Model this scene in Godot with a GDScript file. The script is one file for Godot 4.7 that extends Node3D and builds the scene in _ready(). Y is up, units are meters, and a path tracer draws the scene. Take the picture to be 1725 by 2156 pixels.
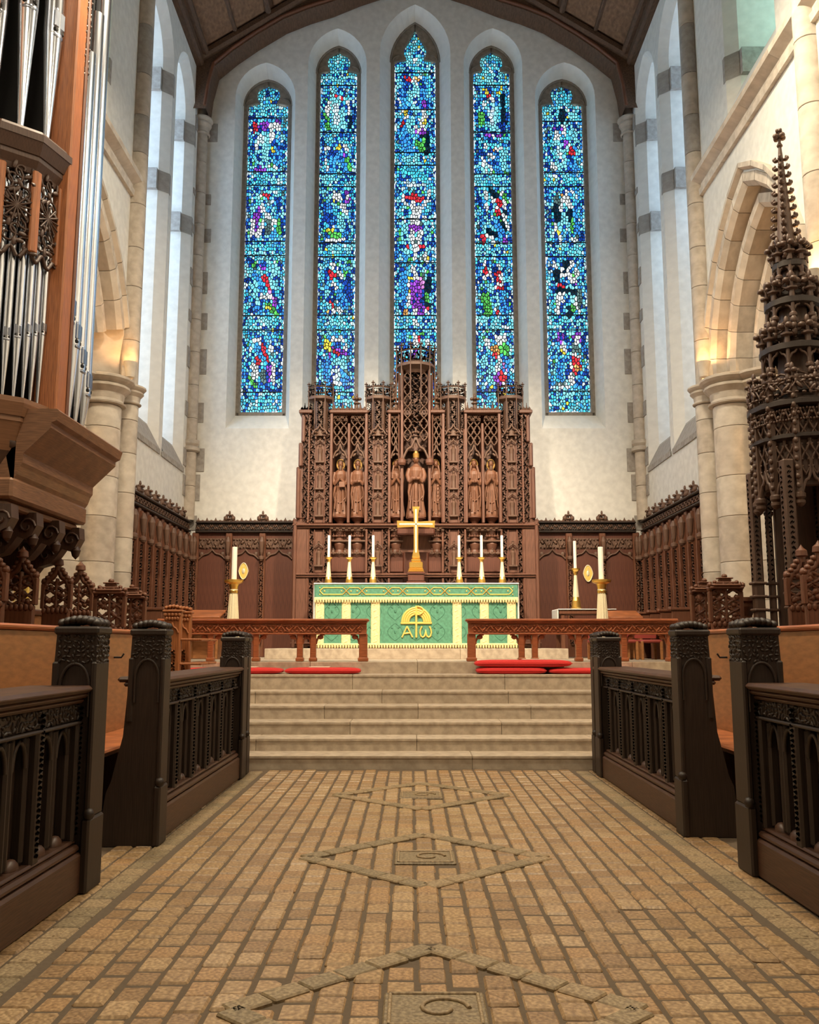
extends Node3D

# ---------------------------------------------------------------- mesh builder
class MB:
	var v := PackedVector3Array()
	var n := PackedVector3Array()
	var cols := PackedColorArray()
	var col := Color.WHITE
	var use_col := false
	var xf := Transform3D.IDENTITY
	var flip := false
	func setx(t: Transform3D) -> MB:
		xf = t
		flip = t.basis.determinant() < 0.0
		return self
	func tri(a: Vector3, b: Vector3, c: Vector3) -> void:
		var A := xf * a
		var B := xf * b
		var C := xf * c
		var nn := (B - A).cross(C - A).normalized()
		if flip:
			nn = -nn
			v.append(A); v.append(B); v.append(C)
		else:
			v.append(A); v.append(C); v.append(B)
		n.append(nn); n.append(nn); n.append(nn)
		if use_col:
			cols.append(col); cols.append(col); cols.append(col)
	func trin(a: Vector3, b: Vector3, c: Vector3, na: Vector3, nb: Vector3, nc: Vector3) -> void:
		var B := xf.basis
		if flip:
			v.append(xf * a); v.append(xf * b); v.append(xf * c)
			n.append((B * na).normalized()); n.append((B * nb).normalized()); n.append((B * nc).normalized())
		else:
			v.append(xf * a); v.append(xf * c); v.append(xf * b)
			n.append((B * na).normalized()); n.append((B * nc).normalized()); n.append((B * nb).normalized())
		if use_col:
			cols.append(col); cols.append(col); cols.append(col)
	func quad(a: Vector3, b: Vector3, c: Vector3, d: Vector3) -> void:
		tri(a, b, c)
		tri(a, c, d)
	func quadn(a: Vector3, b: Vector3, c: Vector3, d: Vector3, na: Vector3, nb: Vector3, nc: Vector3, nd: Vector3) -> void:
		trin(a, b, c, na, nb, nc)
		trin(a, c, d, na, nc, nd)
	func box(lo: Vector3, hi: Vector3) -> void:
		var a := Vector3(minf(lo.x, hi.x), minf(lo.y, hi.y), minf(lo.z, hi.z))
		var b := Vector3(maxf(lo.x, hi.x), maxf(lo.y, hi.y), maxf(lo.z, hi.z))
		var p := [Vector3(a.x, a.y, a.z), Vector3(b.x, a.y, a.z), Vector3(b.x, b.y, a.z), Vector3(a.x, b.y, a.z), Vector3(a.x, a.y, b.z), Vector3(b.x, a.y, b.z), Vector3(b.x, b.y, b.z), Vector3(a.x, b.y, b.z)]
		quad(p[4], p[5], p[6], p[7]); quad(p[1], p[0], p[3], p[2])
		quad(p[5], p[1], p[2], p[6]); quad(p[0], p[4], p[7], p[3])
		quad(p[7], p[6], p[2], p[3]); quad(p[0], p[1], p[5], p[4])
	func cbox(lo: Vector3, hi: Vector3, ch: float) -> void:
		# box with chamfered edges
		var a := Vector3(minf(lo.x, hi.x), minf(lo.y, hi.y), minf(lo.z, hi.z))
		var b := Vector3(maxf(lo.x, hi.x), maxf(lo.y, hi.y), maxf(lo.z, hi.z))
		var c := (a + b) * 0.5
		var e := (b - a) * 0.5
		ch = minf(ch, minf(e.x, minf(e.y, e.z)) * 0.9)
		var ax := [Vector3.RIGHT, Vector3.UP, Vector3.BACK]
		for k in 3:
			var u: Vector3 = ax[k]
			var w: Vector3 = ax[(k + 1) % 3]
			var t: Vector3 = ax[(k + 2) % 3]
			var eu := e[k]
			var ew := e[(k + 1) % 3]
			var et := e[(k + 2) % 3]
			for s in [-1.0, 1.0]:
				var o: Vector3 = c + u * eu * s
				var q := [o - w * (ew - ch) - t * (et - ch), o + w * (ew - ch) - t * (et - ch), o + w * (ew - ch) + t * (et - ch), o - w * (ew - ch) + t * (et - ch)]
				if s > 0: quad(q[0], q[1], q[2], q[3])
				else: quad(q[3], q[2], q[1], q[0])
			# edges parallel to u
			for s in [-1.0, 1.0]:
				for r in [-1.0, 1.0]:
					var l := u * (eu - ch)
					var p1: Vector3 = c + w * ew * s + t * (et - ch) * r
					var p2: Vector3 = c + w * (ew - ch) * s + t * et * r
					if s * r > 0: quad(p2 - l, p2 + l, p1 + l, p1 - l)
					else: quad(p1 - l, p1 + l, p2 + l, p2 - l)
		for sx in [-1.0, 1.0]:
			for sy in [-1.0, 1.0]:
				for sz in [-1.0, 1.0]:
					var X := c + Vector3(e.x * sx, (e.y - ch) * sy, (e.z - ch) * sz)
					var Y := c + Vector3((e.x - ch) * sx, e.y * sy, (e.z - ch) * sz)
					var Z := c + Vector3((e.x - ch) * sx, (e.y - ch) * sy, e.z * sz)
					if sx * sy * sz > 0: tri(X, Y, Z)
					else: tri(X, Z, Y)
	func lathe(prof: Array, at: Vector3, seg := 12, a0 := 0.0, a1 := TAU) -> void:
		# prof: Vector2(radius, y) from bottom to top
		for i in prof.size() - 1:
			var p: Vector2 = prof[i]
			var q: Vector2 = prof[i + 1]
			if p.is_equal_approx(q): continue
			var nr := Vector2(q.y - p.y, p.x - q.x).normalized()
			for k in seg:
				var f0 := a0 + (a1 - a0) * k / seg
				var f1 := a0 + (a1 - a0) * (k + 1) / seg
				var d0 := Vector3(cos(f0), 0, -sin(f0))
				var d1 := Vector3(cos(f1), 0, -sin(f1))
				var n0 := d0 * nr.x + Vector3(0, nr.y, 0)
				var n1 := d1 * nr.x + Vector3(0, nr.y, 0)
				var a := at + d0 * p.x + Vector3(0, p.y, 0)
				var b := at + d1 * p.x + Vector3(0, p.y, 0)
				var c := at + d1 * q.x + Vector3(0, q.y, 0)
				var d := at + d0 * q.x + Vector3(0, q.y, 0)
				if p.x > 1e-5: trin(a, b, c, n0, n1, n1)
				if q.x > 1e-5: trin(a, c, d, n0, n1, n0)
	func tube(pts: Array, r: float, seg := 5, r1 := -1.0) -> void:
		if pts.size() < 2: return
		if r1 < 0: r1 = r
		var up := Vector3.UP
		var rings := []
		var norms := []
		for i in pts.size():
			var t: Vector3 = (pts[mini(i + 1, pts.size() - 1)] - pts[maxi(i - 1, 0)]).normalized()
			if absf(t.dot(up)) > 0.95: up = Vector3.RIGHT if absf(t.x) < 0.9 else Vector3.BACK
			var s := t.cross(up).normalized()
			var w := s.cross(t).normalized()
			up = w
			var rr := lerpf(r, r1, float(i) / (pts.size() - 1))
			var ring := []
			var nn := []
			for k in seg:
				var f := TAU * k / seg
				var dd := s * cos(f) + w * sin(f)
				nn.append(dd)
				ring.append(pts[i] + dd * rr)
			rings.append(ring)
			norms.append(nn)
		for i in pts.size() - 1:
			for k in seg:
				var k2 := (k + 1) % seg
				quadn(rings[i][k2], rings[i][k], rings[i + 1][k], rings[i + 1][k2], norms[i][k2], norms[i][k], norms[i + 1][k], norms[i + 1][k2])
		for k in range(1, seg - 1):
			tri(rings[0][0], rings[0][k], rings[0][k + 1])
			var L: Array = rings[pts.size() - 1]
			tri(L[0], L[k + 1], L[k])
	func blob(c: Vector3, r: Vector3, rot := Basis.IDENTITY, lon := 6, lat := 4) -> void:
		var prev := []
		for i in lat + 1:
			var th := PI * i / lat
			var ring := []
			for k in lon:
				var f := TAU * k / lon
				ring.append(Vector3(sin(th) * cos(f), cos(th), sin(th) * sin(f)))
			if i > 0:
				for k in lon:
					var k2 := (k + 1) % lon
					var q: Array = [prev[k], prev[k2], ring[k2], ring[k]]
					var P := []
					var N := []
					for u: Vector3 in q:
						P.append(c + rot * (u * r))
						N.append(rot * (u / r))
					if i > 1: trin(P[0], P[1], P[2], N[0], N[1], N[2])
					if i < lat: trin(P[0], P[2], P[3], N[0], N[2], N[3])
			prev = ring
	func ext(poly: PackedVector2Array, z0: float, z1: float) -> void:
		# polygon in the local XY plane extruded from z0 to z1 (z1 > z0)
		if Geometry2D.is_polygon_clockwise(poly):
			poly = poly.duplicate()
			poly.reverse()
		var ix := Geometry2D.triangulate_polygon(poly)
		for i in range(0, ix.size(), 3):
			var a := poly[ix[i]]
			var b := poly[ix[i + 1]]
			var c := poly[ix[i + 2]]
			if (b - a).cross(c - a) < 0:
				var t := b
				b = c
				c = t
			tri(Vector3(a.x, a.y, z1), Vector3(b.x, b.y, z1), Vector3(c.x, c.y, z1))
			tri(Vector3(a.x, a.y, z0), Vector3(c.x, c.y, z0), Vector3(b.x, b.y, z0))
		for i in poly.size():
			var a := poly[i]
			var b := poly[(i + 1) % poly.size()]
			quad(Vector3(a.x, a.y, z0), Vector3(b.x, b.y, z0), Vector3(b.x, b.y, z1), Vector3(a.x, a.y, z1))
	# ---- ornament
	func vine(p0: Vector3, p1: Vector3, side: Vector3, out: Vector3, w: float, waves: int, r := 0.012) -> void:
		# a wavy stem with leaves on both sides, standing out of a surface
		var pts := []
		var L := p1 - p0
		var t := L.normalized()
		var N := waves * 6
		for i in N + 1:
			var f := float(i) / N
			pts.append(p0 + L * f + side * sin(f * waves * TAU) * w * 0.5 + out * r)
		tube(pts, r * 0.55, 4)
		var B := Basis(t, side, out)
		for i in waves * 2:
			var f := (i + 0.5) / (waves * 2)
			var sg := -1.0 if i % 2 == 0 else 1.0
			var ll := L.length() / (waves * 2)
			var c := p0 + L * f - side * sg * w * 0.1
			blob(c + out * r * 0.8, Vector3(ll * 0.40, w * 0.15, r * 1.3), B.rotated(out, 0.9 * sg), 5, 3)
			blob(c + side * sg * -w * 0.24 + t * ll * 0.26 + out * r * 0.7, Vector3(ll * 0.30, w * 0.13, r * 1.3), B.rotated(out, -0.4 * sg), 5, 3)
			blob(c + side * sg * -w * 0.26 - t * ll * 0.22 + out * r * 0.7, Vector3(ll * 0.28, w * 0.12, r * 1.2), B.rotated(out, 1.5 * sg), 5, 3)
			blob(p0 + L * f + side * sg * w * 0.40 + t * ll * 0.32 + out * r * 0.8, Vector3(ll * 0.2, w * 0.11, r * 1.4), B, 5, 3)
			blob(p0 + L * f + side * sg * w * 0.36 - t * ll * 0.2 + out * r * 0.6, Vector3(ll * 0.18, w * 0.1, r * 1.2), B, 5, 3)
	func beads(p0: Vector3, p1: Vector3, side: Vector3, out: Vector3, w: float, count: int) -> void:
		# a strip of small paired leaves
		var L := p1 - p0
		var t := L.normalized()
		var st := L.length() / count
		for i in count:
			var c := p0 + L * ((i + 0.5) / count)
			var sg := -1.0 if i % 2 == 0 else 1.0
			var B := Basis(t, side, out).rotated(out, 0.7 * sg)
			blob(c + side * sg * w * 0.16, Vector3(st * 0.52, w * 0.26, w * 0.3), B, 5, 3)
			blob(c - side * sg * w * 0.3, Vector3(st * 0.3, w * 0.16, w * 0.22), B, 5, 3)
	func crest(p0: Vector3, p1: Vector3, out: Vector3, h: float, count: int) -> void:
		# a row of small upright leaf points
		var L := p1 - p0
		var t := L.normalized()
		var st := L.length() / count
		for i in count:
			var c := p0 + L * ((i + 0.5) / count)
			var big := 1.0 if i % 2 == 0 else 0.66
			blob(c + Vector3(0, h * 0.35 * big, 0), Vector3(st * 0.3, h * 0.45 * big, h * 0.2), Basis(t, Vector3.UP, out), 5, 4)
			blob(c + t * st * 0.3 + Vector3(0, h * 0.2, 0), Vector3(st * 0.24, h * 0.2, h * 0.2), Basis(t, Vector3.UP, out), 5, 3)
			blob(c - t * st * 0.3 + Vector3(0, h * 0.2, 0), Vector3(st * 0.24, h * 0.2, h * 0.2), Basis(t, Vector3.UP, out), 5, 3)
			if big > 0.9: blob(c + Vector3(0, h * 0.82, 0), Vector3(st * 0.14, h * 0.2, h * 0.12), Basis(t, Vector3.UP, out), 5, 3)
	func foliage(x0: float, x1: float, y0: float, y1: float, z: float, cx: int, cy: int, seed_: int) -> void:
		# crowded carved leaves on a surface in the local XY plane
		var g := RandomNumberGenerator.new()
		g.seed = seed_
		var w := (x1 - x0) / cx
		var h := (y1 - y0) / cy
		for i in cx:
			for j in cy:
				var c := Vector3(x0 + w * (i + 0.5 + g.randf_range(-0.25, 0.25)), y0 + h * (j + 0.5 + g.randf_range(-0.25, 0.25)), z)
				blob(c, Vector3(w * 0.62, h * 0.32, minf(w, h) * 0.42), Basis(Vector3.BACK, g.randf() * PI), 5, 3)
	func finial(p: Vector3, s: float) -> void:
		lathe([Vector2(0.12, 0), Vector2(0.1, 0.25), Vector2(0.24, 0.3), Vector2(0.24, 0.36), Vector2(0.08, 0.42), Vector2(0.07, 0.6)].map(func(q): return q * s), p, 6)
		for k in 4:
			var a := k * PI / 2
			blob(p + Vector3(cos(a) * 0.2, 0.64, sin(a) * 0.2) * s, Vector3(0.15, 0.12, 0.15) * s, Basis.IDENTITY, 5, 3)
		blob(p + Vector3(0, 0.85, 0) * s, Vector3(0.1, 0.2, 0.1) * s, Basis.IDENTITY, 5, 4)
	func net(x0: float, x1: float, y0: float, y1: float, z: float, cx: int, cy: int, r: float) -> void:
		# openwork tracery: ogee net with cusps, in the local XY plane
		var w := (x1 - x0) / cx
		for i in cx:
			var xc := x0 + w * (i + 0.5)
			for s in [-1.0, 1.0]:
				var pts := []
				var N := cy * 6
				for j in N + 1:
					var f := float(j) / N
					pts.append(Vector3(xc + s * w * 0.46 * absf(sin(f * cy * PI)) , lerpf(y0, y1, f), z))
				tube(pts, r, 4)
			for j in cy:
				var yc := lerpf(y0, y1, (j + 0.5) / cy)
				var hh := (y1 - y0) / cy
				for s in [-1.0, 1.0]:
					blob(Vector3(xc + s * w * 0.28, yc + hh * 0.16, z), Vector3(w * 0.13, hh * 0.07, r), Basis.IDENTITY, 5, 3)
					blob(Vector3(xc + s * w * 0.28, yc - hh * 0.16, z), Vector3(w * 0.13, hh * 0.07, r), Basis.IDENTITY, 5, 3)
				blob(Vector3(xc, yc - hh * 0.5, z), Vector3(w * 0.1, hh * 0.1, r * 1.6), Basis.IDENTITY, 5, 3)
	func ogee(xc: float, hw: float, y0: float, h: float, z: float, r: float) -> void:
		for s in [-1.0, 1.0]:
			var pts := []
			for j in 13:
				var f := j / 12.0
				var x := hw * (1.0 - f)
				var yy := 0.0
				if f < 0.55: yy = sin(f / 0.55 * PI * 0.5) * 0.5
				else: yy = 0.5 + 0.5 * pow((f - 0.55) / 0.45, 1.8)
				pts.append(Vector3(xc + s * x, y0 + yy * h, z))
			tube(pts, r, 5)
	func mesh() -> ArrayMesh:
		var m := ArrayMesh.new()
		if v.is_empty(): return m
		var a := []
		a.resize(Mesh.ARRAY_MAX)
		a[Mesh.ARRAY_VERTEX] = v
		a[Mesh.ARRAY_NORMAL] = n
		if use_col: a[Mesh.ARRAY_COLOR] = cols
		m.add_surface_from_arrays(Mesh.PRIMITIVE_TRIANGLES, a)
		return m

# ---------------------------------------------------------------- scene helpers
var rng := RandomNumberGenerator.new()
var M := {}
var used := {}

func V(x: float, y: float, d: float) -> Vector3:
	return Vector3(x, y, -d)

func numbered(called: String) -> String:
	if not used.has(called):
		used[called] = 0
		return called
	used[called] += 1
	return "%s_%03d" % [called, used[called]]

func thing(called: String, label: String, category: String, at := Vector3.ZERO, group := "") -> Node3D:
	var o := Node3D.new()
	o.name = numbered(called)
	add_child(o)
	o.position = at
	o.set_meta("label", label)
	o.set_meta("category", category)
	if group: o.set_meta("group", group)
	return o

func structure(called: String, label: String) -> Node3D:
	var o := Node3D.new()
	o.name = called
	add_child(o)
	o.set_meta("kind", "structure")
	o.set_meta("label", label)
	return o

func origin_of(p: Node) -> Vector3:
	var q := Vector3.ZERO
	var k := p
	while k != self and k is Node3D:
		q += (k as Node3D).position
		k = k.get_parent()
	return q

func part(mb, called: String, mat: Material, parent: Node, label := "") -> MeshInstance3D:
	# the mesh is in world coordinates; the node takes back its parents' offset
	var o := MeshInstance3D.new()
	o.mesh = mb.mesh() if mb is MB else mb
	o.mesh.surface_set_material(0, mat)
	o.name = called
	parent.add_child(o, true)
	o.position = -origin_of(parent)
	if label: o.set_meta("label", label)
	return o

func sub(root: Node3D, called: String, at := Vector3.ZERO) -> Node3D:
	var o := Node3D.new()
	o.name = called
	root.add_child(o, true)
	o.position = at
	return o

func mx(s: float) -> Transform3D:
	return Transform3D(Basis.from_scale(Vector3(s, 1, 1)), Vector3.ZERO)

# ---------------------------------------------------------------- materials
func noise_img(size: int, freq: float, lo: Color, hi: Color, seed_: int, oct := 4, contrast := 1.0) -> Image:
	var f := FastNoiseLite.new()
	f.seed = seed_
	f.frequency = freq
	f.fractal_octaves = oct
	var g := f.get_seamless_image(size, size)
	var im := Image.create(size, size, false, Image.FORMAT_RGB8)
	for y in size:
		for x in size:
			var t := clampf((g.get_pixel(x, y).r - 0.5) * contrast + 0.5, 0.0, 1.0)
			im.set_pixel(x, y, lo.lerp(hi, t))
	return im

var tex := {}
func mat(called: String, color: Color, rough := 0.7, t := "", scale := Vector3.ONE, metal := 0.0, bump := 0.0, spec := 0.5) -> StandardMaterial3D:
	var m := StandardMaterial3D.new()
	m.resource_name = called
	m.albedo_color = color
	m.roughness = rough
	m.metallic = metal
	m.metallic_specular = spec
	if t:
		m.albedo_texture = tex[t]
		m.uv1_triplanar = true
		m.uv1_world_triplanar = true
		m.uv1_scale = scale
		if bump > 0:
			m.normal_enabled = true
			m.normal_texture = tex[t + "_n"]
			m.normal_scale = bump
	M[called] = m
	return m

func make_materials() -> void:
	var w := Color.WHITE
	for a in [["fine", 0.05, Color(0.93, 0.93, 0.93), w, 11, 5, 1.3], ["patch", 0.014, Color(0.86, 0.85, 0.84), w, 12, 5, 1.4], ["grain", 0.03, Color(0.74, 0.72, 0.7), w, 13, 5, 1.6], ["brick", 0.03, Color(0.70, 0.67, 0.64), w, 14, 5, 1.5]]:
		var im := noise_img(256, a[1], a[2], a[3], a[4], a[5], a[6])
		tex[a[0]] = ImageTexture.create_from_image(im)
		var b := Image.create_from_data(256, 256, false, Image.FORMAT_RGB8, im.get_data())
		b.convert(Image.FORMAT_RGBA8)
		b.bump_map_to_normal_map(3.0)
		tex[a[0] + "_n"] = ImageTexture.create_from_image(b)
	var gv := Vector3(14, 0.5, 14)
	var gh := Vector3(0.6, 14, 0.6)
	mat("plaster", Color(0.87, 0.865, 0.845), 0.9, "fine", Vector3.ONE * 0.5)
	mat("limestone", Color(0.81, 0.775, 0.725), 0.85, "patch", Vector3.ONE * 1.5, 0, 0.3)
	mat("limestone_b", Color(0.79, 0.745, 0.69), 0.85, "patch", Vector3.ONE * 1.3, 0, 0.3)
	mat("limestone_c", Color(0.75, 0.71, 0.66), 0.85, "patch", Vector3.ONE * 1.7, 0, 0.3)
	mat("greystone", Color(0.64, 0.62, 0.60), 0.9, "patch", Vector3.ONE * 2.5, 0, 0.3)
	mat("framestone", Color(0.57, 0.54, 0.50), 0.9, "patch", Vector3.ONE * 2.5, 0, 0.3)
	mat("stepstone", Color(0.74, 0.68, 0.60), 0.75, "patch", Vector3.ONE * 2.2, 0, 0.2)
	mat("stepstone_b", Color(0.71, 0.65, 0.57), 0.75, "patch", Vector3.ONE * 1.9, 0, 0.2)
	mat("mortar", Color(0.36, 0.305, 0.24), 0.95, "fine", Vector3.ONE * 3)
	for k in 6:
		var c: Color = [Color(0.715, 0.60, 0.445), Color(0.69, 0.575, 0.425), Color(0.655, 0.535, 0.385), Color(0.75, 0.64, 0.49), Color(0.63, 0.515, 0.375), Color(0.70, 0.565, 0.40)][k]
		mat("brick%d" % k, c, 0.36 + 0.05 * (k % 3), "brick", Vector3.ONE * (5 + k * 0.3), 0, 0.5)
	for k in 3:
		mat("tile%d" % k, [Color(0.62, 0.545, 0.415), Color(0.575, 0.51, 0.39), Color(0.65, 0.565, 0.43)][k], 0.55, "brick", Vector3.ONE * 6, 0, 0.4)
	mat("darkcarved", Color(0.36, 0.265, 0.21), 0.5, "grain", gv, 0, 0.2)
	mat("organbrown", Color(0.53, 0.375, 0.26), 0.5, "grain", gh, 0, 0.2)
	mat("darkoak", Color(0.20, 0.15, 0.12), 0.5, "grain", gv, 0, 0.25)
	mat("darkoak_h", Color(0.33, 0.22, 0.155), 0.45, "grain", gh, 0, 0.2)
	mat("stalloak", Color(0.46, 0.285, 0.195), 0.5, "grain", gv, 0, 0.25)
	mat("reredosoak", Color(0.47, 0.31, 0.24), 0.5, "grain", gv, 0, 0.25)
	mat("carvedoak", Color(0.44, 0.325, 0.26), 0.55, "grain", gv, 0, 0.2)
	mat("panel", Color(0.40, 0.22, 0.15), 0.5, "grain", gv, 0, 0.2)
	mat("warmoak", Color(0.67, 0.455, 0.28), 0.38, "patch", Vector3(1.5, 6, 1.5), 0, 0.1)
	mat("warmoak_h", Color(0.72, 0.43, 0.25), 0.42, "grain", gh * 0.7, 0, 0.12)
	mat("railoak", Color(0.66, 0.38, 0.23), 0.45, "grain", gh, 0, 0.15)
	mat("organoak", Color(0.68, 0.42, 0.24), 0.45, "grain", gv, 0, 0.2)
	mat("organdark", Color(0.31, 0.215, 0.165), 0.5, "grain", gv, 0, 0.2)
	mat("ceilingoak", Color(0.40, 0.295, 0.215), 0.7, "grain", Vector3(3, 3, 0.8), 0, 0.2)
	mat("ceilingpanel", Color(0.52, 0.385, 0.275), 0.75, "grain", Vector3(2, 2, 0.8), 0, 0.2)
	mat("gold", Color(0.98, 0.80, 0.42), 0.3, "fine", Vector3.ONE * 4, 0.9)
	mat("goldpale", Color(0.97, 0.92, 0.78), 0.42, "fine", Vector3.ONE * 4, 0.3)
	mat("wax", Color(0.95, 0.93, 0.88), 0.5)
	M.wax.subsurf_scatter_enabled = true
	M.wax.subsurf_scatter_strength = 0.25
	mat("tin", Color(0.86, 0.88, 0.92), 0.22, "fine", Vector3(6, 0.5, 6), 1.0)
	mat("tindull", Color(0.62, 0.64, 0.69), 0.3, "fine", Vector3(6, 0.5, 6), 1.0)
	mat("black", Color(0.03, 0.03, 0.035), 0.9)
	mat("green", Color(0.34, 0.58, 0.475), 0.7, "patch", Vector3.ONE * 5, 0, 0.2)
	mat("greenraised", Color(0.28, 0.51, 0.41), 0.6, "patch", Vector3.ONE * 5)
	mat("goldcloth", Color(0.95, 0.88, 0.66), 0.6, "patch", Vector3.ONE * 6, 0, 0.3)
	mat("goldthread", Color(0.93, 0.80, 0.42), 0.5, "fine", Vector3.ONE * 10, 0.25)
	mat("linen", Color(0.92, 0.92, 0.90), 0.85, "fine", Vector3.ONE * 4)
	mat("red", Color(0.84, 0.17, 0.16), 0.75, "fine", Vector3.ONE * 6, 0, 0.2)
	M.red.rim_enabled = true
	M.red.rim = 0.5
	mat("pinkred", Color(0.60, 0.24, 0.20), 0.6, "fine", Vector3.ONE * 4)
	mat("lead", Color(0.09, 0.11, 0.13), 0.7)
	mat("iron", Color(0.12, 0.12, 0.125), 0.6)
	mat("statue", Color(0.54, 0.37, 0.28), 0.5, "grain", gv, 0, 0.2)
	mat("halo", Color(0.72, 0.56, 0.30), 0.45, "fine", Vector3.ONE * 5, 0.3)
	mat("paper", Color(0.90, 0.86, 0.78), 0.85)
	mat("lampglass", Color(1.0, 0.93, 0.8), 0.5)
	M.lampglass.emission_enabled = true
	M.lampglass.emission = Color(1.0, 0.78, 0.5)
	M.lampglass.emission_energy_multiplier = 2.5
	var g := mat("stained", Color.WHITE, 0.25)
	g.vertex_color_use_as_albedo = true
	g.backlight_enabled = true
	g.backlight = Color.WHITE
	g.cull_mode = BaseMaterial3D.CULL_DISABLED
	g.metallic_specular = 0.2

# ---------------------------------------------------------------- openings
func arch_pts(c: float, hw: float, y0: float, ys: float, ya: float, seg := 8) -> PackedVector2Array:
	# outline of a lancet from bottom left over the point to bottom right
	var p := PackedVector2Array([Vector2(c - hw, y0)])
	var rise := ya - ys
	var R := (hw * hw + rise * rise) / (2.0 * hw)
	var a1 := acos(clampf((R - hw) / R, -1, 1))
	for i in seg + 1:
		var a := a1 * i / seg
		p.append(Vector2(c - hw + R - R * cos(a), ys + R * sin(a)))
	for i in range(seg - 1, -1, -1):
		var q := p[i + 1]
		p.append(Vector2(2 * c - q.x, q.y))
	p.append(Vector2(c + hw, y0))
	return p

func sheet(mb: MB, u0: float, u1: float, y0: float, y1: float, w: float, holes: Array, top: Callable) -> void:
	# a flat wall face in (u, y, w) with lancet holes, sorted by u; top(u) is the upper edge
	var u := u0
	for h: PackedVector2Array in holes:
		var a := h[0].x
		var b := h[h.size() - 1].x
		strip(mb, u, a, y0, w, top)
		if h[0].y > y0 + 0.001: mb.quad(Vector3(a, y0, w), Vector3(b, y0, w), Vector3(b, h[0].y, w), Vector3(a, h[0].y, w))
		for i in range(1, h.size() - 2):
			var p := h[i]
			var q := h[i + 1]
			mb.quad(Vector3(p.x, p.y, w), Vector3(q.x, q.y, w), Vector3(q.x, top.call(q.x), w), Vector3(p.x, top.call(p.x), w))
		u = b
	strip(mb, u, u1, y0, w, top)

func strip(mb: MB, a: float, b: float, y0: float, w: float, top: Callable) -> void:
	if b - a < 0.0005: return
	var nseg := maxi(1, int((b - a) / 0.8))
	for i in nseg:
		var p := lerpf(a, b, float(i) / nseg)
		var q := lerpf(a, b, float(i + 1) / nseg)
		mb.quad(Vector3(p, y0, w), Vector3(q, y0, w), Vector3(q, top.call(q), w), Vector3(p, top.call(p), w))

func reveal(mb: MB, A: PackedVector2Array, wa: float, B: PackedVector2Array, wb: float, closed := true) -> void:
	# surface between two outlines, seen from inside the opening
	var N := A.size()
	for i in (N if closed else N - 1):
		var j := (i + 1) % N
		mb.quad(Vector3(A[j].x, A[j].y, wa), Vector3(A[i].x, A[i].y, wa), Vector3(B[i].x, B[i].y, wb), Vector3(B[j].x, B[j].y, wb))

# side wall frame: local (u, y, w) -> world (s * (3.85 - w), y, -u); w grows into the room
func side_xf(s: float) -> Transform3D:
	return Transform3D(Basis(Vector3(0, 0, -1), Vector3(0, 1, 0), Vector3(-s, 0, 0)), Vector3(s * 3.85, 0, 0))

const WALLTOP := 11.5
func roof_y(x: float) -> float:
	return 13.95 - absf(x) * 0.655

var EAST := [[-2.70, 0.365, 0.54, 10.93, 11.60], [-1.41, 0.335, 0.53, 11.58, 12.28], [0.0, 0.375, 0.64, 11.80, 12.76], [1.41, 0.335, 0.53, 11.58, 12.28], [2.70, 0.365, 0.54, 10.93, 11.60]]

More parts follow.
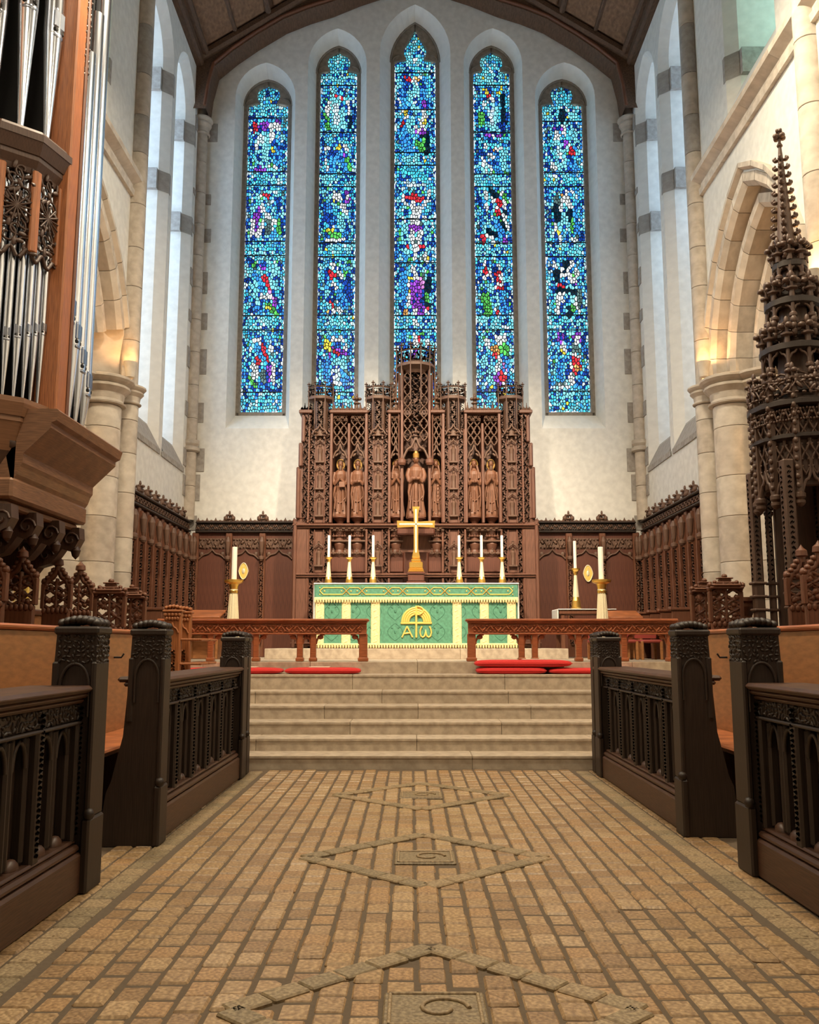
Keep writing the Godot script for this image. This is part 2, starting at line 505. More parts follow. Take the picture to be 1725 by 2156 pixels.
func build_walls() -> void:
	# ---- east wall with five lancets
	var we := structure("wall_east", "white plaster end wall pierced by five tall lancet windows")
	var mb := MB.new()
	var top := func(x): return roof_y(x) + 0.1
	var outer := []
	var inner := []
	for e in EAST:
		outer.append(arch_pts(e[0], e[2], 4.80, e[3], e[4]))
		inner.append(arch_pts(e[0], e[1] + 0.075, 5.10, e[3], e[4] - 0.16))
	var fz := -15.0
	sheet(mb, -4.0, 4.0, 0.0, 12.0, fz, outer, top)
	part(mb, "plaster_face", M.plaster, we)
	mb = MB.new()
	for i in 5: reveal(mb, outer[i], fz, inner[i], fz - 0.30)
	part(mb, "splayed_reveal", M.plaster, we)
	mb = MB.new()
	for i in 5: reveal(mb, inner[i], fz - 0.30, inner[i], fz - 0.8)
	sheet(mb, -5.2, 5.2, 0.0, 12.0, fz - 0.8, inner, top)
	part(mb, "outer_face", M.greystone, we)
	# ---- side walls
	for s: float in [-1.0, 1.0]:
		var w := structure("wall_north" if s < 0 else "wall_south", "white plaster side wall on the %s with deep window recesses and a stone arch" % ("left" if s < 0 else "right"))
		var x := side_xf(s)
		var holes := [arch_pts(9.95, 1.55, 0.0, 4.45, 6.66), arch_pts(12.45, 0.72, 4.05, 10.25, 11.02), arch_pts(13.98, 0.62, 4.05, 10.25, 11.02)]
		var up := [arch_pts(9.6, 0.75, 7.62, 10.2, 10.95)]
		mb = MB.new().setx(x)
		var tp := func(_u): return WALLTOP
		var t7 := func(_u): return 7.3
		# lower part (to the string course) and upper part for the western bay, full height for the eastern bay
		sheet(mb, -7.0, 11.45, 0.0, 7.3, 0.0, [holes[0]], t7)
		sheet(mb, -7.0, 11.45, 7.3, WALLTOP, 0.0, up, tp)
		sheet(mb, 11.45, 15.0, 0.0, WALLTOP, 0.0, [holes[1], holes[2]], tp)
		part(mb, "plaster_face", M.plaster, w)
		mb = MB.new().setx(x)
		var glass := []
		for h in [holes[1], holes[2], up[0]]:
			var c: float = (h[0].x + h[h.size() - 1].x) * 0.5
			var hw: float = (h[h.size() - 1].x - h[0].x) * 0.5
			var ym: float = h[0].y
			var a := arch_pts(c, hw - 0.12, ym + 0.33, 10.22, 10.88)
			var b := arch_pts(c, hw - 0.2, ym + 0.36, 10.2, 10.8)
			reveal(mb, h, 0.0, a, -0.14)
			reveal(mb, a, -0.14, b, -0.85)
			glass.append(b)
		part(mb, "window_reveal", M.plaster, w)
		# grey tie stones round the far jambs
		for h in [holes[1], holes[2], up[0]]:
			var u1: float = h[h.size() - 1].x
			for yb in [[8.1, 8.43], [9.75, 10.12]]:
				mb = MB.new().setx(x)
				mb.quad(Vector3(u1 - 0.125, yb[0], -0.135), Vector3(u1 - 0.2, yb[0], -0.85), Vector3(u1 - 0.2, yb[1], -0.85), Vector3(u1 - 0.125, yb[1], -0.135))
				mb.quad(Vector3(u1 + 0.0, yb[0], 0.004), Vector3(u1 - 0.125, yb[0], -0.132), Vector3(u1 - 0.125, yb[1], -0.132), Vector3(u1 + 0.0, yb[1], 0.004))
				mb.box(Vector3(u1, yb[0], -0.03), Vector3(u1 + 0.07, yb[1], 0.006))
				mb.box(Vector3(u1 - 0.2, yb[0] , -0.85), Vector3(u1 - 0.126, yb[1], -0.14))
				part(mb, "tie_stone", M.greystone, w)
		# stone sills (sloping) of the two eastern windows
		for h in [holes[1], holes[2]]:
			var u0: float = h[0].x
			var u1: float = h[h.size() - 1].x
			mb = MB.new().setx(x)
			mb.quad(Vector3(u0, 4.05, 0.02), Vector3(u1, 4.05, 0.02), Vector3(u1 - 0.12, 4.40, -0.15), Vector3(u0 + 0.12, 4.40, -0.15))
			mb.quad(Vector3(u0 + 0.12, 4.40, -0.15), Vector3(u1 - 0.12, 4.40, -0.15), Vector3(u1 - 0.2, 4.45, -0.85), Vector3(u0 + 0.2, 4.45, -0.85))
			mb.quad(Vector3(u0 - 0.05, 3.97, 0.02), Vector3(u1 + 0.05, 3.97, 0.02), Vector3(u1 + 0.05, 4.05, 0.02), Vector3(u0 - 0.05, 4.05, 0.02))
			mb.quad(Vector3(u0 - 0.05, 3.97, 0.0), Vector3(u1 + 0.05, 3.97, 0.0), Vector3(u1 + 0.05, 3.97, 0.02), Vector3(u0 - 0.05, 3.97, 0.02))
			part(mb, "window_sill", M.greystone, w)
		# outer leaf
		mb = MB.new().setx(x)
		var g0: Array = [glass[0], glass[1]]
		sheet(mb, -7.0, 11.45, 7.0, WALLTOP, -0.95, [glass[2]], tp)
		sheet(mb, 11.45, 15.8, 0.0, WALLTOP, -0.95, g0, tp)
		for gg in glass: reveal(mb, gg, -0.85, gg, -0.95)
		var ao := arch_pts(9.95, 0.95, 0.0, 4.45, 5.9)
		sheet(mb, -7.0, 11.45, 0.0, 7.0, -0.95, [ao], func(_u): return 7.0)
		part(mb, "outer_face", M.plaster, w)
		mb = MB.new().setx(x)
		reveal(mb, holes[0], 0.0, ao, -0.95, false)
		part(mb, "arch_reveal", M.limestone_b, w)
		side_glass(s, x, glass)
		string_course(s, x)
		arch_orders(s, x, w)
		aisle(s)
	# west end behind the camera
	var ww := structure("wall_west", "plain plaster wall closing the nave behind the viewer")
	mb = MB.new()
	mb.box(Vector3(-4.2, 0, 7.0), Vector3(4.2, 13.9, 7.4))
	part(mb, "plaster_face", M.plaster, ww)

func side_glass(s: float, x: Transform3D, glass: Array) -> void:
	for k in 3:
		var o := structure("window_%d" % (6 + k + (0 if s < 0 else 3)), "tall side window with pale leaded glass set deep in the %s wall" % ("left" if s < 0 else "right"))
		var g: PackedVector2Array = glass[k]
		var c := (g[0].x + g[g.size() - 1].x) * 0.5
		var hw := (g[g.size() - 1].x - g[0].x) * 0.5
		var mb := MB.new().setx(x)
		mb.use_col = true
		var lead := MB.new().setx(x)
		var rows := int((10.8 - g[0].y) / 0.17)
		for j in rows:
			for i in 6:
				var y0 := g[0].y + j * 0.17
				var a := c - hw + 2 * hw * i / 6.0
				var b := c - hw + 2 * hw * (i + 1) / 6.0
				var r := rng.randf()
				mb.col = Color(0.62, 0.80, 0.92).lerp(Color(0.80, 0.90, 0.96), r)
				if k == 2: mb.col = Color(0.42, 0.76, 0.55).lerp(Color(0.72, 0.95, 0.80), r)
				if rng.randf() < 0.16: mb.col = [Color(0.2, 0.4, 0.9), Color(0.9, 0.85, 0.5), Color(0.3, 0.75, 0.7)][rng.randi() % 3]
				mb.quad(Vector3(a + 0.006, y0 + 0.006, -0.86), Vector3(b - 0.006, y0 + 0.006, -0.86), Vector3(b - 0.006, y0 + 0.164, -0.86), Vector3(a + 0.006, y0 + 0.164, -0.86))
			lead.box(Vector3(c - hw, g[0].y + j * 0.17 - 0.006, -0.87), Vector3(c + hw, g[0].y + j * 0.17 + 0.006, -0.85))
		for i in 7:
			var a := c - hw + 2 * hw * i / 6.0
			lead.box(Vector3(a - 0.006, g[0].y, -0.87), Vector3(a + 0.006, g[0].y + rows * 0.17, -0.85))
		var gp := part(mb, "glass_panel", M.stained, o)
		gp.set_meta("kind", "stuff")
		part(lead, "lead_came", M.lead, o)
		var l := AreaLight3D.new()
		l.name = "window_light"
		o.add_child(l)
		l.area_size = Vector2(2.0 * hw - 0.05, 10.3 - g[0].y)
		l.position = Vector3(s * 4.66, (10.3 + g[0].y) * 0.5, -c)
		l.rotation = Vector3(0, s * PI / 2, 0)
		l.light_color = Color(0.80, 0.90, 1.0) if k < 2 else Color(0.82, 1.0, 0.88)
		l.light_energy = (6.0 if s < 0 else 2.5) * (1.0 if k < 2 else 0.3)
		l.area_range = 40
		l.shadow_enabled = true

func string_course(s: float, x: Transform3D) -> void:
	var o := structure("trim_%d" % (1 if s < 0 else 2), "moulded stone string course running along the %s wall" % ("left" if s < 0 else "right"))
	var prof := [[7.12, 0.0], [7.12, 0.05], [7.20, 0.06], [7.22, 0.02], [7.28, 0.03], [7.34, 0.14], [7.40, 0.15], [7.62, 0.02], [7.62, 0.0]]
	var k := 0
	var u := 11.45
	while u > -6.0:
		var mb := MB.new().setx(x)
		var a := u - 0.9 + 0.003
		for i in prof.size() - 1:
			var p: Array = prof[i]
			var q: Array = prof[i + 1]
			mb.quad(Vector3(a, p[0], p[1]), Vector3(u, p[0], p[1]), Vector3(u, q[0], q[1]), Vector3(a, q[0], q[1]))
		for uu in [a, u]:
			for i in prof.size() - 1:
				mb.tri(Vector3(uu, 7.3, 0), Vector3(uu, prof[i][0], prof[i][1]), Vector3(uu, prof[i + 1][0], prof[i + 1][1]))
		part(mb, "stone_block", [M.limestone, M.limestone_b, M.limestone_c][k % 3], o)
		k += 1
		u -= 0.9

func arch_orders(s: float, x: Transform3D, w: Node3D) -> void:
	# stepped stone orders of the side arch, built of separate arch stones
	var o := sub(w, "stone_arch")
	o.set_meta("label", "pointed moulded limestone arch")
	var spec := [[1.62, 6.78, 0.07, -0.06, 0.10], [1.55, 6.66, 0.02, -0.20, 0.22], [1.35, 6.40, -0.16, -0.46, 0.22], [1.15, 6.15, -0.42, -0.72, 0.22], [0.95, 5.90, -0.68, -0.96, 0.3]]
	for k in spec.size():
		var q: Array = spec[k]
		var A := arch_pts(9.95, q[0], 4.45, 4.45, q[1], 7)
		var B := arch_pts(9.95, q[0] - 0.16 if k else q[0] - 0.08, 4.45, 4.45, q[1] - 0.17 if k else q[1] - 0.09, 7)
		for i in range(1, A.size() - 2):
			if s < 0 and i > 12: continue
			var mb := MB.new().setx(x)
			var a0 := A[i]; var a1 := A[i + 1]; var b0 := B[i]; var b1 := B[i + 1]
			var g := (a1 - a0) * 0.008
			a0 += g; b0 += g; a1 -= g; b1 -= g
			var f: float = q[2]
			var r: float = q[3]
			var m0 := b0.lerp(a0, 0.35)
			var m1 := b1.lerp(a1, 0.35)
			mb.quad(Vector3(m0.x, m0.y, f), Vector3(m1.x, m1.y, f), Vector3(a1.x, a1.y, f), Vector3(a0.x, a0.y, f))
			mb.quad(Vector3(b0.x, b0.y, f - 0.06), Vector3(b1.x, b1.y, f - 0.06), Vector3(m1.x, m1.y, f), Vector3(m0.x, m0.y, f))
			mb.quad(Vector3(b0.x, b0.y, r), Vector3(b1.x, b1.y, r), Vector3(b1.x, b1.y, f - 0.06), Vector3(b0.x, b0.y, f - 0.06))
			mb.quad(Vector3(a0.x, a0.y, f), Vector3(a1.x, a1.y, f), Vector3(a1.x, a1.y, r), Vector3(a0.x, a0.y, r))
			part(mb, "arch_stone", [M.limestone, M.limestone_b, M.limestone_c][(i + k) % 3], o)

func aisle(s: float) -> void:
	# the lit side aisle seen through the arch
	var o := structure("wall_aisle_north" if s < 0 else "wall_aisle_south", "cream wall of the side aisle seen through the %s arch" % ("left" if s < 0 else "right"))
	var mb := MB.new()
	mb.box(Vector3(s * 7.0, 0, -14.0), Vector3(s * 7.3, 7.0, 7.0))
	mb.box(Vector3(s * 4.8, 0, -14.0), Vector3(s * 7.3, 7.0, -14.3))
	mb.box(Vector3(s * 4.8, 7.0, -14.0), Vector3(s * 7.3, 7.2, 7.2))
	mb.box(Vector3(s * 4.8, 0, 7.0), Vector3(s * 7.3, 7.0, 7.2))
	part(mb, "plaster_face", M.plaster, o)
	mb = MB.new()
	mb.box(Vector3(s * 3.85, -0.2, -14.0), Vector3(s * 7.3, 0.0, 7.0))
	part(mb, "aisle_paving", M.stepstone, o)

func drum(parent: Node, p: Vector3, r: float, y0: float, y1: float, m: Material, called := "stone_drum") -> void:
	var mb := MB.new()
	mb.lathe([Vector2(r - 0.006, y0 + 0.002), Vector2(r, y0 + 0.008), Vector2(r, y1 - 0.008), Vector2(r - 0.006, y1 - 0.002)], p, 18)
	part(mb, called, m, parent)

func capital(parent: Node, p: Vector3, r: float, y: float, h: float) -> void:
	var mb := MB.new()
	var q := []
	for a in [[1.0, 0.0], [1.22, 0.03], [1.25, 0.08], [1.12, 0.13], [1.08, 0.2], [1.14, 0.42], [1.34, 0.55], [1.42, 0.6], [1.42, 0.68], [1.3, 0.72], [1.5, 0.80], [1.62, 0.88], [1.62, 0.96], [1.5, 1.0], [0.0, 1.0]]:
		q.append(Vector2(r * a[0], h * a[1]))
	mb.lathe(q, p + Vector3(0, y, 0), 18)
	part(mb, "capital", M.limestone_c, parent)

func build_piers() -> void:
	var stones := [M.limestone, M.limestone_b, M.limestone, M.limestone_c]
	for s: float in [-1.0, 1.0]:
		var side := "left" if s < 0 else "right"
		# tall wall shaft between the arch and the windows
		var wall: Node3D = get_node("wall_north" if s < 0 else "wall_south")
		var sh := sub(wall, "wall_shaft")
		sh.set_meta("label", "slender stone shaft rising to the roof")
		var y := 0.0
		var k := 0
		while y < 4.25:
			var h := [0.52, 0.44, 0.58][k % 3] as float
			drum(sh, V(s * 3.80, 0, 11.5), 0.145, y, minf(y + h, 4.25), stones[k % 4])
			y += h
			k += 1
		capital(sh, V(s * 3.80, 0, 11.5), 0.145, 4.25, 0.25)
		y = 4.5
		while y < 11.2:
			var h := [0.62, 0.74, 0.55][k % 3] as float
			drum(sh, V(s * 3.80, 0, 11.5), 0.125, y, minf(y + h, 11.2), M.greystone if y > 7.4 and k % 2 == 0 else M.limestone_c)  # greyer drums up high put the dimmer upper light into the stone
			y += h
			k += 1
		# clustered pier carrying the arch
		for e in [[10.95, "beyond the arch beside the altar", true], [8.35, "on the near side of the arch", false]]:
			var pd: float = e[0]
			var pr := sub(wall, "stone_pier")
			pr.set_meta("label", "clustered limestone pier with moulded capitals")
			for c in [[3.98, pd + (0.12 if e[2] else -0.1), 0.24], [4.40, pd + (0.0 if e[2] else 0.0), 0.33], [4.78, pd + 0.05, 0.22]]:
				y = 0.0
				k = 0
				while y < 4.1:
					var h := [0.56, 0.5, 0.62, 0.47][k % 4] as float
					drum(pr, V(s * c[0], 0, c[1]), c[2], y, minf(y + h, 4.12), stones[(k + int(c[0] * 10)) % 4])
					y += h
					k += 1
				capital(pr, V(s * c[0], 0, c[1]), c[2], 4.12, 0.36)
			if not e[2]:
				y = 0.0
				while y < 11.2:
					drum(pr, V(s * 3.82, 0, 8.1), 0.13, y, y + 0.7, stones[k % 4])
					y += 0.7
					k += 1
		# corner shaft beside the end wall
		var cs := sub(get_node("wall_east"), "corner_shaft")
		cs.set_meta("label", "thin grey stone corner shaft with moulded capital")
		y = 3.2
		k = 0
		while y < 10.2:
			if absf(y - 4.36) < 0.05:
				var rg := MB.new()
				rg.lathe([Vector2(0.11, 0), Vector2(0.16, 0.02), Vector2(0.16, 0.07), Vector2(0.12, 0.1), Vector2(0.15, 0.14), Vector2(0.15, 0.2), Vector2(0.1, 0.22)], V(s * 3.80, y, 14.9), 14)
				part(rg, "shaft_ring", M.limestone_c, cs)
			drum(cs, V(s * 3.80, 0, 14.9), 0.105, y, y + 0.58, M.limestone_c)
			y += 0.58
			k += 1
		capital(cs, V(s * 3.80, 0, 14.9), 0.12, 10.1, 0.32)
		y = 2.9
		k = 0
		for q in [[3.05, 3.3, 0.13], [3.55, 4.0, 0.16], [4.05, 4.45, 0.22], [4.9, 5.25, 0.18], [5.75, 6.2, 0.2], [6.55, 6.85, 0.19], [7.2, 7.6, 0.17], [8.15, 8.4, 0.2], [8.85, 9.05, 0.18], [10.05, 10.4, 0.26]]:
			var mb := MB.new()
			mb.cbox(V(s * (3.86), q[0], 15.02), V(s * (3.80 - q[2]), q[1], 14.985), 0.004)
			mb.cbox(V(s * 3.87, q[0] + 0.05, 14.7 - q[2] * 0.3), V(s * 3.835, q[1] - 0.05, 14.99), 0.004)
			part(mb, "quoin_stone", M.greystone, cs)

# ---------------------------------------------------------------- ceiling
func build_ceiling() -> void:
	var c := structure("ceiling", "dark timber roof with panelled boards and an arched rib")
	var mb := MB.new()
	for s: float in [-1.0, 1.0]:
		mb.setx(mx(s))
		mb.quad(Vector3(4.6, roof_y(4.6), 7.4), Vector3(0, roof_y(0), 7.4), Vector3(0, roof_y(0), -15.8), Vector3(4.6, roof_y(4.6), -15.8))
		mb.quad(Vector3(4.9, roof_y(4.6) + 0.3, 7.4), Vector3(0, roof_y(0) + 0.3, 7.4), Vector3(0, roof_y(0) + 0.3, -15.8), Vector3(4.9, roof_y(4.6) + 0.3, -15.8))
		mb.quad(Vector3(4.9, 10.9, 7.4), Vector3(4.9, 10.9, -15.8), Vector3(4.9, 11.6, -15.8), Vector3(4.9, 11.6, 7.4))
		mb.quad(Vector3(3.8, 11.5, 7.4), Vector3(4.9, 11.5, 7.4), Vector3(4.9, 11.5, -15.8), Vector3(3.8, 11.5, -15.8))
	part(mb, "roof_boards", M.ceilingoak, c)
	for s: float in [-1.0, 1.0]:
		var cosr := Basis(Vector3(0, 0, 1), -atan(0.655) * s)
		# recessed panels between ribs: each a separate board with a raised frame
		for j in 9:
			for i in 3:
				var d0 := 14.55 - j * 1.75
				var a := 0.25 + i * 1.45
				mb = MB.new()
				mb.setx(Transform3D(Basis(Vector3(0, 0, 1), -atan(0.655) * s), Vector3(0, roof_y(0), 0)))
				mb.cbox(Vector3(s * a, -0.045, -d0 + 0.14), Vector3(s * (a + 1.3), -0.005, -d0 + 1.6), 0.02)
				part(mb, "ceiling_panel", M.ceilingpanel, c)
				mb = MB.new().setx(mb.xf)
				mb.cbox(Vector3(s * (a - 0.07), -0.11, -d0 + 0.1), Vector3(s * (a + 0.03), 0, -d0 + 1.65), 0.03)
				mb.cbox(Vector3(s * (a + 0.62), -0.08, -d0 + 0.1), Vector3(s * (a + 0.70), 0, -d0 + 1.65), 0.03)
				part(mb, "roof_rib", M.ceilingoak, c)
		for j in 9:
			var d0 := 14.55 - j * 1.75
			mb = MB.new().setx(Transform3D(Basis(Vector3(0, 0, 1), -atan(0.655) * s), Vector3(0, roof_y(0), 0)))
			mb.cbox(Vector3(0, -0.16, -d0 - 0.12), Vector3(s * 5.0, 0, -d0 + 0.1), 0.04)
			part(mb, "roof_beam", M.ceilingoak, c)
		# wall plate
		mb = MB.new()
		mb.cbox(Vector3(s * 3.92, 11.22, 7), Vector3(s * 3.72, 11.5, -15), 0.04)
		mb.cbox(Vector3(s * 3.95, 11.38, 7), Vector3(s * 3.62, 11.52, -15), 0.04)
		part(mb, "wall_plate", M.ceilingoak, c)
	# arched brace against the end wall
	var rib := thing("roof_truss", "dark timber arched brace spanning in front of the end wall", "beam", V(0, 10.4, 14.7))
	for s: float in [-1.0, 1.0]:
		var inn := PackedVector2Array([Vector2(3.66, 10.42), Vector2(3.62, 10.8), Vector2(3.53, 11.22), Vector2(3.2, 11.52), Vector2(2.83, 11.80), Vector2(2.33, 12.13), Vector2(1.9, 12.32), Vector2(1.49, 12.46), Vector2(1.0, 12.68), Vector2(0.5, 12.86), Vector2(0, 12.95)])
		var out := PackedVector2Array([Vector2(3.95, 10.42), Vector2(3.95, 10.8), Vector2(3.95, 11.40), Vector2(3.5, 11.66), Vector2(3.1, 11.93), Vector2(2.6, 12.25), Vector2(2.15, 12.55), Vector2(1.65, 12.87), Vector2(1.1, 13.23), Vector2(0.55, 13.59), Vector2(0, 13.95)])
		mb = MB.new().setx(mx(s))
		var lip := MB.new().setx(mx(s))
		for i in 10:
			var a := inn[i]; var b := inn[i + 1]; var e := out[i + 1]; var f := out[i]
			mb.quad(Vector3(a.x, a.y, -14.55), Vector3(f.x, f.y, -14.55), Vector3(e.x, e.y, -14.55), Vector3(b.x, b.y, -14.55))
			mb.quad(Vector3(a.x, a.y, -14.95), Vector3(a.x, a.y, -14.55), Vector3(b.x, b.y, -14.55), Vector3(b.x, b.y, -14.95))
			mb.quad(Vector3(f.x, f.y, -14.95), Vector3(a.x, a.y, -14.95), Vector3(b.x, b.y, -14.95), Vector3(e.x, e.y, -14.95))
			lip.tube([Vector3(a.x + 0.02, a.y + 0.05, -14.54), Vector3(b.x + 0.02, b.y + 0.05, -14.54)], 0.035, 5)
		part(mb, "arched_brace", M.ceilingoak, rib)
		part(lip, "roll_moulding", M.stalloak, rib)

# ---------------------------------------------------------------- floor and steps
func build_floor() -> void:
	var fl := structure("floor", "brown brick chancel floor with diamond tile insets and pale stone altar steps")
	var mb := MB.new()
	mb.box(Vector3(-3.9, -0.25, 7.0), Vector3(3.9, -0.004, -8.9))
	part(mb, "mortar_bed", M.mortar, fl)
	# bricks
	var shapes := []
	for k in 4:
		var b := MB.new()
		var jx := 0.0500 + 0.0007 * k
		var jz := 0.0645 + 0.0008 * (k % 2)
		b.cbox(Vector3(-jx, -0.03, -jz), Vector3(jx, 0.0035 * (k % 3) , jz), 0.009)
		shapes.append(b)
	var meshes := {}
	for k in 4:
		for c in 6:
			var me: ArrayMesh = shapes[k].mesh()
			me.surface_set_material(0, M["brick%d" % c])
			meshes[k * 6 + c] = me
	var dia := [3.06, 5.14, 7.2]
	var spots := []
	var far := []
	for c in 6: far.append(MB.new())
	for i in range(-14, 15):
		var x := i * 0.112 - 0.056 * 0
		if absf(x) > 1.40: continue
		var off := rng.randf() * 0.14
		for j in 56:
			var d := 1.0 + off + j * 0.1385
			if d > 8.62: continue
			var skip := false
			for dc: float in dia:
				var q := absf(x) / 0.66 + absf(d - dc) / 0.60
				if absf(q - 1.0) < 0.055: skip = true
				if absf(x) < 0.19 and absf(d - dc) < 0.175: skip = true
			if skip: continue
			spots.append([x, d])
	# strips next to the stalls
	for s: float in [-1.0, 1.0]:
		for j in 48:
			spots.append([s * 1.615, 2.0 + j * 0.139])
			spots.append([s * 1.729, 2.04 + j * 0.139])
	spots.sort_custom(func(a, b): return a[1] < b[1])
	var count := 0
	for q in spots:
		var kk := rng.randi() % 4
		var cc := [0, 1, 2, 0, 1, 3, 4, 5][rng.randi() % 8] as int
		var p := V(q[0] + rng.randf_range(-0.002, 0.002), rng.randf_range(-0.003, 0.001), q[1])
		if q[1] > 3.0 and count < 300 and absf(q[0]) < 0.14 + q[1] * 0.42:
			var o := MeshInstance3D.new()
			o.mesh = meshes[kk * 6 + cc]
			o.name = "brick"
			fl.add_child(o, true)
			o.position = p
			o.rotation = Vector3(rng.randf_range(-0.02, 0.02), rng.randf_range(-0.02, 0.02), rng.randf_range(-0.02, 0.02))
			count += 1
		else:
			var b: MB = far[cc]
			b.setx(Transform3D(Basis.from_euler(Vector3(rng.randf_range(-0.012, 0.012), 0, rng.randf_range(-0.012, 0.012))), p))
			b.cbox(Vector3(-0.0507, -0.03, -0.0648), Vector3(0.0507, 0.003, 0.0648), 0.009)
	for c in 6:
		var o := part(far[c], "brick_field", M["brick%d" % c], fl)
		o.set_meta("kind", "stuff")
	# diamond frames of larger grey-green tiles, with a plaque in each
	for dc: float in dia:
		var C := [Vector2(0, -0.60), Vector2(0.66, 0), Vector2(0, 0.60), Vector2(-0.66, 0)]
		for e in 4:
			var A: Vector2 = C[e]
			var B: Vector2 = C[(e + 1) % 4]
			var t := (B - A).normalized()
			for k in 6:
				var p := A.lerp(B, (k + 0.5) / 6.0)
				mb = MB.new()
				mb.setx(Transform3D(Basis(Vector3(t.x, 0, t.y), Vector3.UP, Vector3(-t.y, 0, t.x)), V(p.x, 0, dc) + Vector3(0, 0, p.y)))
				mb.cbox(Vector3(-0.071, -0.03, -0.047), Vector3(0.071, 0.011, 0.047), 0.006)
				part(mb, "diamond_tile", M["tile%d" % (rng.randi() % 3)], fl)
		mb = MB.new()
		mb.cbox(V(-0.165, -0.03, dc - 0.14), V(0.165, 0.009, dc + 0.14), 0.006)
		part(mb, "plaque", M.tile1, fl)
		mb = MB.new()
		for q in [[-0.15, -0.13, 0.15, -0.118], [-0.15, 0.118, 0.15, 0.13], [-0.15, -0.13, -0.138, 0.13], [0.138, -0.13, 0.15, 0.13]]:
			mb.cbox(V(q[0], 0, dc + q[1]), V(q[2], 0.015, dc + q[3]), 0.003)
		var pts := []
		for k in 15:
			var a := k * 0.42
			pts.append(V(0.02 + 0.09 * cos(a) * (1.0 - k * 0.045), 0.011, dc + 0.09 * sin(a) * (1.0 - k * 0.045)))
		mb.tube(pts, 0.008, 5)
		part(mb, "plaque_relief", M.tile2, fl)
	# green border tiles on both sides
	for s: float in [-1.0, 1.0]:
		for j in 50:
			var d := 1.6 + j * 0.1405
			mb = MB.new()
			mb.setx(Transform3D(Basis(Vector3.UP, rng.randf_range(-0.02, 0.02)), V(s * 1.495, rng.randf_range(-0.002, 0.001), d)))
			mb.cbox(Vector3(-0.058, -0.03, -0.066), Vector3(0.058, 0.003, 0.066), 0.006)
			if j % 2 == 0:
				mb.cbox(Vector3(-0.012, 0, -0.05), Vector3(0.012, 0.007, 0.05), 0.003)
			part(mb, "border_tile", M["tile%d" % (rng.randi() % 3)], fl)
	# nave floor behind the viewer
	mb = MB.new()
	mb.box(Vector3(-3.9, -0.03, 7.0), Vector3(3.9, -0.001, -1.0))
	part(mb, "nave_paving", M.brick2, fl)
	# altar steps: each step is a row of separate slabs
	var Y := [0.122, 0.244, 0.372, 0.51, 0.646, 0.815]
	var joints := [[0.5, 2.6], [-1.6, -0.02, 1.7], [-0.7, 0.85, 2.3], [-1.0, 0.0, 1.2], [-1.8, -0.4, 1.0], [-0.75, 1.0]]
	for i in 6:
		var st := sub(fl, "step")
		var d0 := 8.72 + 0.36 * i
		var d1 := d0 + 0.36 + 0.02 if i < 5 else 10.96
		var u := -3.84
		var jj: Array = joints[i].duplicate()
		jj.append(3.84)
		for e: float in jj:
			mb = MB.new()
			var y0: float = -0.02 if i == 0 else Y[i - 1] - 0.01
			mb.cbox(V(u + 0.0015, y0, d1), V(e - 0.0015, Y[i] - 0.03, d0 + 0.008), 0.004)
			mb.cbox(V(u + 0.0015, Y[i] - 0.032, d1), V(e - 0.0015, Y[i], d0), 0.006)
			part(mb, "slab", [M.stepstone, M.stepstone_b][(i + int(e * 3.0 + 20)) % 2], st)
			u = e
	mb = MB.new()
	mb.box(V(-4.8, -0.35, 8.85), V(4.8, -0.02, 15.9))
	for i in 6: mb.box(V(-3.83, -0.02, 8.72 + 0.36 * i + 0.06), V(3.83, Y[i] - 0.055, 15.0))
	part(mb, "step_core", M.mortar, fl)
	var sf := sub(fl, "sanctuary_paving")
	for i in 6:
		for j in 5:
			mb = MB.new()
			mb.cbox(V(-3.84 + i * 1.28 + 0.0015, 0.5, 10.90 + j * 0.82 + 0.0015), V(-3.84 + (i + 1) * 1.28 - 0.0015, 0.952 , 10.90 + (j + 1) * 0.82 - 0.0015), 0.005)
			part(mb, "paving_slab", [M.stepstone, M.stepstone_b][(i + j) % 2], sf)
	var dais := sub(fl, "altar_dais")
	var us := [-2.15, -0.72, 0.62, 2.15]
	for i in 3:
		mb = MB.new()
		mb.cbox(V(us[i] + 0.001, 0.95, 12.9), V(us[i + 1] - 0.001, 1.10, 15.0), 0.006)
		part(mb, "slab", [M.stepstone, M.stepstone_b][i % 2], dais)

# ---------------------------------------------------------------- stained glass
const HUE := {"c": Color(0.26, 0.86, 0.95), "l": Color(0.72, 0.97, 1.0), "b": Color(0.06, 0.36, 0.95), "d": Color(0.012, 0.05, 0.28), "t": Color(0.08, 0.62, 0.80), "w": Color(1.0, 0.96, 0.84), "p": Color(0.32, 0.06, 0.50), "r": Color(0.72, 0.03, 0.04), "y": Color(0.92, 0.66, 0.06), "g": Color(0.10, 0.48, 0.08), "k": Color(0.006, 0.02, 0.035), "o": Color(0.9, 0.38, 0.10), "m": Color(0.75, 0.25, 0.60), "n": Color(0.10, 0.16, 0.14)}

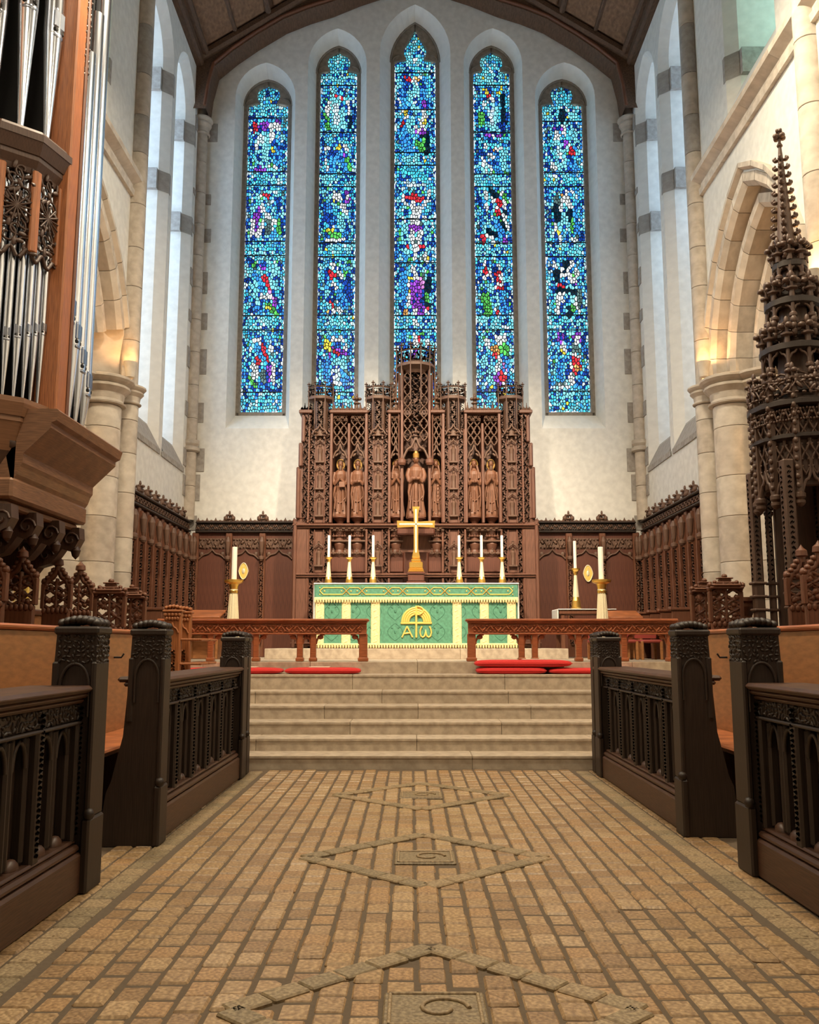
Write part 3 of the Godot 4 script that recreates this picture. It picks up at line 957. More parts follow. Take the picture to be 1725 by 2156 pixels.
# figures in the glass: colour, then from, to and radius, across in pixels of the window, down in rows of the window
var FIGS := [
	["p -14 268 20 262 10", "w 8 262 8 300 6", "r -28 262 -28 280 5", "w 18 262 24 274 6", "c -14 290 -10 345 16", "l -16 288 -12 300 7", "b 20 300 24 345 9", "y 12 318 12 322 5", "w -22 300 -22 316 4", "p -24 360 -10 362 6", "w 4 356 22 360 5",
		"r -8 418 6 418 5", "w -14 416 -14 416 5", "p -18 450 -24 500 7", "w -12 440 8 470 5", "w -28 470 -30 500 5", "w -4 470 -16 505 5", "w 20 468 6 500 5", "b 14 498 22 498 8", "y 20 440 20 440 4", "g 28 470 28 500 4", "n 6 470 6 500 6", "d 24 425 28 440 6",
		"p -10 565 -4 572 6", "r 0 590 12 612 7", "b -14 590 -6 640 8", "c -20 610 -14 650 8", "m 14 625 20 640 5", "p 26 634 22 650 5", "g 8 650 26 668 7", "y 2 656 14 656 4", "c 20 570 24 610 12", "w -2 630 14 636 5", "g -22 560 -22 566 4", "b -16 655 -10 665 6",
		"r 0 735 10 760 5", "b -12 735 0 760 7", "w -18 722 -18 728 5", "w -6 718 -6 724 5", "w 16 730 18 745 5", "r -14 760 -8 766 5", "w -16 775 -14 795 7", "p 14 780 20 805 6", "n 0 790 4 805 8", "w 22 770 24 810 4", "b -4 815 16 818 5", "w -26 740 -26 746 4", "g -24 800 -16 815 5"],
	["r 0 203 0 210 9", "w 0 206 0 210 5", "c -2 220 4 275 15", "l -6 222 -4 262 6", "w -22 215 -26 250 5", "g -24 250 -22 272 5", "w 20 212 22 240 4", "k 26 250 26 270 4",
		"w -22 312 -22 318 6", "w 18 312 18 318 6", "y 2 312 2 318 4", "b -8 330 -6 360 12", "d -14 325 -8 330 6", "b 10 340 16 362 9", "p 12 324 12 328 4", "g 20 340 26 360 4", "w -26 345 -22 362 4", "c -2 350 4 362 5",
		"w -6 415 6 424 7", "y -12 424 -8 428 4", "p 20 415 22 430 6", "w 20 418 20 422 4", "b -24 440 -14 470 10", "d -24 460 -20 475 7", "w 12 440 20 455 6", "c 10 465 16 495 10", "y -18 490 -10 496 6", "g -10 500 6 510 7", "b 18 500 20 515 8", "w -20 512 20 514 4",
		"r -12 580 -8 590 7", "w -8 565 -6 575 5", "w 6 580 10 590 5", "d 24 590 26 640 7", "g 18 580 20 590 4", "w -4 605 8 625 6", "b 8 625 18 650 10", "c -18 625 -12 650 9", "r -10 645 -6 650 4", "w -4 660 14 664 5", "b -22 590 -20 615 6", "o -16 664 -16 664 4",
		"y -18 728 -14 738 7", "w -6 715 -4 722 6", "w 10 715 12 720 6", "p -2 740 24 748 6", "r 0 745 6 748 5", "w 20 735 20 740 5", "c 4 765 20 775 9", "b -20 770 -10 810 10", "l 0 780 4 810 8", "b 18 790 20 815 7", "p -14 750 -12 756 4"],
	["r -18 160 -8 170 5", "w 0 158 0 176 6", "o 6 160 10 164 4", "d -20 150 -16 156 6", "w 0 118 0 122 5", "p -16 180 -14 190 6", "c -4 185 6 225 14", "b -24 170 -24 230 7", "b 18 190 18 225 8", "l 0 205 2 215 6", "p 20 210 20 224 5",
		"w -22 235 -20 245 6", "r -26 258 -26 266 6", "y -20 234 -20 238 4", "w 20 235 22 244 6", "w 14 255 16 270 7", "y 22 258 22 262 4", "b -22 275 -16 320 12", "c -12 260 -8 280 7", "k 22 285 24 320 10", "g 8 305 14 318 7", "g 18 298 22 304 4", "p 4 278 20 280 5", "w 0 270 8 276 4",
		"w -26 410 -26 430 4", "w -26 430 -10 446 4", "w 30 408 28 430 4", "w 28 430 12 446 4", "r -10 420 10 426 7", "w -4 436 -2 444 6", "w 2 450 0 478 11", "p -8 488 10 492 7", "w -8 498 0 540 5", "w 10 498 4 540 5", "w -2 540 0 560 4", "c -24 470 -20 540 9", "c 26 470 24 540 9", "t -22 360 22 380 10", "l -18 390 18 396 6", "r -18 525 -16 530 4", "r 16 525 14 530 4", "w -24 470 -24 470 5", "w 24 466 24 472 5", "w 22 545 22 560 5", "y 28 545 28 550 3", "b -22 545 -18 558 6",
		"w -4 572 2 590 7", "y -10 595 -8 625 6", "p -2 600 0 665 7", "p 10 600 14 668 7", "m 12 595 16 612 4", "b -24 580 -24 655 8", "k 26 600 24 655 7", "g 24 630 26 640 5", "o -22 660 -20 668 5", "w 0 660 -2 668 4", "r 22 655 26 660 4", "w 26 664 30 668 5", "w -14 600 -16 650 3",
		"w 0 685 2 690 6", "w 0 712 0 730 6", "b -26 715 -16 740 6", "w 26 720 26 730 5", "r 8 718 8 722 4", "c 10 735 14 760 8", "p -4 745 -8 760 6", "w -10 740 -6 748 4"],
	["y -16 185 -8 195 4", "y 22 182 16 192 4", "r -6 200 4 210 6", "w 0 205 2 210 5", "w -14 218 -10 226 5", "w 4 215 6 222 5", "p 0 222 2 228 5", "c 0 230 6 280 13", "l -2 232 2 262 5", "k 24 205 26 265 6", "g -22 240 -22 262 6", "d 22 265 24 280 5", "p -16 285 16 290 5", "w -2 285 10 292 4", "d -20 275 -16 282 5",
		"w -14 310 -14 316 4", "w 6 318 18 318 4", "o 2 322 2 322 3", "w -22 340 -16 362 5", "b 4 335 16 362 12", "c 20 330 24 356 6", "l -8 345 -2 368 4", "g 24 365 30 372 4", "w -6 330 0 335 4",
		"w -16 412 -14 418 5", "w 18 410 18 416 5", "k -4 410 10 420 6", "w -14 428 -14 446 4", "w 0 425 2 432 4", "r 12 435 10 455 6", "w 8 442 8 446 4", "g 24 420 26 432 6", "w 24 432 24 448 4", "k 22 455 24 490 6", "w 24 460 30 490 4", "c -12 470 -2 480 9", "k -10 495 0 505 8", "w -20 500 0 512 5", "r -24 505 -18 518 5", "p 22 505 26 515 5", "b 10 480 16 500 8",
		"r -20 575 -18 585 5", "w -18 562 -18 566 4", "w -10 578 -10 582 4", "w -20 592 -2 584 4", "w 10 565 12 572 5", "y 16 570 16 572 3", "d 4 578 4 600 7", "r 10 588 14 612 8", "w 14 588 14 594 5", "c -12 610 -2 620 7", "w 2 612 18 604 4", "g -20 630 -14 665 9", "b 12 630 22 665 10", "w 0 655 4 668 4", "r 8 660 8 664 4", "c 4 630 6 645 5",
		"w -16 722 -16 732 6", "w 6 715 8 726 6", "w 20 712 20 720 6", "o 0 740 4 750 8", "r -2 752 4 754 5", "g 16 735 22 750 8", "c -18 765 -8 800 11", "w 8 762 8 768 5", "p 2 795 12 810 8", "m 16 770 22 780 5", "r 14 790 18 800 6", "b 22 760 26 775 6", "y -14 815 -10 820 4", "w 14 812 20 816 4", "w -4 775 4 782 4"],
	["y 0 242 0 248 4", "k 0 236 0 254 8", "w -12 280 -10 288 5", "p -16 272 -4 276 5", "w 4 272 6 282 5", "w -14 292 -6 302 6", "c -10 310 0 355 12", "l -12 312 -4 340 5", "r 16 318 20 330 6", "w 14 308 14 312 4", "b 16 340 26 362 9", "w -22 350 -18 362 6", "p 6 300 6 312 4", "c 22 280 26 300 8",
		"w 4 410 4 416 5", "o -4 418 0 422 4", "w 18 410 18 414 4", "w -4 425 -8 450 5", "w 6 425 10 440 4", "w 14 440 16 450 4", "c -6 455 -12 490 6", "c 0 460 6 480 6", "k 12 455 24 490 9", "g 16 470 16 495 4", "n -18 420 -16 440 6", "b 24 440 26 500 6", "w -14 500 -10 518 4", "w 18 510 24 514 4", "y -12 498 -10 502 4", "w -20 470 -20 490 3", "k -20 440 -14 470 6",
		"w -24 560 -22 572 4", "w -10 570 -8 574 5", "w 10 562 12 570 6", "k 0 560 2 580 6", "w 4 585 14 600 8", "w 24 575 22 590 5", "w -8 585 -16 598 4", "k -20 580 -18 600 6", "p 6 605 18 608 5", "r -16 610 -10 614 4", "k -16 618 24 622 6", "w -18 625 -18 660 5", "w -6 625 -10 640 4", "c 8 630 14 645 6", "w 20 640 24 660 5", "g 12 650 14 658 5", "w -24 664 -14 668 4", "k 4 655 6 668 6", "n 26 625 26 650 5",
		"p -14 712 -14 722 9", "w -14 720 -14 724 4", "p 20 712 20 722 10", "w 20 718 20 728 6", "y -10 745 -6 752 5", "w -12 735 -6 742 5", "n 12 740 24 744 7", "w 12 752 24 756 4", "r 14 762 20 785 9", "o 18 775 22 785 5", "w 6 770 8 776 5", "b -18 770 -12 800 9", "c -2 775 -6 800 6", "w 4 790 6 808 5", "b 22 795 20 815 9", "w -18 815 0 818 4", "c 18 800 12 812 4"]]

func row_y(p: float) -> float:
	return 10.907 - (p - 230.0) * 0.008985

func inside_half(w: float, ys: float, ya: float, y: float) -> float:
	# half width of the cusped glass opening at height y
	if y < ys - 0.04: return w
	if y < ys + 0.02: return lerpf(w, 0.17, pow((y - ys + 0.04) / 0.06, 2.0))
	var yc := ys + 0.19
	var r := 0.205
	if y < yc + 0.12:
		return maxf(0.16, sqrt(maxf(0.0, r * r - (y - yc) * (y - yc))))
	var h0 := sqrt(r * r - 0.0144)
	var t := clampf((y - yc - 0.12) / maxf(0.02, ya - yc - 0.12), 0, 1)
	return h0 * pow(1.0 - t, 1.3)

func build_glass() -> void:
	for k in 5:
		var e: Array = EAST[k]
		var cx: float = e[0]
		var hw: float = e[1]
		var ys: float = e[3] + 0.05
		var ya: float = e[4] - 0.24
		var names := ["leftmost", "second from left", "central and tallest", "second from right", "rightmost"]
		var o := structure("window_%d" % (k + 1), "blue stained glass lancet window, %s of the five over the altar" % names[k])
		var y0 := 5.17
		var z := -15.36
		# stone frame: jambs and cusped head plate
		var fr := MB.new()
		var aw := hw + 0.08
		var outl := arch_pts(cx, aw, 5.08, e[3], e[4] - 0.16)
		var N := 70
		for s: float in [-1.0, 1.0]:
			fr.setx(Transform3D(Basis.from_scale(Vector3(s, 1, 1)), Vector3(cx, 0, 0)))
			fr.cbox(Vector3(hw, 5.05, z - 0.1), Vector3(aw + 0.02, e[3] + 0.02, z + 0.06), 0.02)
			for i in N:
				var ya0 := lerpf(e[3] - 0.05, e[4] - 0.16, float(i) / N)
				var ya1 := lerpf(e[3] - 0.05, e[4] - 0.16, float(i + 1) / N)
				var o0 := arch_half(aw, e[3], e[4] - 0.16, ya0) + 0.02
				var o1 := arch_half(aw, e[3], e[4] - 0.16, ya1) + 0.02
				var i0 := minf(inside_half(hw, ys, ya, ya0), o0) if ya0 < ya else 0.0
				var i1 := minf(inside_half(hw, ys, ya, ya1), o1) if ya1 < ya else 0.0
				fr.quad(Vector3(i0 + 0.02, ya0, z + 0.05), Vector3(o0, ya0, z + 0.05), Vector3(o1, ya1, z + 0.05), Vector3(i1 + 0.02, ya1, z + 0.05))
				fr.quad(Vector3(i0, ya0, z + 0.02), Vector3(i0 + 0.02, ya0, z + 0.05), Vector3(i1 + 0.02, ya1, z + 0.05), Vector3(i1, ya1, z + 0.02))
				fr.quad(Vector3(i0, ya0, z - 0.05), Vector3(i0, ya0, z + 0.02), Vector3(i1, ya1, z + 0.02), Vector3(i1, ya1, z - 0.05))
		fr.setx(Transform3D.IDENTITY)
		fr.cbox(Vector3(cx - aw, 5.05, z - 0.1), Vector3(cx + aw, 5.17, z + 0.06), 0.02)
		var arcs := []
		for i in range(1, outl.size() - 1): arcs.append(Vector3(outl[i].x, outl[i].y, z + 0.07))
		fr.tube(arcs, 0.02, 5)
		for s: float in [-1.0, 1.0]:
			var cp := []
			for i in 8:
				var a := PI * 0.5 + s * (0.15 + i * 0.2) * -1.0
				cp.append(Vector3(cx + s * (hw - 0.11) + cos(a) * 0.15, ys - 0.02 + sin(a) * 0.10 + 0.02, z + 0.06))
			fr.tube(cp, 0.013, 4)
		part(fr, "stone_frame", M.framestone, o)
		# panels: saddle bars at these rows
		var bars: Array = [[250, 368, 397, 517, 547, 672, 702, 828], [178, 282, 372, 400, 520, 549, 671, 702, 828], [150, 232, 326, 354, 470, 562, 672, 700, 828], [178, 282, 373, 400, 521, 549, 671, 702, 828], [258, 370, 400, 520, 549, 671, 702, 826]][k]
		var bands: Array = [[[200, 248], [369, 397], [518, 547], [673, 702], [828, 870]], [[100, 178], [373, 400], [521, 549], [672, 702], [828, 870]], [[60, 148], [327, 354], [673, 700], [828, 870]], [[100, 178], [374, 400], [522, 549], [672, 702], [828, 870]], [[190, 258], [371, 400], [521, 549], [672, 702], [828, 870]]][k]
		for b: int in bars:
			var bm := MB.new()
			bm.cbox(Vector3(cx - hw - 0.01, row_y(b) - 0.010, z + 0.012), Vector3(cx + hw + 0.01, row_y(b) + 0.010, z + 0.03), 0.004)
			part(bm, "saddle_bar", M.lead, o)
		# glass pieces: jittered cells, coloured by band, border or figure
		var figs := []
		for t: String in FIGS[k]:
			var q := t.split(" ")
			figs.append([q[0], Vector2(q[1].to_float() * 0.00845, row_y(q[2].to_float())), Vector2(q[3].to_float() * 0.00845, row_y(q[4].to_float())), q[5].to_float() * 0.00845])
		var gx := 0.043
		var gy := 0.061
		var nx := int(ceil(2.0 * hw / gx))
		gx = 2.0 * hw / nx
		var ny := int(ceil((ya - y0) / gy))
		var seeds := {}
		var info := {}
		for j in range(-1, ny + 2):
			for i in range(-1, nx + 1):
				var p := Vector2(-hw + (i + 0.5 + rng.randf_range(-0.36, 0.36)) * gx, y0 + (j + 0.5 + rng.randf_range(-0.38, 0.38)) * gy)
				var code := ""
				var py := 230.0 + (10.907 - p.y) / 0.008985
				for f in figs:
					var c := Geometry2D.get_closest_point_to_segment(p, f[1], f[2])
					if c.distance_to(p) < f[3]: code = f[0]
				var inband := false
				for bb in bands:
					if py > bb[0] and py < bb[1]: inband = true
				var fig := code != ""
				if code == "":
					var r := rng.randf()
					if inband: code = "c" if r < 0.45 else "l" if r < 0.55 else "t" if r < 0.80 else "b" if r < 0.88 else "y" if r < 0.895 else "d"
					elif absf(p.x) > hw - 0.055: code = "l" if r < 0.2 else "c" if r < 0.42 else "d" if r < 0.72 else "b" if r < 0.86 else "t"
					else: code = "c" if r < 0.27 else "t" if r < 0.47 else "b" if r < 0.66 else "l" if r < 0.71 else "d" if r < 0.94 else "n" if r < 0.98 else "g"
				elif rng.randf() < 0.16:
					code = "d" if code in ["c", "b", "l", "p"] else code
				if fig and rng.randf() < 0.16: continue
				seeds[Vector2i(i, j)] = p
				info[Vector2i(i, j)] = [code, fig]
		var cells := []
		var asp := 0.72
		for key: Vector2i in seeds:
			if key.x < 0 or key.x >= nx or key.y < 0 or key.y > ny: continue
			var p: Vector2 = seeds[key]
			if absf(p.x) > inside_half(hw, ys, ya, p.y) + 0.05: continue
			var poly := [Vector2(-0.13, -0.17), Vector2(0.13, -0.17), Vector2(0.13, 0.17), Vector2(-0.13, 0.17)]
			for dj in range(-2, 3):
				for di in range(-2, 3):
					if di == 0 and dj == 0: continue
					var kk := key + Vector2i(di, dj)
					if not seeds.has(kk): continue
					var dq: Vector2 = seeds[kk] - p
					dq.y *= asp
					var out := []
					var lim := dq.length_squared() * 0.5
					for a in poly.size():
						var A: Vector2 = poly[a]
						var B: Vector2 = poly[(a + 1) % poly.size()]
						var fa := A.x * dq.x + A.y * asp * dq.y - lim
						var fb := B.x * dq.x + B.y * asp * dq.y - lim
						if fa <= 0: out.append(A)
						if (fa < 0 and fb > 0) or (fa > 0 and fb < 0): out.append(A.lerp(B, fa / (fa - fb)))
					poly = out
					if poly.size() < 3: break
				if poly.size() < 3: break
			if poly.size() < 3: continue
			var area := 0.0
			var cen := Vector2.ZERO
			for a in poly.size():
				var A: Vector2 = poly[a] + p
				A.x = clampf(A.x, -hw, hw)
				# panes end at the saddle bars
				poly[a] = A
				cen += A / poly.size()
			for a in range(1, poly.size() - 1): area += absf((poly[a] - poly[0]).cross(poly[a + 1] - poly[0])) * 0.5
			cells.append([area if info[key][1] else area * 0.3, poly, cen, HUE[info[key][0]]])
		cells.sort_custom(func(a, b): return a[0] > b[0])
		var lead := MB.new()
		var panels := {}
		for ci in cells.size():
			var c: Array = cells[ci]
			var poly: Array = c[1]
			var cen: Vector2 = c[2]
			var inn := []
			var gl := []
			for q: Vector2 in poly:
				var dd := q - cen
				inn.append(cen + dd * maxf(0.35, 1.0 - 0.0095 / maxf(0.012, dd.length())))
				gl.append(cen + dd * 0.97)
			var hue: Color = c[3]
			var jit := 0.45 + 0.75 * rng.randf()
			hue = Color(minf(1, hue.r * jit), minf(1, hue.g * jit), minf(1, hue.b * jit))
			var g: MB
			if ci < 55: g = MB.new()
			else:
				var pi := 0
				var py := 230.0 + (10.907 - cen.y) / 0.008985
				for b: int in bars:
					if py > b: pi += 1
				if not panels.has(pi): panels[pi] = MB.new()
				g = panels[pi]
			g.use_col = true
			g.col = hue
			var tilt := Vector2(rng.randf_range(-0.03, 0.03), rng.randf_range(-0.03, 0.03))
			for a in range(1, gl.size() - 1):
				var q := [gl[0], gl[a], gl[a + 1]]
				var P := []
				for w: Vector2 in q: P.append(Vector3(cx + w.x, w.y, z + (w - cen).dot(tilt)))
				g.tri(P[0], P[1], P[2])
			if ci < 55: part(g, "pane", M.stained, o)
			for a in poly.size():
				var b := (a + 1) % poly.size()
				var A: Vector2 = poly[a]; var B: Vector2 = poly[b]; var C: Vector2 = inn[b]; var D: Vector2 = inn[a]
				lead.quad(Vector3(cx + A.x, A.y, z + 0.006), Vector3(cx + B.x, B.y, z + 0.006), Vector3(cx + C.x, C.y, z + 0.003), Vector3(cx + D.x, D.y, z + 0.003))
		for pi in panels:
			var gp := part(panels[pi], "glass_panel", M.stained, o)
			gp.set_meta("kind", "stuff")
		part(lead, "lead_came", M.lead, o)

func arch_half(hw: float, ys: float, ya: float, y: float) -> float:
	if y <= ys: return hw
	var rise := ya - ys
	var R := (hw * hw + rise * rise) / (2.0 * hw)
	return maxf(0.0, sqrt(maxf(0.0, R * R - (y - ys) * (y - ys))) - (R - hw))

# ---------------------------------------------------------------- reredos
func crown(root: Node, x: float, y: float, d: float, r: float, h: float, big := false) -> void:
	# half-octagonal gallery: tray, pierced parapet and finials
	var g := sub(root, "turret_crown")
	var mb := MB.new()
	mb.lathe([Vector2(r * 0.55, -h * 0.45), Vector2(r * 0.7, -h * 0.25), Vector2(r * 0.98, -h * 0.1), Vector2(r * 1.08, -0.02), Vector2(r * 1.08, 0.02), Vector2(r, 0.03), Vector2(0, 0.03)], V(x, y, d), 10)
	part(mb, "gallery_tray", M.carvedoak, g)
	mb = MB.new()
	for k in 10:
		var a0 := TAU * k / 10.0
		var a1 := TAU * (k + 1) / 10.0
		var p0 := V(x, y, d) + Vector3(cos(a0), 0, sin(a0)) * r
		var p1 := V(x, y, d) + Vector3(cos(a1), 0, sin(a1)) * r
		var m := (p0 + p1) * 0.5 - V(x, y, d)
		var out := Vector3(m.x, 0, m.z).normalized()
		mb.tube([p0 + Vector3(0, h * 0.95, 0), p1 + Vector3(0, h * 0.95, 0)], 0.014, 4)
		mb.tube([p0 + Vector3(0, h * 0.12, 0), p1 + Vector3(0, h * 0.12, 0)], 0.012, 4)
		mb.vine(p0 + Vector3(0, h * 0.5, 0), p1 + Vector3(0, h * 0.5, 0), Vector3.UP, out, h * 0.62, 1, 0.013)
		mb.crest(p0 + Vector3(0, h * 0.95, 0), p1 + Vector3(0, h * 0.95, 0), out, h * 0.28, 3)
	part(mb, "pierced_parapet", M.carvedoak, g)
	for k in (6 if big else 4):
		var a := PI * (k + 0.5) / (6.0 if big else 4.0)
		mb = MB.new()
		var p := V(x, y, d) + Vector3(cos(a), 0, sin(a)) * r * 1.05
		mb.tube([p - Vector3(0, h * 2.4, 0), p + Vector3(0, h * 1.0, 0)], 0.011, 5)
		mb.finial(p + Vector3(0, h * 0.95, 0), h * 0.5)
		part(mb, "slender_shaft", M.carvedoak, g)

func statue(n: int, x: float, y0: float, h: float, d: float, kind: int, label: String) -> void:
	var o := thing("saint_statue", label, "statue", V(x, y0, d), "carved saints in the reredos niches")
	# robe: folded lathe, wider at the hem and shoulders
	var mb := MB.new()
	var prof := [[0.0, 0.17], [0.04, 0.175], [0.3, 0.135], [0.5, 0.13], [0.62, 0.135], [0.74, 0.15], [0.80, 0.12], [0.835, 0.06], [0.86, 0.045]]
	var seg := 22
	var ph := kind * 1.3
	for i in prof.size() - 1:
		var ra := []
		var rb := []
		for k in seg + 1:
			var a := TAU * k / seg
			for e in [[ra, prof[i]], [rb, prof[i + 1]]]:
				var t: float = e[1][0]
				var fold := 1.0 + (0.16 * sin(a * 6.0 + ph + t * 3.0) + 0.08 * sin(a * 9.0 - ph)) * (1.0 - smoothstep(0.5, 0.82, t))
				var r: float = e[1][1] * h * fold
				e[0].append(Vector3(cos(a) * r, t * h, -sin(a) * r * 0.72))
		for k in seg:
			mb.quad(ra[k], ra[k + 1], rb[k + 1], rb[k])
	for i in mb.v.size(): mb.v[i] += V(x, y0, d)
	# mantle falling over one side, and sleeves
	var c := V(x, y0, d)
	for s: float in [-1.0, 1.0]:
		mb.tube([c + Vector3(s * 0.125, 0.77, 0.01) * h, c + Vector3(s * 0.155, 0.66, 0.05) * h, c + Vector3(s * 0.12, 0.56, 0.10) * h], 0.05 * h, 7, 0.042 * h)
		mb.tube([c + Vector3(s * 0.12, 0.56, 0.10) * h, c + Vector3(s * 0.06, 0.61, 0.14) * h, c + Vector3(s * 0.02, 0.65 if kind % 2 == 0 else 0.60, 0.15) * h], 0.040 * h, 7, 0.026 * h)
		mb.tube([c + Vector3(s * 0.10, 0.56, 0.08) * h, c + Vector3(s * 0.135, 0.4, 0.07) * h, c + Vector3(s * 0.12, 0.26 - 0.05 * (kind % 3), 0.075) * h], 0.035 * h, 5, 0.015 * h)
		mb.blob(c + Vector3(s * 0.015, (0.66 if kind % 2 == 0 else 0.61), 0.155) * h, Vector3(0.018, 0.035, 0.02) * h, Basis.IDENTITY, 6, 4)
	for q in [[-0.05, 0.50, 0.08], [0.0, 0.46, 0.06], [0.055, 0.52, 0.1], [-0.085, 0.42, 0.12]]:
		mb.tube([c + Vector3(q[0], q[1], 0.098) * h, c + Vector3(q[0] * 1.15, (q[1] + q[2]) * 0.5, 0.108) * h, c + Vector3(q[0] * 1.3, q[2], 0.125) * h], 0.013 * h, 5, 0.02 * h)
	var hem := []
	for k in 9: hem.append(c + Vector3(-0.12 + 0.03 * k, 0.33 - 0.10 * sin(PI * k / 8.0) + 0.02 * (kind % 3), 0.085 + 0.03 * sin(PI * k / 8.0)) * h)
	mb.tube(hem, 0.012 * h, 5)
	part(mb, "robe", M.statue, o)
	mb = MB.new()
	var hd := c + Vector3(0, 0.925, 0.02) * h
	mb.blob(hd, Vector3(0.052, 0.068, 0.058) * h, Basis.IDENTITY, 12, 9)
	mb.tube([c + Vector3(0, 0.83, 0.005) * h, c + Vector3(0, 0.89, 0.012) * h], 0.033 * h, 8)
	mb.blob(hd + Vector3(0, -0.008, 0.06) * h, Vector3(0.010, 0.02, 0.014) * h, Basis.IDENTITY, 6, 4)
	for s: float in [-1.0, 1.0]:
		mb.blob(hd + Vector3(s * 0.022, 0.014, 0.05) * h, Vector3(0.014, 0.006, 0.010) * h, Basis.IDENTITY, 6, 4)
		mb.blob(hd + Vector3(s * 0.052, -0.002, 0.0) * h, Vector3(0.008, 0.018, 0.012) * h, Basis.IDENTITY, 6, 4)
	mb.blob(hd + Vector3(0, -0.034, 0.052) * h, Vector3(0.018, 0.006, 0.009) * h, Basis.IDENTITY, 6, 4)
	part(mb, "head", M.statue, o)
	mb = MB.new()
	if kind in [0, 1, 6]:
		mb.blob(hd + Vector3(0, -0.075, 0.045) * h, Vector3(0.036, 0.06, 0.022) * h, Basis.IDENTITY, 7, 5)
		mb.blob(hd + Vector3(0, 0.035, -0.01) * h, Vector3(0.058, 0.045, 0.058) * h, Basis.IDENTITY, 10, 6)
		part(mb, "beard_and_hair", M.carvedoak, o)
	elif kind == 3:
		mb.lathe([Vector2(0.058, 0.03), Vector2(0.062, 0.06), Vector2(0.07, 0.10), Vector2(0.05, 0.10), Vector2(0.045, 0.14), Vector2(0, 0.16)].map(func(q): return q * h), hd, 8)
		part(mb, "crown", M.halo, o)
	else:
		mb.blob(hd + Vector3(0, 0.012, -0.014) * h, Vector3(0.066, 0.075, 0.062) * h, Basis.IDENTITY, 10, 7)
		mb.tube([hd + Vector3(-0.06, -0.02, 0.0) * h, c + Vector3(-0.09, 0.80, 0.04) * h, c + Vector3(-0.10, 0.66, 0.08) * h], 0.03 * h, 6)
		mb.tube([hd + Vector3(0.06, -0.02, 0.0) * h, c + Vector3(0.09, 0.80, 0.04) * h, c + Vector3(0.10, 0.66, 0.08) * h], 0.03 * h, 6)
		part(mb, "veil", M.statue, o)
	if kind != 3:
		mb = MB.new()
		var ring := []
		for k in 21: ring.append(hd + Vector3(cos(TAU * k / 20.0) * 0.088, sin(TAU * k / 20.0) * 0.092 + 0.005, -0.035) * h)
		mb.tube(ring, 0.012 * h, 6)
		for k in 20: mb.tri(hd + Vector3(0, 0.005, -0.035) * h, ring[k], ring[k + 1])
		part(mb, "halo", M.halo, o)
	o.scale = Vector3(0.74 if kind in [2, 4] else 0.86 if kind == 3 else 0.80, 1, 1)
	mb = MB.new()
	mb.lathe([Vector2(0, -0.14), Vector2(0.06, -0.13), Vector2(0.09, -0.08), Vector2(0.15, -0.03), Vector2(0.18, -0.025), Vector2(0.18, 0.0), Vector2(0, 0.0)].map(func(q): return q * h), c, 8)
	part(mb, "pedestal", M.reredosoak, o)
	if kind in [0, 1, 2, 4, 5, 6]:
		mb = MB.new()
		if kind == 4:
			mb.cbox(c + Vector3(0.02, 0.22, 0.115) * h, c + Vector3(0.07, 0.55, 0.14) * h, 0.005)
			for k in 5: mb.blob(c + Vector3(0.045, 0.26 + k * 0.065, 0.145) * h, Vector3(0.024, 0.02, 0.008) * h, Basis.IDENTITY, 5, 3)
			part(mb, "stole", M.statue, o)
		elif kind == 0:
			mb.cbox(c + Vector3(-0.02, 0.5, 0.12) * h, c + Vector3(0.11, 0.6, 0.17) * h, 0.006)
			part(mb, "book", M.statue, o)
		elif kind == 6:
			mb.tube([c + Vector3(0.14, 0.15, 0.1) * h, c + Vector3(0.05, 0.62, 0.15) * h], 0.014 * h, 6)
			part(mb, "staff", M.statue, o)

func pilaster(root: Node, x: float, w: float, y0: float, y1: float, d: float) -> void:
	var p := sub(root, "carved_pilaster")
	var mb := MB.new()
	mb.cbox(V(x - w * 0.5, y0, d + 0.12), V(x + w * 0.5, y1, d + 0.04), 0.012)
	for s: float in [-1.0, 1.0]:
		mb.cbox(V(x + s * w * 0.5 - 0.018, y0, d + 0.08), V(x + s * w * 0.5 + 0.018, y1, d - 0.01), 0.008)
		mb.cbox(V(x + s * w * 0.2 - 0.008, y0, d + 0.06), V(x + s * w * 0.2 + 0.008, y1, d + 0.005), 0.004)
	part(mb, "pilaster_board", M.reredosoak, p)
	mb = MB.new()
	mb.vine(V(x - w * 0.36, y0, d + 0.035), V(x - w * 0.36, y1, d + 0.035), Vector3.RIGHT, Vector3.BACK, w * 0.2, int((y1 - y0) / 0.16), 0.011)
	mb.vine(V(x + w * 0.36, y0, d + 0.035), V(x + w * 0.36, y1, d + 0.035), Vector3.RIGHT, Vector3.BACK, w * 0.2, int((y1 - y0) / 0.16), 0.011)
	part(mb, "leaf_carving", M.carvedoak, p)
	# little tabernacle figures one over another
	var hh := 0.44
	var y := y0 + 0.1
	while y + hh < y1 + 0.1:
		mb = MB.new()
		mb.cbox(V(x - w * 0.2, y, d + 0.06), V(x + w * 0.2, y + 0.03, d - 0.02), 0.006)
		mb.lathe([Vector2(0.040, 0), Vector2(0.034, 0.12), Vector2(0.042, 0.2), Vector2(0.018, 0.235), Vector2(0.0, 0.24)], V(x, y + 0.03, d + 0.03), 7)
		mb.blob(V(x, y + 0.285, d + 0.025), Vector3(0.022, 0.028, 0.022), Basis.IDENTITY, 6, 4)
		part(mb, "small_figure", M.carvedoak, p)
		mb = MB.new()
		mb.ogee(x, w * 0.2, y + 0.30, 0.09, -d + 0.01, 0.012)
		mb.finial(V(x, y + 0.36, d + 0.01), 0.07)
		part(mb, "figure_canopy", M.carvedoak, p)
		y += hh

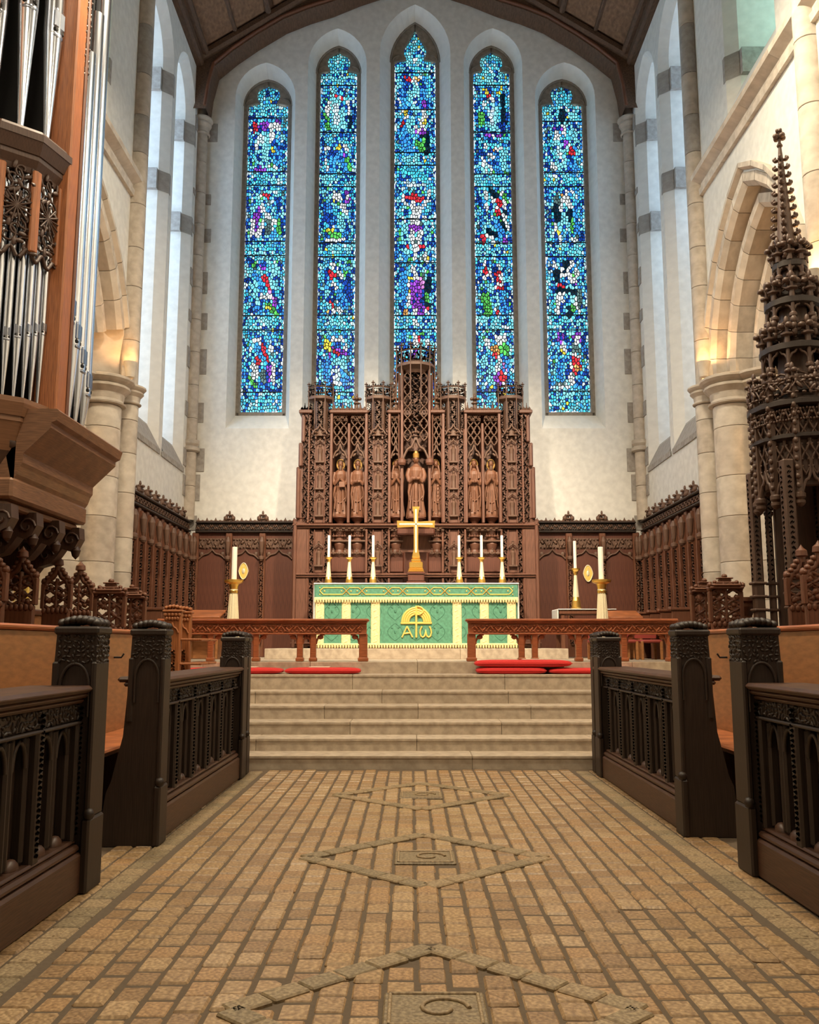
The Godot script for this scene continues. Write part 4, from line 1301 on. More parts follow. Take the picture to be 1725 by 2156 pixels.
func build_reredos() -> void:
	var d := 14.3
	var r := thing("reredos", "tall carved oak altar screen with turrets, tracery and niches behind the altar", "altar screen", V(0, 1.1, 14.6))
	var mb := MB.new()
	mb.cbox(V(-1.93, 1.10, 14.96), V(1.93, 3.06, 14.45), 0.01)
	mb.cbox(V(-1.80, 3.06, 14.98), V(1.80, 4.95, 14.92), 0.01)
	for x: float in [-1.78, -1.42, -0.76, -0.46, 0.46, 0.76, 1.42, 1.78]: mb.box(V(x - 0.02, 3.06, 14.95), V(x + 0.02, 4.93, d + 0.06))
	mb.box(V(-1.78, 4.87, 14.95), V(1.78, 4.95, d + 0.06))
	mb.cbox(V(-0.30, 4.9, 14.98), V(0.30, 5.7, 14.85), 0.01)
	part(mb, "backing", M.reredosoak, r)
	# stepped side buttresses
	for s: float in [-1.0, 1.0]:
		mb = MB.new()
		for q in [[1.10, 3.15, 1.97], [3.15, 4.0, 1.93], [4.0, 4.4, 1.90], [4.4, 4.88, 1.86]]:
			mb.cbox(V(s * 1.70, q[0], 14.9), V(s * q[2], q[1], d + 0.02), 0.015)
			mb.cbox(V(s * (q[2] - 0.07), q[0], 14.6), V(s * (q[2] - 0.02), q[1] - 0.05, d - 0.05), 0.012)
		mb.cbox(V(s * 1.68, 4.88, 14.9), V(s * 1.90, 4.94, d - 0.03), 0.012)
		part(mb, "side_buttress", M.reredosoak, r)
		mb = MB.new()
		mb.vine(V(s * 1.78, 3.1, d), V(s * 1.78, 4.86, d), Vector3.RIGHT, Vector3.BACK, 0.08, 9, 0.012)
		mb.crest(V(s * 1.70, 4.94, d + 0.05), V(s * 1.88, 4.94, d + 0.05), Vector3.BACK, 0.13, 4)
		part(mb, "leaf_carving", M.carvedoak, r)
	# main horizontal mouldings
	for q in [[3.03, 1.97, 0.05], [2.24, 1.95, 0.03], [1.16, 1.97, 0.04]]:
		mb = MB.new()
		mb.cbox(V(-q[1], q[0], 14.6), V(q[1], q[0] + 0.035, d - q[2]), 0.012)
		mb.cbox(V(-q[1] + 0.02, q[0] - 0.03, 14.6), V(q[1] - 0.02, q[0], d - q[2] * 0.3), 0.01)
		part(mb, "cornice_moulding", M.reredosoak, r)
	# four turrets
	for x: float in [-1.55, -0.61, 0.61, 1.55]:
		pilaster(r, x, 0.36, 3.08, 4.62, d)
		pilaster(r, x, 0.36, 2.28, 2.98, d + 0.02)
		pilaster(r, x, 0.36, 1.25, 2.2, d + 0.02)
		mb = MB.new()
		mb.lathe([Vector2(0.13, 4.5), Vector2(0.13, 5.1)], V(x, 0, d + 0.08), 8)
		mb.ogee(x, 0.12, 4.52, 0.16, -d + 0.07, 0.016)
		mb.vine(V(x, 4.6, d - 0.05), V(x, 5.08, d - 0.05), Vector3.RIGHT, Vector3.BACK, 0.1, 3, 0.012)
		for s: float in [-1.0, 1.0]:
			mb.vine(V(x + s * 0.15, 4.62, d + 0.03), V(x + s * 0.15, 5.06, d + 0.03), Vector3.RIGHT, Vector3.BACK, 0.06, 3, 0.01)
			mb.finial(V(x + s * 0.07, 4.45, d - 0.03), 0.16)
		part(mb, "turret_shaft", M.carvedoak, r)
		crown(r, x, 5.13, d + 0.10, 0.205, 0.19)
	# central tower
	mb = MB.new()
	for s: float in [-1.0, 1.0]:
		mb.cbox(V(s * 0.20, 4.05, d + 0.3), V(s * 0.245, 5.62, d - 0.06), 0.01)
		mb.cbox(V(s * 0.26, 4.1, d + 0.2), V(s * 0.285, 5.58, d + 0.0), 0.01)
		mb.lathe([Vector2(0.05, -0.06), Vector2(0.07, -0.02), Vector2(0.07, 0.03), Vector2(0.03, 0.06)], V(s * 0.225, 4.07, d - 0.04), 8)
	part(mb, "tower_frame", M.reredosoak, r)
	mb = MB.new()
	mb.cbox(V(-0.2, 4.35, d + 0.5), V(0.2, 5.6, d + 0.46), 0.01)
	for s: float in [-1.0, 1.0]: mb.box(V(s * 0.2, 4.1, d + 0.5), V(s * 0.23, 5.6, d + 0.1))
	part(mb, "tower_backing", M.reredosoak, r)
	mb = MB.new()
	mb.net(-0.2, 0.2, 4.42, 5.56, -d + 0.02, 3, 6, 0.013)
	mb.vine(V(0, 4.45, d - 0.03), V(0, 5.55, d - 0.03), Vector3.RIGHT, Vector3.BACK, 0.13, 6, 0.014)
	part(mb, "tower_tracery", M.carvedoak, r)
	mb = MB.new()
	mb.ogee(0, 0.215, 4.08, 0.42, -d + 0.06, 0.02)
	mb.finial(V(0, 4.42, d - 0.06), 0.2)
	for k in 7:
		var a := PI * (k + 0.5) / 7.0
		mb.blob(V(cos(a) * 0.11, 4.25 + sin(a) * 0.1, d - 0.03), Vector3(0.06, 0.012, 0.012), Basis(Vector3.BACK, a), 5, 3)
	part(mb, "ogee_canopy", M.carvedoak, r)
	crown(r, 0, 5.66, d + 0.08, 0.31, 0.25, true)
	# flying tracery beside the tower
	for s: float in [-1.0, 1.0]:
		mb = MB.new()
		for k in 8:
			var y := 4.96 + k * 0.085
			var xw := 0.29 + 0.12 * (1.0 - k / 8.0)
			mb.blob(V(s * xw, y, d + 0.1), Vector3(0.035, 0.05, 0.03), Basis(Vector3.BACK, s * 0.6), 5, 3)
			mb.blob(V(s * (xw + 0.045), y + 0.03, d + 0.1), Vector3(0.025, 0.03, 0.025), Basis.IDENTITY, 5, 3)
		mb.tube([V(s * 0.42, 4.93, d + 0.1), V(s * 0.34, 5.25, d + 0.1), V(s * 0.29, 5.58, d + 0.1)], 0.018, 5)
		part(mb, "flying_tracery", M.carvedoak, r)
	# niche bays: frame, crest, tracery, ogee heads
	var bays := [[-1.37, -0.80, 2], [0.81, 1.36, 2], [-0.43, -0.22, 1], [0.22, 0.45, 1]]
	for b in bays:
		var g := sub(r, "niche_bay")
		var x0: float = b[0]
		var x1: float = b[1]
		var nn: int = b[2]
		mb = MB.new()
		mb.cbox(V(x0 - 0.02, 3.08, d + 0.6), V(x0 + 0.025, 4.92, d - 0.02), 0.008)
		mb.cbox(V(x1 - 0.025, 3.08, d + 0.6), V(x1 + 0.02, 4.92, d - 0.02), 0.008)
		mb.cbox(V(x0 - 0.03, 4.88, d + 0.6), V(x1 + 0.03, 4.93, d - 0.05), 0.012)
		if nn == 2: mb.cbox(V((x0 + x1) * 0.5 - 0.022, 3.08, d + 0.6), V((x0 + x1) * 0.5 + 0.022, 4.72, d + 0.0), 0.01)
		part(mb, "bay_frame", M.reredosoak, g)
		mb = MB.new()
		mb.crest(V(x0, 4.93, d + 0.05), V(x1, 4.93, d + 0.05), Vector3.BACK, 0.15, 4 * nn)
		mb.finial(V((x0 + x1) * 0.5 + (0.12 if x0 < 0 else -0.12) * (nn - 1), 4.98, d + 0.05), 0.24)
		part(mb, "leaf_cresting", M.carvedoak, g)
		for k in nn:
			var a := x0 + (x1 - x0) * k / nn + 0.03
			var e := x0 + (x1 - x0) * (k + 1) / nn - 0.03
			mb = MB.new()
			mb.net(a, e, 4.36, 4.86, -d - 0.06, 2, 3, 0.014)
			mb.ogee((a + e) * 0.5, (e - a) * 0.5, 4.14, 0.24, -d - 0.03, 0.017)
			mb.vine(V(a, 4.80, d + 0.04), V(e, 4.80, d + 0.04), Vector3.UP, Vector3.BACK, 0.09, 2, 0.014)
			for s: float in [-1.0, 1.0]: mb.blob(V((a + e) * 0.5 + s * (e - a) * 0.24, 4.2, d + 0.04), Vector3(0.05, 0.02, 0.012), Basis(Vector3.BACK, -s * 0.7), 5, 3)
			part(mb, "niche_tracery", M.carvedoak, g)
			mb = MB.new()
			mb.lathe([Vector2(0.03, 2.5), Vector2(0.09, 2.58), Vector2(0.07, 2.66), Vector2(0.105, 2.75), Vector2(0.085, 2.8), Vector2(0.085, 2.98), Vector2(0.12, 3.03), Vector2(0.12, 3.06), Vector2(0, 3.06)], V((a + e) * 0.5, 0, d + 0.14), 8)
			mb.crest(V(a, 2.86, d + 0.05), V(e, 2.86, d + 0.05), Vector3.BACK, 0.08, 5)
			part(mb, "statue_corbel", M.reredosoak, g)
		mb = MB.new()
		mb.cbox(V(x0 - 0.02, 1.3, d + 0.2), V(x1 + 0.02, 2.2, d + 0.08), 0.01)
		mb.cbox(V(x0 - 0.02, 2.3, d + 0.2), V(x1 + 0.02, 2.62, d + 0.09), 0.01)
		part(mb, "plain_panel", M.panel, g)
		mb = MB.new()
		mb.crest(V(x0, 2.58, d + 0.05), V(x1, 2.58, d + 0.05), Vector3.BACK, 0.1, 3 * nn)
		mb.vine(V(x0, 2.98, d - 0.0), V(x1, 2.98, d - 0.0), Vector3.UP, Vector3.BACK, 0.07, 3 * nn, 0.011)
		mb.cbox(V(x0 - 0.02, 2.78, d + 0.2), V(x1 + 0.02, 2.81, d + 0.02), 0.008)
		part(mb, "carved_frieze", M.carvedoak, g)
	mb = MB.new()
	mb.cbox(V(-0.2, 1.3, d + 0.2), V(0.2, 2.62, d + 0.08), 0.01)
	mb.cbox(V(-0.3, 2.88, d + 0.2), V(0.3, 2.98, d - 0.12), 0.02)
	part(mb, "plain_panel", M.panel, r)
	# statues
	var names := ["carved bearded saint with hands over a book, far left niche", "carved bearded saint with a white beard, second niche from left", "carved veiled woman saint praying, left of the centre", "crowned central saint statue under the ogee canopy", "carved saint in a long stole, right of the centre", "carved robed saint with a veil, second niche from right", "carved bearded saint with a staff, far right niche"]
	var xs := [-1.225, -0.945, -0.315, 0.005, 0.325, 0.95, 1.225]
	for k in 7:
		var big := 1.02 if k == 3 else 0.93
		statue(k, xs[k], 3.20 if k != 3 else 3.18, big, d + (0.17 if k != 3 else 0.10), k, names[k])

# ---------------------------------------------------------------- wall panelling
func panelling(root: Node, x: Transform3D, u0: float, u1: float, n: int, floor_y: float, plain := false) -> void:
	# local u along the wall, y up, w out of the wall
	var w := (u1 - u0) / n
	var mb := MB.new().setx(x)
	mb.cbox(Vector3(u0, floor_y, 0), Vector3(u1, 3.05, 0.05), 0.01)
	part(mb, "backing_board", M.panel, root)
	mb = MB.new().setx(x)
	mb.cbox(Vector3(u0, 3.0, 0), Vector3(u1, 3.03, 0.13), 0.01)
	mb.cbox(Vector3(u0, 3.03, 0), Vector3(u1, 3.15, 0.09), 0.01)
	mb.cbox(Vector3(u0, 3.15, 0), Vector3(u1, 3.18, 0.14), 0.012)
	part(mb, "cornice", M.darkoak, root)
	mb = MB.new().setx(x)
	mb.vine(Vector3(u0, 3.09, 0.09), Vector3(u1, 3.09, 0.09), Vector3.UP, Vector3.BACK, 0.085, int((u1 - u0) / 0.14), 0.012)
	mb.crest(Vector3(u0, 3.18, 0.08), Vector3(u1, 3.18, 0.08), Vector3.BACK, 0.07, int((u1 - u0) / 0.07))
	part(mb, "leaf_cresting", M.carvedoak, root)
	for i in n + 1:
		var u := u0 + w * i
		var p := sub(root, "panel_post")
		mb = MB.new().setx(x)
		mb.cbox(Vector3(u - 0.055, floor_y, 0), Vector3(u + 0.055, 3.0, 0.10), 0.012)
		mb.cbox(Vector3(u - 0.02, floor_y + 0.2, 0), Vector3(u + 0.02, 2.95, 0.14), 0.01)
		part(mb, "post", M.stalloak, p)
		mb = MB.new().setx(x)
		mb.vine(Vector3(u, floor_y + 0.2, 0.13), Vector3(u, 2.5, 0.13), Vector3.RIGHT, Vector3.BACK, 0.055, 8, 0.010)
		mb.lathe([Vector2(0.03, 0), Vector2(0.05, 0.03), Vector2(0.05, 0.06), Vector2(0.02, 0.09), Vector2(0.035, 0.14), Vector2(0.05, 0.32), Vector2(0.02, 0.4)], Vector3(u, 2.52, 0.15), 6)
		if i > 0 and i < n:
			mb.finial(Vector3(u, 3.16, 0.08), 0.2)
			for s: float in [-1.0, 1.0]: mb.blob(Vector3(u + s * 0.06, 3.24, 0.08), Vector3(0.045, 0.05, 0.04), Basis.IDENTITY, 5, 3)
		part(mb, "post_carving", M.carvedoak, p)
		if i == n: continue
		var a := u + 0.06
		var b := u + w - 0.06
		mb = MB.new().setx(x)
		mb.cbox(Vector3(a, 2.73, 0.04), Vector3(b, 2.91, 0.056), 0.004)
		mb.vine(Vector3(a, 2.82, 0.055), Vector3(b, 2.82, 0.055), Vector3.UP, Vector3.BACK, 0.17, maxi(2, int((b - a) / 0.16)), 0.016)
		part(mb, "panel_frieze", M.carvedoak, root)
		mb = MB.new().setx(x)
		mb.ogee((a + b) * 0.5, (b - a) * 0.5, 2.56, 0.16, 0.07, 0.015)
		for s: float in [-1.0, 1.0]: mb.blob(Vector3((a + b) * 0.5 + s * (b - a) * 0.4, 2.64, 0.06), Vector3((b - a) * 0.1, 0.05, 0.02), Basis.IDENTITY, 5, 3)
		part(mb, "panel_arch", M.carvedoak, root)

func build_panelling() -> void:
	for s: float in [-1.0, 1.0]:
		var side := "left" if s < 0 else "right"
		var o := thing("oak_panelling", "dark oak wall panelling on the end wall, %s of the altar screen" % side, "panelling", V(s * 2.9, 0.95, 14.9))
		var x := Transform3D(Basis.from_scale(Vector3(s, 1, 1)), Vector3(0, 0, -14.98))
		panelling(o, x, 1.99, 3.66, 3, 0.95)
		var q := thing("oak_panelling", "long oak side wall panelling with a row of slim posts on the %s" % side, "panelling", V(s * 3.8, 0.95, 13.2))
		panelling(q, side_xf(s), 11.72, 14.82, 8, 0.95)
		# stall seats along the side wall
		for k in 5:
			var st := thing("sedilia_stall", "dark oak sedilia stall by the %s side panelling, %s from the arch" % [side, ["first", "second", "third", "fourth", "fifth"][k]], "sedilia", V(s * 3.55, 0.95, 12.0 + k * 0.55), "wall seats")
			var mb := MB.new()
			mb.cbox(V(s * 3.69, 1.36, 11.98 + k * 0.55), V(s * 3.34, 1.41, 12.46 + k * 0.55), 0.01)
			part(mb, "seat", M.stalloak, st)
			mb = MB.new()
			mb.cbox(V(s * 3.69, 0.95, 11.95 + k * 0.55), V(s * 3.36, 1.60, 11.99 + k * 0.55), 0.01)
			mb.cbox(V(s * 3.69, 1.60, 11.93 + k * 0.55), V(s * 3.32, 1.64, 12.01 + k * 0.55), 0.012)
			mb.blob(V(s * 3.34, 1.62, 11.97 + k * 0.55), Vector3(0.035, 0.035, 0.05), Basis.IDENTITY, 8, 5)
			part(mb, "arm_end", M.stalloak, st)
	# brass crest plaques
	for q in [[-2.85, 2.36, 0.05, "left"], [2.85, 2.32, 0.045, "right"]]:
		var o := thing("crest_plaque", "small pointed oval brass crest plaque on the %s panelling" % q[3], "plaque", V(q[0], q[1], 14.88))
		var mb := MB.new()
		var pts := PackedVector2Array()
		for k in 24:
			var a := TAU * k / 24.0
			pts.append(Vector2(q[0] + cos(a) * 0.078 * (1.0 - 0.25 * absf(sin(a))), q[1] + sin(a) * 0.135))
		mb.ext(pts, -14.93, -14.905)
		part(mb, "shield", M.goldthread, o)
		mb = MB.new()
		var rim := []
		for k in 25: rim.append(Vector3(pts[k % 24].x, pts[k % 24].y, -14.903))
		mb.tube(rim, 0.008, 5)
		mb.blob(V(q[0], q[1], 14.905), Vector3(0.03, 0.05, 0.012), Basis.IDENTITY, 8, 5)
		mb.tube([V(q[0], q[1] - 0.03, 14.89), V(q[0], q[1] + 0.09, 14.89)], 0.005, 4)
		part(mb, "emblem", M.goldpale, o)

# ---------------------------------------------------------------- altar
func build_altar() -> void:
	var a := thing("altar", "altar dressed in green and gold frontal under the brass cross", "altar", V(0, 1.1, 13.75))
	var mb := MB.new()
	mb.cbox(V(-1.46, 1.10, 14.15), V(1.46, 2.02, 13.36), 0.01)
	part(mb, "altar_body", M.stepstone, a)
	var f := sub(a, "frontal")
	mb = MB.new()
	mb.cbox(V(-1.485, 1.15, 13.40), V(1.485, 1.80, 13.335), 0.012)
	part(mb, "green_cloth", M.green, f)
	# woven pattern raised on the green
	mb = MB.new()
	for i in 9:
		for j in 2:
			var x := -1.24 + i * 0.31
			var y := 1.34 + j * 0.30
			for s: float in [-1.0, 1.0]:
				var p := []
				for k in 9: p.append(V(x + s * (0.11 * sin(k * 0.39)), y - 0.13 + k * 0.032, 13.333))
				mb.tube(p, 0.004, 4)
				mb.blob(V(x + s * 0.05, y + 0.06, 13.333), Vector3(0.025, 0.012, 0.003), Basis(Vector3.BACK, s * 0.8), 5, 3)
			mb.blob(V(x, y, 13.333), Vector3(0.018, 0.03, 0.003), Basis.IDENTITY, 6, 3)
	part(mb, "woven_pattern", M.greenraised, f)
	for x: float in [-1.42, -1.03, -0.60, 0.60, 1.00, 1.40]:
		mb = MB.new()
		mb.cbox(V(x - 0.066, 1.15, 13.35), V(x + 0.066, 1.79, 13.322), 0.01)
		for k in 7: mb.blob(V(x + 0.01 * sin(k * 2.0), 1.2 + k * 0.09, 13.325), Vector3(0.05, 0.016, 0.008), Basis(Vector3.BACK, 0.5), 5, 3)
		part(mb, "gold_orphrey", M.goldcloth, f)
	mb = MB.new()
	for k in 74:
		mb.blob(V(-1.47 + k * 0.0402, 1.13, 13.33), Vector3(0.019, 0.034, 0.014), Basis.IDENTITY, 5, 3)
	mb.cbox(V(-1.485, 1.145, 13.36), V(1.485, 1.175, 13.318), 0.006)
	part(mb, "lower_fringe", M.goldcloth, f)
	# superfrontal
	var sf := sub(a, "superfrontal")
	mb = MB.new()
	mb.cbox(V(-1.50, 1.83, 13.42), V(1.50, 2.035, 13.31), 0.012)
	part(mb, "green_band", M.green, sf)
	mb = MB.new()
	for k in 75:
		mb.blob(V(-1.485 + k * 0.0401, 1.79, 13.305), Vector3(0.019, 0.034, 0.016), Basis.IDENTITY, 5, 3)
	mb.cbox(V(-1.50, 1.80, 13.34), V(1.50, 1.845, 13.292), 0.008)
	part(mb, "gold_fringe", M.goldcloth, sf)
	# interlaced knot braid
	mb = MB.new()
	var z := 13.306
	var cuts := [-1.42, -1.03, -0.80, -0.41, -0.20, 0.20, 0.42, 0.81, 1.03, 1.42]
	for i in cuts.size() - 1:
		var x0: float = cuts[i]
		var x1: float = cuts[i + 1]
		for yy in [1.885, 1.985]:
			mb.tube([V(x0 + 0.05, yy, z), V(x1 - 0.05, yy, z)], 0.0085, 4)
		for q in [[x0, 1.0], [x1, -1.0]]:
			var e: float = q[0]
			var sg: float = q[1]
			mb.tube([V(e + sg * 0.05, 1.885, z), V(e - sg * 0.05 * (0.0 if (i == 0 and sg > 0) or (i == cuts.size() - 2 and sg < 0) else 1.0), 1.985 if not ((i == 0 and sg > 0) or (i == cuts.size() - 2 and sg < 0)) else 1.935, z)], 0.0085, 4)
			mb.tube([V(e + sg * 0.05, 1.985, z), V(e - sg * 0.05 * (0.0 if (i == 0 and sg > 0) or (i == cuts.size() - 2 and sg < 0) else 1.0), 1.885 if not ((i == 0 and sg > 0) or (i == cuts.size() - 2 and sg < 0)) else 1.935, z)], 0.0085, 4)
			mb.blob(V(e + sg * 0.07, 1.935, z), Vector3(0.012, 0.012, 0.006), Basis.IDENTITY, 6, 4)
			mb.blob(V(e, 1.985, z), Vector3(0.010, 0.010, 0.006), Basis.IDENTITY, 6, 4)
			mb.blob(V(e, 1.885, z), Vector3(0.010, 0.010, 0.006), Basis.IDENTITY, 6, 4)
	part(mb, "knotwork_braid", M.goldthread, sf)
	# emblem: rainbow arc, chi-rho staff, alpha and omega
	var em := sub(a, "emblem")
	z = 13.328
	mb = MB.new()
	for ring in [[0.205, 0.02], [0.175, 0.02], [0.145, 0.02], [0.115, 0.018]]:
		var p := []
		for k in 19: p.append(V(cos(PI * k / 18.0) * ring[0], 1.485 + sin(PI * k / 18.0) * ring[0], z))
		mb.tube(p, ring[1], 5)
	mb.cbox(V(-0.23, 1.452, 13.34), V(0.23, 1.485, 13.312), 0.008)
	part(mb, "arc", M.goldthread, em)
	mb = MB.new()
	mb.cbox(V(-0.014, 1.255, 13.34), V(0.014, 1.72, 13.305), 0.006)
	var pp := []
	for k in 11: pp.append(V(0.014 + sin(PI * k / 10.0) * 0.09, 1.71 - (1 - cos(PI * k / 10.0)) * 0.06, 13.308))
	mb.tube(pp, 0.014, 6)
	mb.cbox(V(-0.03, 1.60, 13.33), V(0.03, 1.62, 13.306), 0.005)
	part(mb, "rho_staff", M.goldthread, em)
	mb = MB.new()
	for q in [[-0.21, 1.26, -0.135, 1.42], [-0.135, 1.42, -0.055, 1.26], [-0.18, 1.315, -0.09, 1.325]]:
		mb.tube([V(q[0], q[1], 13.326), V(q[2], q[3], 13.326)], 0.013, 6)
	part(mb, "letter_alpha", M.goldthread, em)
	mb = MB.new()
	var om := []
	for q in [[0.085, 1.42], [0.062, 1.38], [0.055, 1.33], [0.068, 1.28], [0.095, 1.262], [0.122, 1.28], [0.134, 1.32], [0.138, 1.37], [0.142, 1.32], [0.154, 1.28], [0.181, 1.262], [0.208, 1.28], [0.221, 1.33], [0.214, 1.38], [0.191, 1.42]]:
		om.append(V(q[0], q[1], 13.326))
	mb.tube(om, 0.013, 6)
	part(mb, "letter_omega", M.goldthread, em)
	# linen cloth over the top, hanging at the ends
	mb = MB.new()
	mb.cbox(V(-1.515, 2.035, 14.2), V(1.515, 2.055, 13.30), 0.008)
	for s: float in [-1.0, 1.0]:
		for k in 6:
			var dd := 13.36 + k * 0.14
			mb.cbox(V(s * 1.49, 1.25 + 0.03 * (k % 2), dd + 0.15), V(s * (1.515 + 0.02 * (k % 2)), 2.05, dd), 0.008)
	part(mb, "linen_cloth", M.linen, a)
	# retable plinth for the cross
	mb = MB.new()
	mb.cbox(V(-0.15, 2.055, 14.05), V(0.15, 2.11, 13.75), 0.012)
	mb.cbox(V(-0.125, 2.11, 14.02), V(0.125, 2.22, 13.78), 0.012)
	mb.cbox(V(-0.14, 2.22, 14.04), V(0.14, 2.255, 13.76), 0.012)
	part(mb, "cross_plinth", M.panel, a)
	# cross
	var c := thing("altar_cross", "gilt brass altar cross on a stepped foot, centre of the altar", "cross", V(0, 2.255, 13.9))
	mb = MB.new()
	for q in [[0.125, 0.0, 0.03], [0.115, 0.03, 0.06], [0.105, 0.06, 0.16], [0.075, 0.16, 0.21], [0.06, 0.21, 0.24]]:
		mb.cbox(V(-q[0], 2.255 + q[1], 13.9 + q[0] * 0.7), V(q[0], 2.255 + q[2], 13.9 - q[0] * 0.7), 0.012)
	part(mb, "foot", M.gold, c)
	mb = MB.new()
	var poly := PackedVector2Array([Vector2(-0.062, 2.49), Vector2(0.062, 2.49), Vector2(0.034, 2.62), Vector2(0.034, 2.965), Vector2(0.29, 2.95), Vector2(0.295, 3.06), Vector2(0.034, 3.045), Vector2(0.034, 3.16), Vector2(0.055, 3.28), Vector2(-0.055, 3.28), Vector2(-0.034, 3.16), Vector2(-0.034, 3.045), Vector2(-0.295, 3.06), Vector2(-0.29, 2.95), Vector2(-0.034, 2.965), Vector2(-0.034, 2.62)])
	mb.ext(poly, -13.93, -13.875)
	part(mb, "cross_arms", M.gold, c)
	mb = MB.new()
	mb.cbox(V(-0.014, 2.56, 13.88), V(0.014, 3.24, 13.868), 0.004)
	mb.cbox(V(-0.26, 2.99, 13.88), V(0.26, 3.018, 13.868), 0.004)
	part(mb, "raised_centre", M.goldpale, c)
	# six altar candlesticks
	var proto: Node3D = null
	var names := ["outermost on the left", "second from the left end", "nearest the cross on its left", "nearest the cross on its right", "second from the right end", "outermost on the right"]
	var xs := [-1.345, -1.025, -0.66, 0.665, 1.01, 1.325]
	for k in 6:
		var lab := "brass altar candlestick with white candle, %s" % names[k]
		if proto == null:
			proto = thing("altar_candlestick", lab, "candlestick", Vector3.ZERO, "six candlesticks on the altar")
			candlestick(proto, 0.43, 0.34, 0.06, 0.021, true)
			proto.position = V(xs[k], 2.055, 13.85)
		else:
			var o: Node3D = proto.duplicate()
			o.name = numbered("altar_candlestick")
			add_child(o)
			o.position = V(xs[k], 2.055, 13.85)
			o.set_meta("label", lab)
	# tall floor candlesticks and the credence
	for q in [[-2.55, "left"], [2.58, "right"]]:
		var o := thing("floor_candlestick", "tall gilded pavement candlestick with thick white candle, %s of the altar" % q[1], "candlestick", Vector3.ZERO, "two tall floor candlesticks")
		candlestick(o, 1.10, 0.46, 0.135, 0.038, false)
		o.position = V(q[0], 0.95, 12.6)
	var t := thing("credence_table", "small credence table with white cloth at the right of the altar", "table", V(2.5, 0.95, 13.7))
	mb = MB.new()
	mb.cbox(V(2.12, 1.60, 14.0), V(2.95, 1.66, 13.45), 0.01)
	part(mb, "table_top", M.stalloak, t)
	mb = MB.new()
	mb.cbox(V(2.10, 1.665, 14.02), V(2.97, 1.68, 13.43), 0.006)
	mb.cbox(V(2.095, 1.35, 14.0), V(2.11, 1.675, 13.45), 0.004)
	part(mb, "white_cloth", M.linen, t)
	for x: float in [2.18, 2.89]:
		for d: float in [13.5, 13.95]:
			mb = MB.new()
			mb.cbox(V(x - 0.03, 0.95, d - 0.03), V(x + 0.03, 1.60, d + 0.03), 0.008)
			part(mb, "leg", M.stalloak, t)
	var sc := thing("small_candlestick", "brass candlestick with white candle on the credence table", "candlestick", Vector3.ZERO)
	candlestick(sc, 0.62, 0.42, 0.07, 0.024, true)
	sc.position = V(2.42, 1.68, 13.7)

func candlestick(o: Node3D, h: float, ch: float, r: float, cr: float, faceted: bool) -> void:
	var mb := MB.new()
	var seg := 8 if faceted else 16
	var ph := 0.3 if faceted else 0.22
	mb.lathe([Vector2(0, 0), Vector2(r * 1.15, 0), Vector2(r * 1.15, h * 0.03), Vector2(r, h * 0.05), Vector2(r * 0.92, h * ph * 0.7), Vector2(r * 0.7, h * ph)], Vector3.ZERO, seg)
	part(mb, "base", M.gold, o)
	mb = MB.new()
	mb.lathe([Vector2(r * 0.7, h * ph), Vector2(r * 0.36, h * 0.84), Vector2(r * 0.44, h * 0.855), Vector2(r * 0.44, h * 0.88)], Vector3.ZERO, seg)
	if not faceted:
		for k in 12:
			var a := TAU * k / 12.0
			mb.tube([Vector3(cos(a) * r * 0.7, h * ph, sin(a) * r * 0.7), Vector3(cos(a) * r * 0.37, h * 0.83, sin(a) * r * 0.37)], r * 0.09, 5, r * 0.06)
	part(mb, "stem", M.goldpale, o)
	mb = MB.new()
	if faceted: mb.lathe([Vector2(r * 0.42, h * 0.84), Vector2(r * 0.5, h * 0.88), Vector2(r * 0.55, h * 0.92), Vector2(r * 0.9, h * 0.955), Vector2(r * 1.0, h * 0.97), Vector2(r * 1.0, h * 1.0), Vector2(r * 0.4, h * 0.995), Vector2(0, h * 0.995)], Vector3.ZERO, 16)
	else: mb.lathe([Vector2(r * 0.44, h * 0.83), Vector2(r * 0.47, h * 0.86), Vector2(r * 0.4, h * 0.875), Vector2(r * 0.5, h * 0.93), Vector2(r * 0.55, h * 0.945), Vector2(r * 0.92, h * 0.965), Vector2(r * 1.0, h * 0.98), Vector2(r * 1.0, h * 1.0), Vector2(r * 0.4, h * 0.99), Vector2(0, h * 0.99)], Vector3.ZERO, 18)
	part(mb, "drip_pan", M.gold, o)
	mb = MB.new()
	mb.lathe([Vector2(cr, h * 0.99), Vector2(cr, h + ch - 0.006), Vector2(cr * 0.8, h + ch), Vector2(0, h + ch + 0.004)], Vector3.ZERO, 14)
	part(mb, "candle", M.wax, o)
	mb = MB.new()
	mb.tube([Vector3(0, h + ch, 0), Vector3(0.002, h + ch + 0.014, 0)], 0.0025, 4)
	part(mb, "wick", M.black, o)

